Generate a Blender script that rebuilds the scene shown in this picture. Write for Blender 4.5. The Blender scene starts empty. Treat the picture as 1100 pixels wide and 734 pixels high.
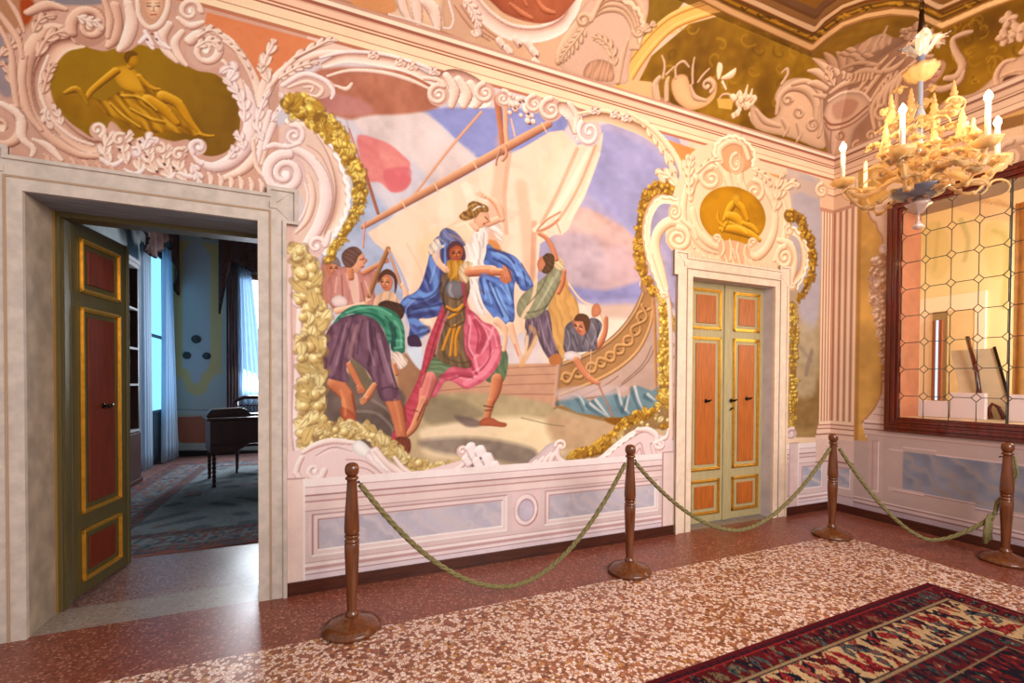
import bpy, bmesh, math, random
import numpy as np
from mathutils import Vector, Matrix
random.seed(7)
C = bpy.context.scene.collection
PI = math.pi
# ------------------------------------------------------------------ camera
F_, PX, PY = 497.706, 554.81, 416.943
YAW, PIT, ROL = 0.4106, -0.0147, 0.0054
CAM = np.array([0, -3.806, 1.6])
def _rot():
    sy, cy = math.sin(YAW), math.cos(YAW)
    w = np.array([sy*math.cos(PIT), cy*math.cos(PIT), math.sin(PIT)])
    r0 = np.array([cy, -sy, 0.]); u0 = np.cross(r0, w)
    r = r0*math.cos(ROL)+u0*math.sin(ROL); u = np.cross(r, w)
    return r, u, w
CR, CU, CW = _rot()
def ray(u, v):
    u = np.asarray(u, float); v = np.asarray(v, float)
    return CW+((u-PX)/F_)[..., None]*CR-((v-PY)/F_)[..., None]*CU
def hit(u, v, axis, val):
    d = ray(u, v); t = (val-CAM[axis])/d[..., axis]
    return CAM+t[..., None]*d
def hz(u, v, z=0.0):
    p = hit(u, v, 2, z); return float(p[0]), float(p[1])
def onwall(u, v, y=0.0):
    p = hit(u, v, 1, y); return float(p[0]), float(p[2])
XR = 6.016       # plane of the right wall
ZC = 4.48        # top of the cornice, foot of the cove
ZT = 5.10        # flat ceiling
DC = 0.45        # depth of the cove
cam_d = bpy.data.cameras.new('camera'); cam = bpy.data.objects.new('camera', cam_d); C.objects.link(cam)
cam.matrix_world = Matrix([[CR[0], CU[0], -CW[0], CAM[0]], [CR[1], CU[1], -CW[1], CAM[1]], [CR[2], CU[2], -CW[2], CAM[2]], [0, 0, 0, 1]])
cam_d.sensor_fit = 'HORIZONTAL'; cam_d.sensor_width = 36.0
cam_d.lens = 36.0*F_/1100
cam_d.shift_x = -(PX-550)/1100; cam_d.shift_y = (PY-367)/1100
cam_d.clip_start = 0.05; cam_d.clip_end = 200
bpy.context.scene.camera = cam

# ------------------------------------------------------------------ objects
def lin(c):
    c = np.asarray(c, float)/255.
    return np.where(c <= .04045, c/12.92, ((c+.055)/1.055)**2.4)
def tag(o, label=None, cat=None, group=None, kind=None):
    if label: o['label'] = label
    if cat: o['category'] = cat
    if group: o['group'] = group
    if kind: o['kind'] = kind
    return o
def empty(name, loc=(0, 0, 0), label=None, cat=None, group=None, kind=None, rz=0):
    o = bpy.data.objects.new(name, None); C.objects.link(o)
    o.location = loc; o.rotation_euler = (0, 0, rz); o.empty_display_size = .1
    return tag(o, label, cat, group, kind)
def link(name, me, mat=None, parent=None, smooth=False):
    if mat is not None: me.materials.append(mat)
    if smooth:
        for p in me.polygons: p.use_smooth = True
    o = bpy.data.objects.new(name, me); C.objects.link(o)
    if parent is not None: o.parent = parent
    return o
class MB:
    """collects vertices and faces of one mesh"""
    def __init__(s): s.v = []; s.f = []; s.sm = []
    def add(s, vs, fs, sm=False):
        n = len(s.v); s.v += [tuple(map(float, p)) for p in vs]; s.f += [tuple(n+i for i in f) for f in fs]; s.sm += [sm]*len(fs)
        return s
    def box(s, x0, x1, y0, y1, z0, z1):
        return s.add([(x0, y0, z0), (x1, y0, z0), (x1, y1, z0), (x0, y1, z0), (x0, y0, z1), (x1, y0, z1), (x1, y1, z1), (x0, y1, z1)],
                     [(0, 3, 2, 1), (4, 5, 6, 7), (0, 1, 5, 4), (1, 2, 6, 5), (2, 3, 7, 6), (3, 0, 4, 7)])
    def obox(s, c, hx, hy, hz_, ang=0, M=None):
        ca, sa = math.cos(ang), math.sin(ang); vs = []
        for dz in (-hz_, hz_):
            for dx, dy in ((-hx, -hy), (hx, -hy), (hx, hy), (-hx, hy)):
                p = Vector((dx*ca-dy*sa, dx*sa+dy*ca, dz))
                if M is not None: p = M @ Vector((dx, dy, dz))
                vs.append((c[0]+p[0], c[1]+p[1], c[2]+p[2]))
        return s.add(vs, [(0, 3, 2, 1), (4, 5, 6, 7), (0, 1, 5, 4), (1, 2, 6, 5), (2, 3, 7, 6), (3, 0, 4, 7)])
    def lathe(s, prof, n=32, c=(0, 0, 0), ripple=None, cap=True):
        vs = []; fs = []
        for k, (r, z) in enumerate(prof):
            for i in range(n):
                a = 2*PI*i/n; rr = r*(1+(ripple(a, k) if ripple else 0))
                vs.append((c[0]+rr*math.cos(a), c[1]+rr*math.sin(a), c[2]+z))
        m = len(prof)
        for k in range(m-1):
            for i in range(n):
                j = (i+1) % n; fs.append((k*n+i, k*n+j, (k+1)*n+j, (k+1)*n+i))
        if cap:
            fs.append(tuple(range(n-1, -1, -1))); fs.append(tuple((m-1)*n+i for i in range(n)))
        return s.add(vs, fs, True)
    def tube(s, pts, r, n=10, closed=False, ripple=None, cap=True):
        P = [Vector(p) for p in pts]; m = len(P)
        R = r if hasattr(r, '__len__') else [r]*m
        vs = []; fs = []; up = None
        for k in range(m):
            if closed: t = (P[(k+1) % m]-P[k-1])
            else: t = P[min(k+1, m-1)]-P[max(k-1, 0)]
            t.normalize()
            if up is None:
                up = Vector((0, 0, 1)) if abs(t.z) < .9 else Vector((1, 0, 0))
            a = t.cross(up)
            if a.length < 1e-5: a = t.orthogonal()
            a.normalize(); b = a.cross(t).normalized(); up = b
            for i in range(n):
                q = 2*PI*i/n; rr = R[k]*(1+(ripple(q, k) if ripple else 0))
                vs.append(tuple(P[k]+a*(rr*math.cos(q))+b*(rr*math.sin(q))))
        for k in range(m if closed else m-1):
            k2 = (k+1) % m
            for i in range(n):
                j = (i+1) % n; fs.append((k*n+i, k*n+j, k2*n+j, k2*n+i))
        if cap and not closed:
            fs.append(tuple(range(n-1, -1, -1))); fs.append(tuple((m-1)*n+i for i in range(n)))
        return s.add(vs, fs, True)
    def prism(s, poly, fn0, fn1):
        """closed outline poly, fn0/fn1 map (a,b) to 3-D for both faces"""
        n = len(poly); vs = [fn0(*p) for p in poly]+[fn1(*p) for p in poly]
        fs = [tuple(range(n)), tuple(range(2*n-1, n-1, -1))]+[(i, (i+1) % n, n+(i+1) % n, n+i) for i in range(n)]
        return s.add(vs, fs)
    def me(s, name):
        me = bpy.data.meshes.new(name); me.from_pydata(s.v, [], s.f)
        for p, f in zip(me.polygons, s.sm): p.use_smooth = f
        bm = bmesh.new(); bm.from_mesh(me); bmesh.ops.recalc_face_normals(bm, faces=bm.faces); bm.to_mesh(me); bm.free()
        me.update(); return me
    def build(s, name, mat, parent=None, bevel=0):
        o = link(name, s.me(name), mat, parent)
        if bevel:
            b = o.modifiers.new('b', 'BEVEL'); b.width = bevel; b.segments = 2; b.limit_method = 'ANGLE'; b.angle_limit = .6
        return o
def smooth_pts(pts, n=5, closed=False):
    P = np.asarray(pts, float); m = len(P)
    if m < 3: return P
    out = []
    rng = range(m) if closed else range(m-1)
    for i in rng:
        if closed: a, b, c, d = P[i-1], P[i], P[(i+1) % m], P[(i+2) % m]
        else: a, b, c, d = P[max(i-1, 0)], P[i], P[i+1], P[min(i+2, m-1)]
        for k in range(n):
            t = k/n
            out.append(.5*((2*b)+(-a+c)*t+(2*a-5*b+4*c-d)*t*t+(-a+3*b-3*c+d)*t**3))
    if not closed: out.append(P[-1])
    return np.array(out)

# ------------------------------------------------------------------ node materials
def new_mat(name):
    m = bpy.data.materials.new(name); m.use_nodes = True; nt = m.node_tree
    b = nt.nodes['Principled BSDF']; return m, nt, b
def mat(name, col, rough=.6, metal=0, noise=0, scale=8, bump=0, spec=.5, coat=0, trans=0, ior=1.45, stretch=None, col2=None, alpha=None):
    m, nt, b = new_mat(name)
    l = list(lin(col))+[1]
    b.inputs['Base Color'].default_value = l; b.inputs['Roughness'].default_value = rough; b.inputs['Metallic'].default_value = metal
    b.inputs['Specular IOR Level'].default_value = spec; b.inputs['Coat Weight'].default_value = coat
    b.inputs['Transmission Weight'].default_value = trans; b.inputs['IOR'].default_value = ior
    if noise or bump or col2 is not None:
        tc = nt.nodes.new('ShaderNodeTexCoord'); mp = nt.nodes.new('ShaderNodeMapping'); nz = nt.nodes.new('ShaderNodeTexNoise')
        nz.inputs['Scale'].default_value = scale; nz.inputs['Detail'].default_value = 6
        if stretch: mp.inputs['Scale'].default_value = stretch
        nt.links.new(tc.outputs['Object'], mp.inputs[0]); nt.links.new(mp.outputs[0], nz.inputs[0])
        cr = nt.nodes.new('ShaderNodeValToRGB'); c2 = lin(col2) if col2 is not None else np.array(l[:3])*(1-noise)
        cr.color_ramp.elements[0].position = .35; cr.color_ramp.elements[1].position = .65
        cr.color_ramp.elements[0].color = list(c2)+[1]; cr.color_ramp.elements[1].color = l if col2 is not None else list(np.minimum(np.array(l[:3])*(1+noise*.6), 1))+[1]
        nt.links.new(nz.outputs[0], cr.inputs[0]); nt.links.new(cr.outputs[0], b.inputs['Base Color'])
        if bump:
            bp = nt.nodes.new('ShaderNodeBump'); bp.inputs['Strength'].default_value = bump; bp.inputs['Distance'].default_value = .01
            nt.links.new(nz.outputs[0], bp.inputs['Height']); nt.links.new(bp.outputs[0], b.inputs['Normal'])
    return m
def emit(name, col, s):
    m, nt, b = new_mat(name); b.inputs['Base Color'].default_value = (0, 0, 0, 1)
    b.inputs['Emission Color'].default_value = list(lin(col))+[1]; b.inputs['Emission Strength'].default_value = s
    return m
def paint_mat(name, rough=.75, spec=.25, bump=.15, sc=60):
    """fresco paint: pigment stored on the mesh, fine plaster grain from nodes"""
    m, nt, b = new_mat(name)
    at = nt.nodes.new('ShaderNodeAttribute'); at.attribute_name = 'pigment'
    tc = nt.nodes.new('ShaderNodeTexCoord'); nz = nt.nodes.new('ShaderNodeTexNoise'); nz.inputs['Scale'].default_value = sc; nz.inputs['Detail'].default_value = 5
    nt.links.new(tc.outputs['Object'], nz.inputs[0])
    mx = nt.nodes.new('ShaderNodeMix'); mx.data_type = 'RGBA'; mx.blend_type = 'MULTIPLY'; mx.inputs[0].default_value = .45
    cr = nt.nodes.new('ShaderNodeValToRGB'); cr.color_ramp.elements[0].position = .3; cr.color_ramp.elements[1].position = .6
    cr.color_ramp.elements[0].color = (.88, .87, .86, 1); cr.color_ramp.elements[1].color = (1, 1, 1, 1)
    nt.links.new(nz.outputs[0], cr.inputs[0]); nt.links.new(at.outputs['Color'], mx.inputs[6]); nt.links.new(cr.outputs[0], mx.inputs[7])
    nt.links.new(mx.outputs[2], b.inputs['Base Color'])
    bp = nt.nodes.new('ShaderNodeBump'); bp.inputs['Strength'].default_value = bump; bp.inputs['Distance'].default_value = .004
    nt.links.new(nz.outputs[0], bp.inputs['Height']); nt.links.new(bp.outputs[0], b.inputs['Normal'])
    b.inputs['Roughness'].default_value = rough; b.inputs['Specular IOR Level'].default_value = spec
    return m

# ------------------------------------------------------------------ mural painter: paints pigment on a dense plaster grid
LIGHT = np.array([-.5, .85])
def vnoise(h, w, cell, seed):
    r = np.random.RandomState(seed); gh, gw = int(h/cell)+3, int(w/cell)+3
    g = r.rand(gh, gw).astype(np.float32)
    y = np.arange(h)/cell; x = np.arange(w)/cell
    yi = y.astype(int); xi = x.astype(int); fy = (y-yi)[:, None]; fx = (x-xi)[None]
    fy = fy*fy*(3-2*fy); fx = fx*fx*(3-2*fx)
    a = g[yi][:, xi]; b = g[yi][:, xi+1]; c = g[yi+1][:, xi]; d = g[yi+1][:, xi+1]
    return ((a*(1-fx)+b*fx)*(1-fy)+(c*(1-fx)+d*fx)*fy).astype(np.float32)
class Canvas:
    def __init__(s, o, e1, e2, S, T, base, seed=1):
        s.o = np.array(o, float); s.e1 = np.array(e1, float); s.e2 = np.array(e2, float); s.n = np.cross(s.e1, s.e2)
        s.S = np.asarray(S, np.float32); s.T = np.asarray(T, np.float32)
        h, w = len(T), len(S)
        s.C = np.empty((h, w, 3), np.float32); s.C[:] = base
        s.N = (vnoise(h, w, 60, seed)*.45+vnoise(h, w, 22, seed+1)*.3+vnoise(h, w, 8, seed+2)*.25-.5)*2
        s.Mclip = None
        q = s.st([0, 1100, 1100, 0], [0, 0, 734, 734])
    def st(s, u, v):
        d = ray(u, v); t = ((s.o-CAM)@s.n)/(d@s.n)
        t = np.where(t > 0, t, 1e4)
        p = CAM+t[..., None]*d-s.o
        return np.stack([p@s.e1, p@s.e2], -1)
    def scale(s, u, v):
        """metres per photo pixel around a place on the surface"""
        a = s.st(u, v); b = s.st(np.asarray(u)+1., v); c = s.st(u, np.asarray(v)+1.)
        x = b-a; y = c-a
        return np.sqrt(np.abs(x[..., 0]*y[..., 1]-x[..., 1]*y[..., 0]))
    def box(s, x0, x1, y0, y1):
        j0, j1 = np.searchsorted(s.S, [x0, x1]); i0, i1 = np.searchsorted(s.T, [y0, y1])
        if j1-j0 < 1 or i1-i0 < 1: return None
        return i0, i1, j0, j1, s.S[None, j0:j1], s.T[i0:i1, None]
    def blend(s, i0, i1, j0, j1, a, col):
        if s.Mclip is not None: a = a*s.Mclip[i0:i1, j0:j1]
        c = s.C[i0:i1, j0:j1]; c += a[..., None]*(np.asarray(col, np.float32)-c)
    def poly_alpha(s, q, soft):
        b = s.box(q[:, 0].min()-soft*2, q[:, 0].max()+soft*2, q[:, 1].min()-soft*2, q[:, 1].max()+soft*2)
        if b is None: return None
        i0, i1, j0, j1, X, Y = b
        D = np.full((i1-i0, j1-j0), 1e9, np.float32); ins = np.zeros(D.shape, bool)
        m = len(q)
        for k in range(m):
            ax, ay = q[k]; bx, by = q[(k+1) % m]; dx, dy = bx-ax, by-ay; L2 = dx*dx+dy*dy+1e-12
            t = np.clip(((X-ax)*dx+(Y-ay)*dy)/L2, 0, 1)
            D = np.minimum(D, (X-ax-t*dx)**2+(Y-ay-t*dy)**2)
            if dy != 0:
                cr = ((ay > Y) != (by > Y)) & (X < (bx-ax)*(Y-ay)/dy+ax); ins ^= cr
        D = np.sqrt(D); sd = np.where(ins, D, -D)
        return i0, i1, j0, j1, X, Y, np.clip(sd/soft+.5, 0, 1), sd
PAL = {}
class Painter:
    def __init__(s, cvs): s.cvs = cvs; s.only = None
    def _each(s, pts, pad=0):
        P = np.asarray(pts, float)
        for c in (s.cvs if s.only is None else [s.only]):
            q = c.st(P[:, 0], P[:, 1]); sc = c.scale(P[:, 0], P[:, 1])
            if np.abs(q).max() > 60 or sc.max() > .2: continue
            yield c, q, sc
    def P(s, pts, col, soft=1., sm=True, a=1., mott=.05, fold=None, edge=0, hi=None, lo=None, grad=None):
        pts = smooth_pts(pts, 4, True) if sm else np.asarray(pts, float)
        for c, q, sc in s._each(pts):
            k = float(sc.mean()); r = c.poly_alpha(q, max(soft*k, .004))
            if r is None: continue
            i0, i1, j0, j1, X, Y, al, sd = r
            base = np.asarray(col, np.float32); f = np.zeros(al.shape, np.float32)
            N = c.N[i0:i1, j0:j1]
            if fold:
                th, wl, amp, seed = fold; th = math.radians(th); wl = wl*k
                w = (X*math.cos(th)+Y*math.sin(th))/wl; wv = (-X*math.sin(th)+Y*math.cos(th))/wl
                f = amp*.5*(np.sin(2*PI*w+1.6*np.sin(wv*.9+seed)+1.5*np.sin(w*1.7+wv*.6+seed*2)+5*N)+.5*np.sin(2*PI*w*1.9+seed+1.5*np.sin(wv*.7)+6*N))
            if edge: f = f-edge*np.exp(-np.maximum(sd, 0)/(3.0*k))
            f = f+mott*N
            H = np.asarray(hi, np.float32) if hi is not None else np.minimum(base*1.0+55, 255)
            Lo = np.asarray(lo, np.float32) if lo is not None else base*.5
            colr = base+np.maximum(f, 0)[..., None]*(H-base)+np.maximum(-f, 0)[..., None]*(Lo-base)
            if grad is not None:   # second colour towards one end: (u0,v0,u1,v1,colour)
                g0 = c.st(grad[0], grad[1]); g1 = c.st(grad[2], grad[3]); gd = g1-g0
                g = np.clip(((X-g0[0])*gd[0]+(Y-g0[1])*gd[1])/(gd@gd), 0, 1)[..., None]
                colr = colr*(1-g)+(np.asarray(grad[4], np.float32)+(colr-base))*g
            c.blend(i0, i1, j0, j1, al*a, colr)
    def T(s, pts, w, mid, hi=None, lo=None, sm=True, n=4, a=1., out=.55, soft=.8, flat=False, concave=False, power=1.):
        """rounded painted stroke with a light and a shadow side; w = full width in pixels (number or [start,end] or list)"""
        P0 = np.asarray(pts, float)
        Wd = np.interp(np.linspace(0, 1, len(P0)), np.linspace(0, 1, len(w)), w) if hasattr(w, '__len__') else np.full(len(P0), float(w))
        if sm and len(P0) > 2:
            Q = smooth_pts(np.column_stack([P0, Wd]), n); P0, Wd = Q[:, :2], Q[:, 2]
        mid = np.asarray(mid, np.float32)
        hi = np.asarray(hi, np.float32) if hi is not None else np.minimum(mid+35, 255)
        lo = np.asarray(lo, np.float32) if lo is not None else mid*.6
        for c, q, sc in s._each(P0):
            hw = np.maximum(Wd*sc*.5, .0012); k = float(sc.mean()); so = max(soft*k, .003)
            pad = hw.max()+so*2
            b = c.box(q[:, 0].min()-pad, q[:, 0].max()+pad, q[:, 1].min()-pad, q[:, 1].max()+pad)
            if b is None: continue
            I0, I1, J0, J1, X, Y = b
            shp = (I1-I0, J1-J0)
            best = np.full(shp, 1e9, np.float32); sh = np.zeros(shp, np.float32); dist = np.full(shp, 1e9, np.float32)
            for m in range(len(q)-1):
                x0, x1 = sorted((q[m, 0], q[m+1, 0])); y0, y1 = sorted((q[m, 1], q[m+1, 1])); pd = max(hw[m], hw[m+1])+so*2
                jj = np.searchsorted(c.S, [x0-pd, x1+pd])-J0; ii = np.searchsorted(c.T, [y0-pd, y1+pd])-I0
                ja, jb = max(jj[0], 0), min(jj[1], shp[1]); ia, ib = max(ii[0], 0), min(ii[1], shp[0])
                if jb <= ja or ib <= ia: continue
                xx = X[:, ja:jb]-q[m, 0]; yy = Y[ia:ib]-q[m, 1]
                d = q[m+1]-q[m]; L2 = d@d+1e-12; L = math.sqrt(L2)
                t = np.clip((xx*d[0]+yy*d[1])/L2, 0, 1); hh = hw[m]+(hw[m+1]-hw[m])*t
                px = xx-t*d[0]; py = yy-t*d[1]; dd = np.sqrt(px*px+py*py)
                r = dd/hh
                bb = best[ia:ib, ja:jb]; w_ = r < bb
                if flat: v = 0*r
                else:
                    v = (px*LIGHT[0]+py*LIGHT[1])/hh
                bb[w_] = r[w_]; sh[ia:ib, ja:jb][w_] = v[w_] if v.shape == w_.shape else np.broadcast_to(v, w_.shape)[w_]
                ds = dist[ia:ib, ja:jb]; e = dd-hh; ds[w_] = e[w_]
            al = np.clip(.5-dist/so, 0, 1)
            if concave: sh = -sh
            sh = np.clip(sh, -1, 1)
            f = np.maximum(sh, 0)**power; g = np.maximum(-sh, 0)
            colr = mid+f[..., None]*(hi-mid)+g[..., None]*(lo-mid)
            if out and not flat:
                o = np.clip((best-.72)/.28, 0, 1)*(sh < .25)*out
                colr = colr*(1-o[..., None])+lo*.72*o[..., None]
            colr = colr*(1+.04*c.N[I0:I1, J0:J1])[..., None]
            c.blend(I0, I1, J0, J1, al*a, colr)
    def L(s, pts, w, col, a=1., sm=True, soft=.8, n=4): s.T(pts, w, col, sm=sm, a=a, flat=True, soft=soft, n=n, out=0)
    def V(s, cx, cy, r, turns=2., a0=0, d=1, w=None, pal='st', ry=None, fill=True, lead=None):
        """volute: spiral from radius r inwards; a0 start angle in degrees (0 right, 90 up), d=+1 turns counter-clockwise as seen"""
        hi, mid, lo = PAL[pal]; w = w or r*.42; ry = ry or r
        if fill:
            s.P([(cx+r*1.0*math.cos(t), cy-ry*1.0*math.sin(t)) for t in np.linspace(0, 2*PI, 10)[:-1]], np.array(mid)*.6+np.array(lo)*.4, mott=.03)
        pts = []; N = int(14*turns)
        for k in range(N+1):
            f = k/N; a = math.radians(a0)+d*f*turns*2*PI; rr = (1-f)**.9
            pts.append((cx+(r*rr-.0)*math.cos(a)*.93, cy-(ry*rr)*math.sin(a)*.93))
        W = [w*(1-.72*k/N) for k in range(N+1)]
        if lead is not None:
            pts = list(lead)+pts; W = list(np.linspace(w*.8, w, len(lead)))+W
        s.T(pts, W, mid, hi, lo, n=2, out=.7)
        s.P([(cx+w*.32*math.cos(t), cy-w*.32*math.sin(t)) for t in np.linspace(0, 2*PI, 7)[:-1]], hi)
    def A(s, pts, w=8, n=5, ln=9, sides=(1, -1), pal='st', **k_):
        """acanthus leaf: scalloped blade with forward-pointing lobes, veins and a lit rib"""
        hi, mid, lo = PAL[pal]; Q = smooth_pts(pts, 8); M = len(Q)
        hi = np.array(hi, float); mid = np.array(mid, float); lo = np.array(lo, float)
        D = [Q[min(i+1, M-1)]-Q[max(i-1, 0)] for i in range(M)]; D = [t/(np.hypot(*t)+1e-6) for t in D]
        def at(u): x = min(max(u, 0), 1)*(M-1); i = min(int(x), M-2); f = x-i; return Q[i]*(1-f)+Q[i+1]*f, D[i]
        def rim(sd):
            out = []; K = n*7
            for j in range(K+1):
                u = j/K; q, t = at(u); nn = np.array([t[1], -t[0]])*sd; ph = (u*n) % 1
                e = (.34+.66*math.sin(PI*min(ph*1.0, 1))**.75)*(math.sin(PI*min(.12+u*.88, 1))**.5)*(1-.35*u)
                if u > .97: e = .12
                wd = ln*.82*e if sd in sides else ln*.16*(1-u)
                out.append(q+nn*wd+t*ln*.45*e*(sd in sides))
            return out
        R1, R2 = rim(1), rim(-1); out = R1+R2[::-1]
        s.P([q+np.array([1.1, 1.6]) for q in out], lo*.82, sm=False, soft=1.4, a=.55, mott=0)
        s.P(out, mid, sm=False, soft=.8, hi=hi, lo=lo, edge=.35, mott=.03)
        for sd in sides:
            for j in range(n):
                u0 = (j+.12)/n*.92; u1 = (j+.62)/n; q0, t0 = at(u0); q1, t1 = at(u1); nn = np.array([t1[1], -t1[0]])*sd; e = (math.sin(PI*min(.12+u1*.88, 1))**.5)*(1-.35*u1)
                tipp = q1+nn*ln*.62*e+t1*ln*.38*e; mm = (q0+tipp)/2+nn*ln*.10
                s.T([q0, mm, tipp], [ln*.10, ln*.26*e, ln*.16*e], mid*.4+hi*.6, hi, mid, n=3, out=0, soft=1.)
                qg, tg = at((j+1)/n*.93); ng = np.array([tg[1], -tg[0]])*sd; eg = (math.sin(PI*min(.12+(j+1)/n*.88, 1))**.5)
                if j < n-1: s.L([qg, qg+ng*ln*.16*eg+tg*ln*.1, qg+ng*ln*.36*eg+tg*ln*.30], [.8, 1.7], lo*.85, a=.75)
        s.T([q for q in Q[::3]]+[Q[-1]], [w*.42, w*.36, 1.], mid, hi, lo, n=2, out=.4)
    def G(s, pts, w, pal, seed=1, dens=1., leaf=.5, sz=1.):
        """garland of fruit and leaves"""
        r = random.Random(seed); Q = smooth_pts(pts, 10); cols = PAL[pal]
        L = sum(np.hypot(*(Q[i+1]-Q[i])) for i in range(len(Q)-1))
        W = np.interp(np.linspace(0, 1, len(Q)), np.linspace(0, 1, len(w)), w) if hasattr(w, '__len__') else np.full(len(Q), float(w))
        s.L(Q[::3] if len(Q) > 6 else Q, [float(W[0])*.8, float(W[len(W)//2])*.8, float(W[-1])*.75], cols[3], a=.9, sm=True, soft=2)
        n = int(L*dens*.42*np.mean(W)/12)
        for k in range(n):
            i = r.randrange(len(Q)); o = W[i]*.5
            t = Q[min(i+1, len(Q)-1)]-Q[max(i-1, 0)]; t = t/(np.hypot(*t)+1e-6); nn = np.array([t[1], -t[0]])
            off = r.uniform(-1, 1)*o*.85; p = Q[i]+nn*off
            if r.random() < leaf:
                a = math.atan2(t[1], t[0])+r.uniform(-1.2, 1.2)+(off/o)*.6; l = r.uniform(5, 9)*sz*(np.mean(W)/18+.3); dv = np.array([math.cos(a), math.sin(a)])
                m = np.array([-dv[1], dv[0]])*l*.24
                s.L([p-dv*l*.5+(.8, 1), p+dv*l*.5+(.8, 1)], l*.45, cols[3], a=.45, sm=False)
                s.P([p-dv*l*.5, p-dv*l*.1+m*1.5, p+dv*l*.3+m*1.1, p+dv*l*.6, p+dv*l*.25-m*1.2, p-dv*l*.15-m*1.5], cols[r.choice((0, 0, 1, 1))], sm=True, mott=.2, edge=.25)
                s.L([p-dv*l*.4, p+dv*l*.4], .9, cols[2], a=.8, sm=False)
            else:
                rr = r.uniform(1.6, 3.4)*sz*(np.mean(W)/18+.2)
                s.L([p+(.7, .9), p+(.9, 1.2)], rr*2.2, cols[3], a=.5, sm=False)
                s.T([p, p+np.array([.1, .1])], rr*2, cols[1], cols[0], cols[2], sm=False, out=.5)
                s.L([p+(-rr*.3, -rr*.35), p+(-rr*.3+.2, -rr*.35)], rr*.7, np.minimum(np.array(cols[0])*1.08+10, 255), sm=False, a=.8)
    def F(s, pts, amp=3, pal='st', w=2.4, seed=0):
        """scalloped shell edge"""
        hi, mid, lo = PAL[pal]; Q = smooth_pts(pts, 8); r = random.Random(seed); out = []
        for i, p in enumerate(Q):
            t = Q[min(i+1, len(Q)-1)]-Q[max(i-1, 0)]; t = t/(np.hypot(*t)+1e-6); nn = np.array([t[1], -t[0]])
            out.append(p+nn*amp*(abs(math.sin(i*.85))-.5)*r.uniform(.6, 1.2))
        s.L([p+np.array([-1.6, 1.6]) for p in out], w*.6, lo, a=.55, n=2)
        s.T(out, w, np.array(hi), np.minimum(np.array(hi)+10, 255), mid, n=2, out=.2)
def build_canvas(cv, mask, name, material, parent=None, gain=.86, rev=False):
    """the faces where mask is true, as one mesh carrying its pigment"""
    h, w = len(cv.T), len(cv.S)
    idx = np.full((h, w), -1, np.int64)
    fm = mask[:-1, :-1]
    used = np.zeros((h, w), bool)
    used[:-1, :-1] |= fm; used[1:, :-1] |= fm; used[:-1, 1:] |= fm; used[1:, 1:] |= fm
    nv = int(used.sum()); idx[used] = np.arange(nv)
    ii, jj = np.nonzero(used)
    co = cv.o+cv.S[jj][:, None]*cv.e1+cv.T[ii][:, None]*cv.e2
    fi, fj = np.nonzero(fm); nf = len(fi)
    quad = np.stack([idx[fi, fj], idx[fi, fj+1], idx[fi+1, fj+1], idx[fi+1, fj]], 1)
    if rev: quad = quad[:, ::-1]
    me = bpy.data.meshes.new(name)
    me.vertices.add(nv); me.vertices.foreach_set('co', co.astype(np.float32).ravel())
    me.loops.add(nf*4); me.loops.foreach_set('vertex_index', quad.astype(np.int32).ravel())
    me.polygons.add(nf); me.polygons.foreach_set('loop_start', (np.arange(nf)*4).astype(np.int32))
    me.update(calc_edges=True)
    at = me.color_attributes.new('pigment', 'BYTE_COLOR' if False else 'FLOAT_COLOR', 'POINT')
    c = np.clip(cv.C[ii, jj], 0, 255); l = lin(c)*gain
    at.data.foreach_set('color', np.column_stack([l, np.ones(nv)]).astype(np.float32).ravel())
    return link(name, me, material, parent)
def cell_mask(cv, q):
    """cells whose centre lies inside polygon q (surface coordinates)"""
    X = (cv.S+np.append(np.diff(cv.S), 0)*.5)[None]; Y = (cv.T+np.append(np.diff(cv.T), 0)*.5)[:, None]
    ins = np.zeros((len(cv.T), len(cv.S)), bool); m = len(q)
    for k in range(m):
        ax, ay = q[k]; bx, by = q[(k+1) % m]
        if by != ay: ins ^= ((ay > Y) != (by > Y)) & (X < (bx-ax)*(Y-ay)/(by-ay)+ax)
    return ins
# ------------------------------------------------------------------ surfaces to paint
def steps(*seg):
    out = []
    for a, b, n in seg: out.append(np.arange(a, b, 1./n))
    out.append([seg[-1][1]]); return np.concatenate(out)
LC = math.hypot(DC, ZT-ZC)
cm = Canvas((0, 0, 0), (1, 0, 0), (0, 0, 1), steps((-3.6, -2.0, 30), (-2.0, .7, 190), (.7, 2.4, 150), (2.4, 4.4, 112), (4.4, XR, 95)), steps((0, ZC, 150)), (238, 208, 192), 1)
cr = Canvas((XR, 0, 0), (0, -1, 0), (0, 0, 1), steps((0, 2.1, 110), (2.1, 4.2, 20)), steps((0, ZC, 120)), (222, 170, 100), 11)
km = Canvas((0, 0, ZC), (1, 0, 0), (0, -DC/LC, (ZT-ZC)/LC), steps((-3.6, .2, 40), (.2, 3, 140), (3, XR, 110)), steps((0, LC, 130)), (232, 200, 175), 21)
kr = Canvas((XR, 0, ZC), (0, -1, 0), (-DC/LC, 0, (ZT-ZC)/LC), steps((0, 2.2, 110), (2.2, 4.2, 20)), steps((0, LC, 120)), (160, 120, 45), 31)
ce = Canvas((0, 0, ZT), (1, 0, 0), (0, -1, 0), steps((2.4, XR, 110)), steps((DC, 2.6, 110)), (150, 115, 50), 41)
p = Painter([cm, cr, km, kr, ce])
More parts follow.
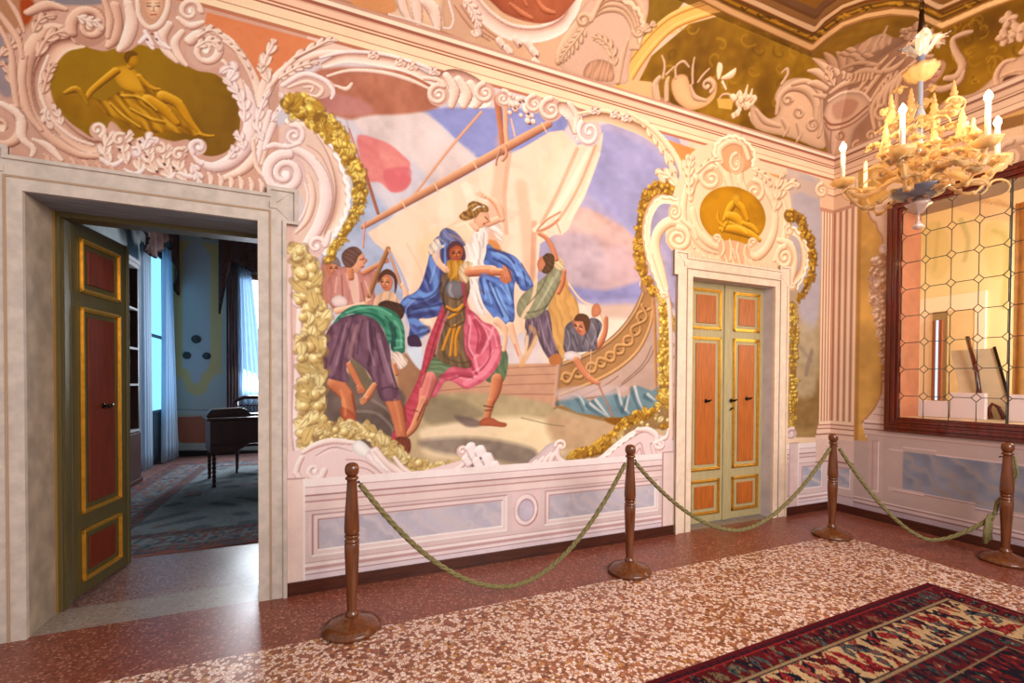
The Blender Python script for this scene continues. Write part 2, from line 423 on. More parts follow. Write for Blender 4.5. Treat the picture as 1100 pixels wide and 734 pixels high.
PAL.update(
    st=((255, 246, 236), (246, 217, 201), (178, 124, 108)),       # pink stone, left
    sd=((255, 224, 202), (233, 190, 168), (146, 94, 78)),         # pink stone, colour dimmed for the weaker light top left
    wh=((255, 250, 248), (248, 228, 224), (196, 150, 146)),       # whitest stone
    br=((255, 244, 218), (250, 222, 190), (206, 150, 112)),       # stone over the right door, warm lamplight mixed into its colour
    lo=((252, 236, 232), (236, 212, 210), (178, 138, 140)),       # stone low on the wall, its cooler light put into the colour
    cv=((246, 212, 182), (222, 184, 154), (150, 106, 82)),        # stone in the cove
    gl=((255, 226, 128), (214, 172, 80), (150, 108, 46), (146, 110, 56)),   # gold garland
    gp=((255, 238, 182), (228, 200, 138), (172, 136, 86), (160, 130, 92)),  # pale garland
    go=((240, 194, 90), (196, 146, 58), (134, 94, 36), (128, 90, 42)),
)
# ---------------- general wall grounds
def strip_z(c, z0, z1, col, a=1.):
    i0, i1 = np.searchsorted(c.T, [z0, z1]); c.C[i0:i1] = c.C[i0:i1]*(1-a)+np.array(col, np.float32)*a
p.P([(-60, -80), (330, -80), (330, 260), (-60, 200)], (216, 172, 154), sm=False, mott=.12)      # ground of the left overdoor
p.P([(300, 60), (345, 60), (345, 640), (296, 640)], (232, 198, 188), sm=False, mott=.08)
p.P([(690, 120), (900, 180), (900, 560), (690, 560)], (244, 214, 186), sm=False, mott=.08)
p.P([(845, 180), (893, 196), (893, 470), (845, 470)], (206, 186, 176), sm=False, mott=.2, grad=(868, 200, 868, 455, (176, 146, 100)))
p.P([(852, 205), (880, 205), (879, 340), (860, 340)], (190, 178, 184), soft=5, mott=.1)
p.P([(852, 395), (878, 400), (879, 455), (850, 455)], (150, 120, 78), soft=6, mott=.35)
p.P([(850, 360), (874, 350), (876, 420), (852, 420)], (196, 178, 150), soft=6, mott=.25, a=.7)
p.L([(872, 378), (868, 392), (866, 402)], 5, (150, 128, 118), a=.6); p.L([(858, 372), (872, 388)], 4, (160, 138, 128), a=.5)
# ---------------- the big fresco
FR = [(347, 486), (326, 470), (326, 395), (330, 330), (336, 285), (356, 276), (372, 240), (377, 205), (366, 165), (350, 140), (316, 118), (345, 84), (362, 76), (400, 77), (432, 83), (456, 92),
      (462, 106), (470, 118), (488, 121), (505, 119), (513, 113), (530, 114), (546, 118), (556, 130), (566, 133), (580, 124), (592, 132), (601, 133), (612, 145), (628, 157), (640, 149),
      (647, 141), (668, 145), (692, 157), (708, 170), (710, 184), (716, 196), (726, 204), (724, 214), (706, 226), (698, 246), (696, 272), (700, 298), (710, 312), (722, 318), (722, 400), (721, 458),
      (706, 470), (694, 463), (678, 462), (668, 470), (656, 482), (640, 492), (620, 497), (604, 494), (601, 480), (592, 480), (580, 492), (566, 503), (548, 506), (532, 500), (520, 487), (507, 480),
      (498, 482), (494, 490), (503, 494), (488, 502), (462, 511), (442, 508), (426, 498), (414, 492), (404, 478), (388, 473), (370, 474)]
FRM = []
for c_ in (cm,):
    q_ = c_.st([a for a, b in FR], [b for a, b in FR]); FRM = q_
fres_mask = cell_mask(cm, FRM)
X_, Y_ = cm.S[None], cm.T[:, None]
p.only = cm
cm.Mclip = None
p.P([(318, 60), (740, 60), (740, 520), (318, 520)], (222, 206, 208), sm=False, mott=.10)
# sky
p.P([(345, 112), (470, 108), (545, 140), (560, 200), (420, 250), (400, 330), (330, 330), (330, 130)], (214, 206, 216), soft=6, mott=.22)
p.P([(372, 215), (402, 208), (440, 262), (470, 320), (400, 330), (340, 300), (352, 262)], (182, 190, 216), soft=8, mott=.3)
p.P([(452, 118), (520, 116), (600, 120), (606, 140), (560, 160), (516, 170), (498, 158), (474, 134)], (152, 156, 208), soft=3, mott=.22)
p.P([(380, 122), (450, 118), (480, 145), (512, 172), (470, 195), (440, 170), (400, 150)], (226, 208, 206), soft=6, mott=.25)
p.P([(344, 74), (462, 80), (474, 112), (440, 122), (396, 124), (372, 128), (340, 110)], (184, 122, 100), soft=4, mott=.35)
p.P([(352, 100), (390, 108), (400, 122), (365, 124), (345, 115)], (196, 140, 140), soft=5, a=.7, mott=.2)
p.P([(640, 136), (730, 150), (730, 330), (560, 330), (600, 200)], (182, 172, 204), soft=3, mott=.22)
p.P([(646, 140), (690, 155), (712, 178), (700, 215), (692, 262), (668, 240), (640, 215), (628, 200), (640, 168)], (172, 168, 210), soft=5, mott=.2)
p.P([(622, 222), (648, 232), (672, 246), (690, 268), (698, 300), (690, 318), (610, 318), (594, 262), (606, 240)], (214, 178, 174), soft=5, mott=.35)
p.P([(590, 262), (620, 246), (646, 262), (654, 290), (640, 318), (596, 318)], (182, 168, 188), soft=14, mott=.35, a=.6); p.P([(628, 228), (652, 236), (640, 250), (616, 246)], (226, 190, 178), soft=7, a=.7, mott=.3)
p.P([(660, 262), (690, 285), (696, 312), (650, 318), (640, 296)], (206, 178, 186), soft=8, a=.7, mott=.2)
p.P([(596, 306), (650, 312), (704, 300), (704, 336), (596, 334)], (158, 154, 200), soft=5, mott=.3)
p.P([(590, 324), (640, 328), (700, 334), (700, 400), (590, 400)], (240, 222, 206), soft=6, mott=.15)
p.P([(640, 328), (700, 326), (694, 342), (648, 340)], (206, 172, 158), soft=5, a=.7)
p.L([(612, 322), (650, 325), (690, 322)], 5, (180, 172, 206), a=.5, soft=3)
# red pennant, poles
p.P([(384, 146), (404, 149), (420, 156), (434, 168), (441, 176), (438, 186), (442, 194), (434, 205), (420, 206), (408, 196), (396, 194), (388, 175)], (224, 140, 138), soft=2.5, mott=.4, fold=(75, 22, .25, 2), hi=(240, 180, 170), lo=(205, 110, 115))
p.P([(412, 184), (440, 180), (438, 200), (420, 206)], (214, 112, 120), soft=3, a=.7)
p.L([(375, 138), (392, 188), (397, 200)], 1.6, (200, 130, 120)); p.T([(392, 184), (406, 229)], 3.4, (180, 112, 86), (214, 150, 118), (130, 76, 62), sm=False)
p.L([(517, 120), (480, 163), (440, 215), (412, 234)], 2.4, (232, 178, 146)); p.L([(518, 121), (481, 164), (441, 216)], .9, (190, 136, 110), a=.7)
p.L([(372, 128), (381, 165), (384, 176)], 1.4, (190, 150, 150), a=.6)
# sail
SAIL = [(395, 250), (440, 222), (500, 190), (560, 160), (590, 142), (604, 140), (620, 156), (640, 151), (648, 142), (646, 160), (638, 185), (628, 212), (617, 232), (611, 246), (604, 252), (596, 252), (580, 262), (577, 300), (573, 345), (556, 360), (440, 360), (437, 325), (430, 296), (418, 274), (402, 260)]
p.P(SAIL, (250, 216, 194), sm=False, soft=1.5, mott=.12, hi=(255, 238, 220), lo=(214, 160, 130), fold=(-8, 60, .10, 1.))
for q, w_, c_, a_ in [([(540, 150), (536, 200), (528, 240), (532, 270)], 14, (224, 170, 142), .5), ([(548, 160), (542, 210), (544, 250)], 5, (214, 154, 126), .5), ([(478, 210), (480, 260), (470, 320)], 16, (255, 236, 214), .5),
                      ([(500, 200), (506, 216)], 10, (255, 240, 222), .5), ([(455, 240), (448, 300), (446, 345)], 10, (244, 206, 176), .5), ([(560, 200), (566, 250), (570, 320)], 14, (226, 178, 150), .5), ([(574, 240), (572, 300)], 6, (206, 150, 122), .6),
                      ([(640, 156), (622, 200), (600, 236), (578, 250)], 3, (226, 170, 140), .9), ([(634, 158), (610, 205), (590, 234), (574, 247)], 5, (255, 232, 210), .9), ([(643, 165), (628, 205), (612, 235)], 4, (255, 226, 202), .9),
                      ([(620, 160), (600, 205), (582, 240)], 4, (222, 166, 136), .7), ([(606, 150), (590, 180), (580, 215)], 12, (246, 208, 180), .5), ([(602, 228), (588, 236), (577, 248), (590, 244), (600, 236)], 2, (196, 132, 104), .8), ([(598, 240), (602, 250)], 2, (205, 148, 118), .7),
                      ([(470, 300), (460, 345)], 7, (255, 238, 218), .5)]:
    p.L(q, w_, c_, a=a_, soft=max(w_*.35, .8))
p.P([(450, 262), (470, 246), (480, 250), (470, 270), (456, 290)], (250, 206, 160), soft=7, a=.5)
p.L([(437, 262), (455, 300), (442, 330)], 2, (226, 180, 152), a=.4)
# yard and mast
p.T([(534, 106), (538, 140), (541, 164)], [8, 6, 6], (196, 128, 96), (226, 166, 130), (140, 84, 66), sm=False)
p.T([(543, 112), (543, 140), (545, 160)], [6, 5, 5], (232, 178, 146), (250, 206, 176), (196, 140, 110), sm=False)
p.L([(549, 128), (553, 146)], 2, (240, 190, 160))
p.T([(390, 244), (440, 216), (500, 183), (550, 155), (590, 133)], [5, 7.5, 8.5, 8.5, 7], (208, 150, 116), (244, 192, 154), (150, 94, 76), n=3, out=.5)
for x_, y_ in ((433, 220), (468, 201), (510, 178), (584, 137)): p.L([(x_-2, y_-5), (x_+3, y_+5)], 1.6, (244, 200, 168), a=.9, sm=False)
p.T([(392, 238), (391, 252), (390, 266)], 2, (224, 160, 140), sm=False)
p.T([(538, 160), (534, 170), (533, 177)], 2.2, (190, 140, 120)); p.T([(543, 156), (544, 166), (540, 172)], 3.5, (214, 156, 126))
# far shore, ground
p.P([(322, 400), (400, 380), (440, 392), (470, 390), (605, 392), (606, 436), (640, 446), (720, 440), (720, 520), (322, 520)], (204, 180, 148), sm=False, soft=3, mott=.2)
p.P([(430, 382), (452, 388), (470, 400), (470, 440), (430, 440)], (168, 128, 100), soft=5, mott=.2)
p.P([(452, 372), (453, 398), (440, 384), (438, 374)], (214, 222, 236), soft=2)
p.P([(466, 405), (540, 392), (604, 390), (603, 440), (560, 428), (500, 424), (462, 425)], (206, 160, 134), sm=False, soft=2, mott=.15)      # planks of the hull
for y0, y1 in ((396, 393), (404, 402), (414, 412), (424, 424)): p.L([(470, y0+6), (540, y0), (602, y1)], 1.1, (160, 112, 92), a=.65)
p.P([(470, 424), (540, 424), (600, 436), (640, 446), (640, 458), (540, 470), (456, 480), (450, 440)], (188, 168, 134), soft=4, mott=.3)
p.P([(490, 456), (560, 448), (640, 462), (640, 482), (560, 490), (470, 492), (455, 476)], (238, 216, 180), soft=7, mott=.2)
p.P([(452, 462), (500, 452), (540, 458), (500, 470), (462, 478)], (236, 214, 184), soft=6)
p.P([(460, 425), (500, 432), (520, 446), (500, 452), (462, 456), (452, 440)], (150, 136, 112), soft=6, mott=.3, a=.8)
p.P([(488, 446), (516, 452), (516, 458), (500, 458)], (118, 100, 98), soft=3, a=.8)
p.P([(450, 474), (500, 470), (540, 474), (575, 484), (566, 500), (520, 492), (470, 486)], (150, 134, 122), soft=6, mott=.45)
p.P([(590, 446), (650, 454), (690, 464), (650, 486), (600, 480)], (196, 164, 132), soft=8, mott=.3)
p.L([(560, 449), (590, 456), (606, 458)], 1.4, (140, 122, 96), a=.6); p.L([(600, 436), (640, 448), (668, 452)], 5, (150, 112, 64), a=.8, soft=2)
p.P([(650, 450), (690, 446), (684, 456), (664, 458)], (146, 98, 32), soft=2)
p.P([(345, 392), (372, 400), (432, 420), (432, 452), (440, 486), (410, 486), (372, 470), (340, 470), (334, 420)], (120, 104, 98), soft=4, mott=.45)
for q in ([(384, 442), (404, 444), (420, 458), (424, 470)], [(400, 430), (416, 440), (424, 452)], [(380, 455), (400, 458), (408, 472)]): p.L(q, 3, (158, 140, 134), a=.7, soft=1.5)
p.P([(376, 386), (388, 390), (402, 418), (398, 425), (384, 412)], (126, 112, 92), soft=1.5, mott=.2)
# ship's bow
p.P([(600, 396), (640, 380), (668, 358), (686, 332), (696, 306), (708, 306), (712, 400), (704, 428), (650, 436), (600, 436)], (196, 166, 152), sm=False, soft=1.2, mott=.16)
p.P([(602, 396), (628, 384), (652, 372), (672, 352), (688, 326), (698, 306), (702, 322), (699, 352), (684, 378), (662, 396), (634, 412), (602, 424)], (176, 132, 88), sm=True, soft=1, mott=.2)
p.L([(600, 393), (634, 380), (660, 362), (680, 338), (694, 308)], 5, (150, 122, 100)); p.T([(606, 391), (636, 379), (662, 361), (682, 336), (694, 308)], 3.2, (196, 150, 104), (232, 186, 136), (120, 84, 56))
p.T([(602, 424), (634, 412), (664, 396), (686, 376), (699, 348), (702, 318)], 3.6, (206, 160, 112), (234, 190, 140), (130, 92, 60))
ctr = smooth_pts([(604, 408), (634, 396), (658, 382), (680, 360), (694, 330)], 12)
for ph in (0, PI):
    pts = []
    for i, q in enumerate(ctr):
        t = ctr[min(i+1, len(ctr)-1)]-ctr[max(i-1, 0)]; t = t/np.hypot(*t); nn = np.array([t[1], -t[0]]); pts.append(q+nn*5*math.sin(i*.62+ph))
    p.T(pts, [4, 3.6, 3.2], (200, 152, 100), (236, 192, 140), (104, 70, 44), n=2, out=.9)
for i in range(2, len(ctr)-1, 5): p.L([ctr[i], ctr[i]+(.4, .2)], 2.2, (110, 76, 50), sm=False)
for q in ([(604, 430), (650, 424), (690, 396), (704, 372)], [(668, 412), (690, 392), (700, 372)], [(620, 428), (650, 414), (664, 404)]): p.L(q, 1.4, (148, 116, 104), a=.8)
p.T([(700, 302), (703, 340), (704, 380), (705, 420)], [5, 4, 3.5, 3], (192, 140, 96), (230, 180, 130), (120, 84, 56)); p.T([(709, 316), (710, 360), (710, 420)], 3, (170, 126, 90))
p.V(694, 305, 7, 1.4, -90, -1, 4, pal='st', fill=False); p.V(695, 306, 6, 1.4, -90, -1, 3.4, pal='st', fill=False)
p.P([(690, 298), (697, 299), (699, 309), (694, 316), (688, 310)], (190, 144, 112), mott=.3, edge=.4)
p.T([(600, 392), (598, 415), (596, 437)], 5, (200, 158, 134), (226, 188, 164), (140, 102, 86))
# water
p.P([(602, 434), (620, 422), (634, 432), (655, 420), (672, 428), (684, 414), (700, 420), (714, 412), (712, 438), (690, 450), (655, 448), (620, 444)], (122, 146, 156), sm=False, soft=2, mott=.4)
for q in ([(602, 432), (620, 424), (630, 440)], [(640, 430), (648, 440), (654, 448)], [(664, 418), (668, 434), (676, 444)], [(682, 416), (686, 430), (692, 442)], [(634, 434), (650, 446)], [(696, 424), (704, 430)], [(672, 440), (676, 424)]):
    p.L(q, [3.5, 2.4, 1], (226, 220, 216), a=.75, soft=1.2); p.L([(a-3.5, b+2) for a, b in q], [5, 3, 1.5], (76, 104, 116), a=.6, soft=2)
p.P([(600, 418), (640, 414), (676, 416), (660, 424), (630, 426), (602, 430)], (206, 182, 180), soft=3, a=.7)
SK = ((240, 190, 150), (214, 142, 108), (150, 84, 62)); SO = ((236, 172, 130), (204, 130, 96), (138, 74, 54)); SL = ((255, 226, 200), (244, 196, 166), (196, 134, 108))
def limb(q, w_, s=SK, n=4): p.T(q, w_, s[1], s[0], s[2], n=n, out=.45, soft=.9)
def hand(x, y, a, s=SK, l=5, w_=1.5, n=4, palm=4.5):
    a = math.radians(a); d = np.array([math.cos(a), -math.sin(a)]); m = np.array([-d[1], d[0]])
    p.T([(x, y), tuple(np.array([x, y])+d*palm*.6)], palm, s[1], s[0], s[2], sm=False)
    for k in range(n):
        o = (k-(n-1)/2)*w_*.85; b = np.array([x, y])+d*palm*.5+m*o
        p.T([b, b+d*l*.5+m*o*.2, b+d*l*(1-.12*abs(k-1))+m*o*.1], [w_, w_*.9, w_*.6], s[1], s[0], s[2], n=2, out=.6)
def face(x, y, r, tilt, dirn, s, hair, beard=None):
    """small painted head: tilt in degrees, dirn -1 looks left, +1 right, 0 front"""
    a = math.radians(tilt); ux, uy = math.sin(a), -math.cos(a)
    def R(dx, dy): return (x+dx*math.cos(a)*r-dy*math.sin(a)*r*-1*0+(-dy)*math.sin(a)*0+dx*0+(-math.sin(a))*dy*r*-1, y+dx*math.sin(a)*r+dy*math.cos(a)*r)
    p.P([R(0, -1.1), R(.75, -.7), R(.85, 0), R(.5, .8), R(0, 1.1), R(-.5, .8), R(-.85, 0), R(-.75, -.7)], s[1], hi=s[0], lo=s[2], edge=.35, soft=.8)
    p.P([R(dirn*.3-.3, -.5), R(dirn*.3+.35, -.5), R(dirn*.3+.3, .3), R(dirn*.3-.2, .4)], s[0], soft=2, a=.6)
    ox = dirn*.38
    for e in (-.38, .34): p.L([R(ox+e-.14, -.12), R(ox+e+.14, -.1)], 1.3, np.array(s[2])*.55, sm=False); p.L([R(ox+e-.2, -.34), R(ox+e+.18, -.36)], .9, np.array(s[2])*.8, sm=False, a=.8)
    p.L([R(ox, -.1), R(ox+dirn*.12, .28)], 1., s[2], sm=False, a=.8); p.L([R(ox-.2, .32), R(ox+.2, .32)], .9, s[2], sm=False, a=.8)
    p.L([R(ox-.25, .6), R(ox+.22, .58)], 1.3, (170, 74, 62), sm=False, a=.9)
# rowers behind, left
p.P([(345, 282), (352, 275), (362, 280), (366, 292), (364, 318), (345, 325)], (196, 136, 118), soft=1.2, mott=.2)
face(357, 289, 7, 0, .6, SK, None); p.P([(347, 284), (350, 276), (357, 273), (364, 279), (366, 287), (357, 283)], (150, 132, 136), edge=.3)
p.P([(350, 312), (354, 298), (366, 287), (382, 287), (392, 296), (400, 290), (408, 298), (402, 312), (404, 332), (364, 334), (352, 324)], (206, 148, 138), fold=(10, 13, .2, 1.), edge=.4, hi=(238, 190, 176), lo=(142, 84, 78))
p.P([(376, 290), (384, 296), (386, 326), (380, 326), (376, 308)], (240, 206, 190), soft=1.2, a=.8)
limb([(391, 293), (402, 287), (412, 281)], [6, 5, 4]); hand(412, 281, 20, SO, 4)
p.P([(371, 276), (379, 268), (390, 272), (392, 284), (385, 292), (376, 292)], (232, 172, 140), edge=.3, soft=.8); p.L([(390, 277), (394, 280), (391, 283)], 1.6, (190, 116, 90)); p.L([(387, 279), (390, 279)], 1.2, (110, 66, 54), sm=False); p.L([(388, 287), (391, 287)], 1.2, (170, 84, 70), sm=False)
limb([(376, 290), (377, 298)], 7)
p.P([(367, 274), (373, 267), (382, 265), (389, 271), (385, 276), (382, 283), (376, 288), (369, 284)], (124, 92, 82), fold=(60, 5, .4, 3), edge=.3, hi=(170, 136, 122), lo=(74, 50, 46))
p.P([(356, 322), (364, 317), (372, 321), (372, 328), (360, 329)], (250, 226, 222), edge=.35); limb([(362, 334), (380, 330), (394, 326)], [7, 6, 5], SL); hand(394, 324, 60, SL, 4)
face(415, 304, 8.5, 4, -.4, SK, None); p.P([(406, 304), (408, 294), (416, 289), (424, 294), (427, 304), (424, 316), (423, 300), (414, 295)], (112, 74, 54), edge=.3)
p.P([(402, 322), (410, 314), (422, 314), (428, 322), (430, 334), (404, 334)], (226, 186, 158), fold=(0, 8, .3, 1), soft=1)
p.T([(417, 267), (405, 294), (396, 318)], 5, (172, 122, 84), (206, 160, 120), (112, 72, 48), sm=False); p.T([(418, 269), (424, 288), (431, 308)], 3, (214, 158, 130), sm=False)
p.L([(420, 272), (432, 296), (438, 312)], 3, (168, 184, 220), a=.8); limb([(432, 306), (436, 316), (434, 330)], [4, 6, 6], SL)
# blue cloak behind the pair
BL = dict(hi=(150, 186, 240), lo=(60, 60, 104))
p.P([(466, 258), (480, 253), (484, 270), (481, 300), (486, 322), (478, 336), (462, 342), (450, 343), (456, 352), (462, 356), (452, 362), (447, 372), (438, 370), (440, 352), (436, 338), (430, 330), (434, 320), (446, 314), (453, 304), (459, 284)], (98, 112, 172), fold=(35, 14, .55, 2.), edge=.4, **BL)
for q, w_, a_ in (([(463, 278), (466, 296), (468, 312), (458, 318), (450, 314)], 5, .7), ([(434, 326), (448, 317), (462, 318)], 5, .8), ([(441, 334), (456, 331), (470, 331)], 3, .6), ([(442, 344), (450, 348), (456, 354), (452, 360)], 7, .8)): p.L(q, w_, (128, 166, 228), a=a_, soft=2)
for q, w_ in (([(474, 268), (475, 300), (470, 320), (452, 328), (436, 334)], 6), ([(458, 296), (462, 312)], 2.4), ([(440, 340), (452, 338), (466, 336)], 5), ([(451, 352), (460, 352), (460, 357), (450, 360)], 4)): p.L(q, w_, (62, 56, 92), a=.55, soft=2)
p.P([(438, 362), (448, 360), (453, 372), (440, 371)], (84, 62, 88), edge=.2)
# pink cape, left fall
PKc = dict(hi=(244, 168, 180), lo=(146, 52, 70))
p.P([(478, 324), (486, 330), (476, 352), (468, 378), (464, 396), (460, 415), (454, 438), (446, 456), (432, 470), (424, 490), (418, 478), (426, 456), (436, 434), (450, 405), (458, 372), (468, 345)], (198, 88, 104), fold=(75, 9, .24, 2), edge=.35, **PKc)
# woman
p.P([(476, 248), (486, 240), (500, 234), (510, 238), (520, 246), (518, 262), (506, 266), (494, 258)], (253, 218, 188), edge=.25, hi=(255, 236, 216), lo=(226, 166, 134), soft=.9)
p.P([(508, 250), (518, 238), (525, 244), (524, 262), (525, 276), (520, 285), (516, 292), (520, 322), (524, 336), (512, 338), (504, 322), (499, 300), (498, 284), (500, 268), (494, 258), (504, 262)], (246, 232, 226), fold=(25, 9, .2, 4), edge=.25, hi=(255, 252, 248), lo=(170, 140, 132))
p.P([(520, 244), (528, 236), (538, 244), (540, 256), (536, 262), (530, 250)], (248, 234, 226), fold=(60, 6, .4, 2), edge=.35, lo=(180, 140, 120)); p.P([(525, 258), (534, 260), (538, 270), (526, 268)], (214, 150, 96), soft=2)
limb([(524, 240), (532, 237), (539, 234)], [8, 7, 6], SL); limb([(539, 235), (536, 222), (528, 214), (521, 211)], [7, 7, 5.5, 4], SL); p.L([(537, 233), (532, 222), (526, 215)], 2.5, (224, 140, 100), a=.6, soft=1.2); hand(520, 211, 150, SL, 7, 1.6)
p.P([(510, 231), (516, 226), (524, 229), (525, 237), (520, 244), (513, 245), (509, 240)], (246, 190, 156), edge=.3, soft=.8); p.L([(521, 233), (524, 236)], 1.1, (120, 70, 50), sm=False); p.L([(524, 235), (526, 238), (523, 239)], 1.2, (200, 120, 92)); p.L([(519, 241), (521, 240)], 1.3, (180, 70, 60), sm=False)
limb([(506, 240), (512, 246)], 6, SL)
p.P([(493, 233), (497, 228), (502, 225), (503, 219), (509, 216), (516, 218), (524, 222), (524, 228), (516, 228), (512, 233), (505, 236), (498, 237)], (168, 126, 76), fold=(30, 5, .5, 3), edge=.35, hi=(222, 184, 120), lo=(92, 62, 36))
p.L([(508, 226), (514, 222), (520, 222)], 1.3, (244, 236, 226))
limb([(468, 268), (470, 280), (478, 290)], [10, 8, 6], SL); p.P([(460, 266), (466, 258), (474, 256), (478, 264), (470, 270), (462, 274)], (236, 216, 200), fold=(40, 6, .4, 1), edge=.35); 
p.P([(472, 252), (478, 245), (488, 248), (496, 256), (500, 264), (490, 262), (480, 260), (474, 264)], (128, 132, 172), fold=(50, 6, .5, 1), edge=.3)
# warrior
p.P([(474, 298), (482, 290), (500, 292), (505, 310), (500, 332), (505, 360), (508, 392), (494, 396), (476, 392), (465, 384), (472, 362), (478, 338), (472, 316)], (132, 108, 82), fold=(10, 9, .35, 5), edge=.4, hi=(190, 164, 120), lo=(70, 50, 44))
p.P([(480, 303), (496, 303), (498, 316), (490, 320), (480, 316)], (136, 128, 134), edge=.3, hi=(190, 186, 196)); p.L([(484, 306), (483, 313), (486, 319)], 3, (188, 184, 194), a=.6, soft=2)
for q in ([(485, 352), (480, 364), (476, 376)], [(489, 350), (486, 366), (484, 382)], [(494, 352), (490, 364), (490, 382)], [(480, 330), (488, 334), (496, 330)], [(482, 342), (492, 336), (497, 328)]): p.T(q, 3.6, (206, 142, 50), (238, 182, 84), (130, 80, 30))
p.P([(480, 268), (484, 261), (491, 259), (497, 263), (500, 272), (499, 280), (490, 280), (481, 278)], (112, 72, 80), edge=.3)
face(490, 273, 8.4, -4, .15, ((224, 146, 98), (190, 108, 72), (112, 56, 44)), None)
p.P([(480, 281), (487, 280), (498, 280), (500, 288), (494, 296), (493, 303), (487, 299), (484, 303), (481, 294)], (204, 154, 66), fold=(0, 6, .5, 1), edge=.35, hi=(240, 200, 110), lo=(130, 84, 30))
hand(477, 286, -60, SL, 6, 1.6)
p.P([(493, 288), (500, 281), (508, 283), (509, 290), (505, 298), (500, 305), (494, 300)], (226, 202, 168), fold=(50, 6, .4, 2), edge=.4, lo=(150, 116, 84))
limb([(504, 292), (520, 291), (534, 292), (545, 293)], [11, 10.5, 8, 7], SK); 
p.P([(537, 390), (530, 378), (540, 372), (546, 385), (542, 408), (532, 412), (521, 408), (528, 398)], (116, 134, 104), fold=(20, 9, .4, 2), edge=.35, hi=(160, 176, 140), lo=(70, 84, 64))
p.P([(466, 384), (476, 390), (486, 394), (484, 406), (470, 412), (456, 406), (460, 394)], (124, 144, 112), fold=(75, 7, .45, 1), edge=.35, hi=(168, 188, 150), lo=(74, 90, 70))
p.P([(497, 300), (501, 330), (506, 333), (514, 340), (520, 346), (530, 350), (537, 362), (538, 384), (532, 398), (522, 408), (510, 415), (500, 418), (486, 410), (478, 410), (468, 426), (462, 424), (476, 402), (486, 394), (500, 396), (508, 392), (500, 378), (498, 352), (500, 340)], (220, 118, 138), fold=(62, 15, .22, 3.5), edge=.3, **PKc)
for q, w_, c_ in (([(502, 330), (505, 350), (503, 370), (510, 385), (513, 398)], 3, (250, 184, 194)), ([(510, 384), (522, 372), (530, 352)], 3.4, (248, 176, 188)), ([(500, 412), (515, 404), (526, 394), (534, 378)], 6, (246, 160, 178)), ([(512, 345), (520, 360), (514, 378)], 6, (164, 62, 80)), ([(503, 384), (508, 396), (512, 402)], 3.5, (160, 58, 76)), ([(474, 404), (492, 402), (506, 404)], 5, (170, 70, 90)), ([(498, 305), (500, 325), (504, 336)], 5, (176, 66, 80))):
    p.L(q, w_, c_, a=.65, soft=1.6)
limb([(534, 408), (532, 420), (527, 434)], [13, 12, 8], SO); p.T([(527, 432), (525, 442), (522, 452)], [8, 7, 9], SO[1], (226, 166, 130), SO[2]); p.P([(515, 457), (518, 450), (528, 449), (536, 453), (544, 455), (542, 459), (528, 458)], (196, 112, 84), edge=.35); p.L([(520, 436), (530, 438)], 1.6, (130, 84, 60)); p.L([(521, 441), (529, 441)], 1.4, (130, 84, 60))
limb([(462, 408), (458, 420), (455, 432)], [17, 15, 11], ((240, 168, 150), (220, 134, 124), (160, 86, 84))); p.T([(455, 430), (450, 446), (444, 460), (437, 468)], [9, 9, 8, 5], (208, 140, 104), (244, 190, 150), (130, 76, 58)); p.L([(456, 434), (448, 452)], 1.6, (130, 86, 60)); p.L([(452, 444), (444, 440)], 1.2, (130, 86, 60))
# her blue skirt, right
p.P([(524, 262), (534, 270), (546, 272), (556, 278), (566, 292), (573, 306), (570, 312), (560, 312), (554, 302), (552, 318), (553, 340), (550, 347), (542, 348), (532, 343), (526, 336), (519, 326), (514, 306), (517, 294), (528, 296), (540, 298), (532, 286), (520, 284), (522, 272)], (106, 134, 200), fold=(55, 14, .45, 5), edge=.35, **BL)
for q, w_, a_ in (([(530, 273), (546, 277), (558, 290), (562, 304)], 5, .5), ([(532, 312), (540, 330), (544, 342)], 7, .8), ([(520, 300), (522, 320)], 3, .7), ([(545, 305), (548, 325)], 5, .6), ([(566, 300), (556, 294)], 4, .7)): p.L(q, w_, (146, 184, 240), a=a_, soft=2)
for q, w_ in (([(526, 268), (542, 272), (552, 282)], 3.5), ([(524, 302), (530, 318), (540, 340)], 2.6), ([(560, 284), (568, 300)], 2.5), ([(536, 280), (552, 292), (556, 304)], 3), ([(516, 300), (520, 316)], 2)): p.L(q, w_, (58, 60, 106), a=.6, soft=1.4)
limb([(530, 292), (545, 292)], [8, 7], SK); p.P([(540, 288), (548, 290), (550, 300), (545, 305), (538, 302), (537, 294)], SK[1], edge=.3, hi=SK[0], lo=SK[2])
for k in range(4): p.L([(539+k*2.6, 298), (540+k*2.6, 303)], .8, SK[2], sm=False, a=.8)
p.L([(541, 286), (545, 289)], 2.4, SK[1], sm=False)
limb([(534, 345), (541, 352), (543, 364), (541, 376)], [9, 7, 5, 4.5], SL); limb([(548, 350), (552, 364), (556, 376), (561, 388)], [8, 6.5, 5, 4], SL); p.L([(553, 370), (557, 382)], 1.4, (214, 126, 110), a=.8)
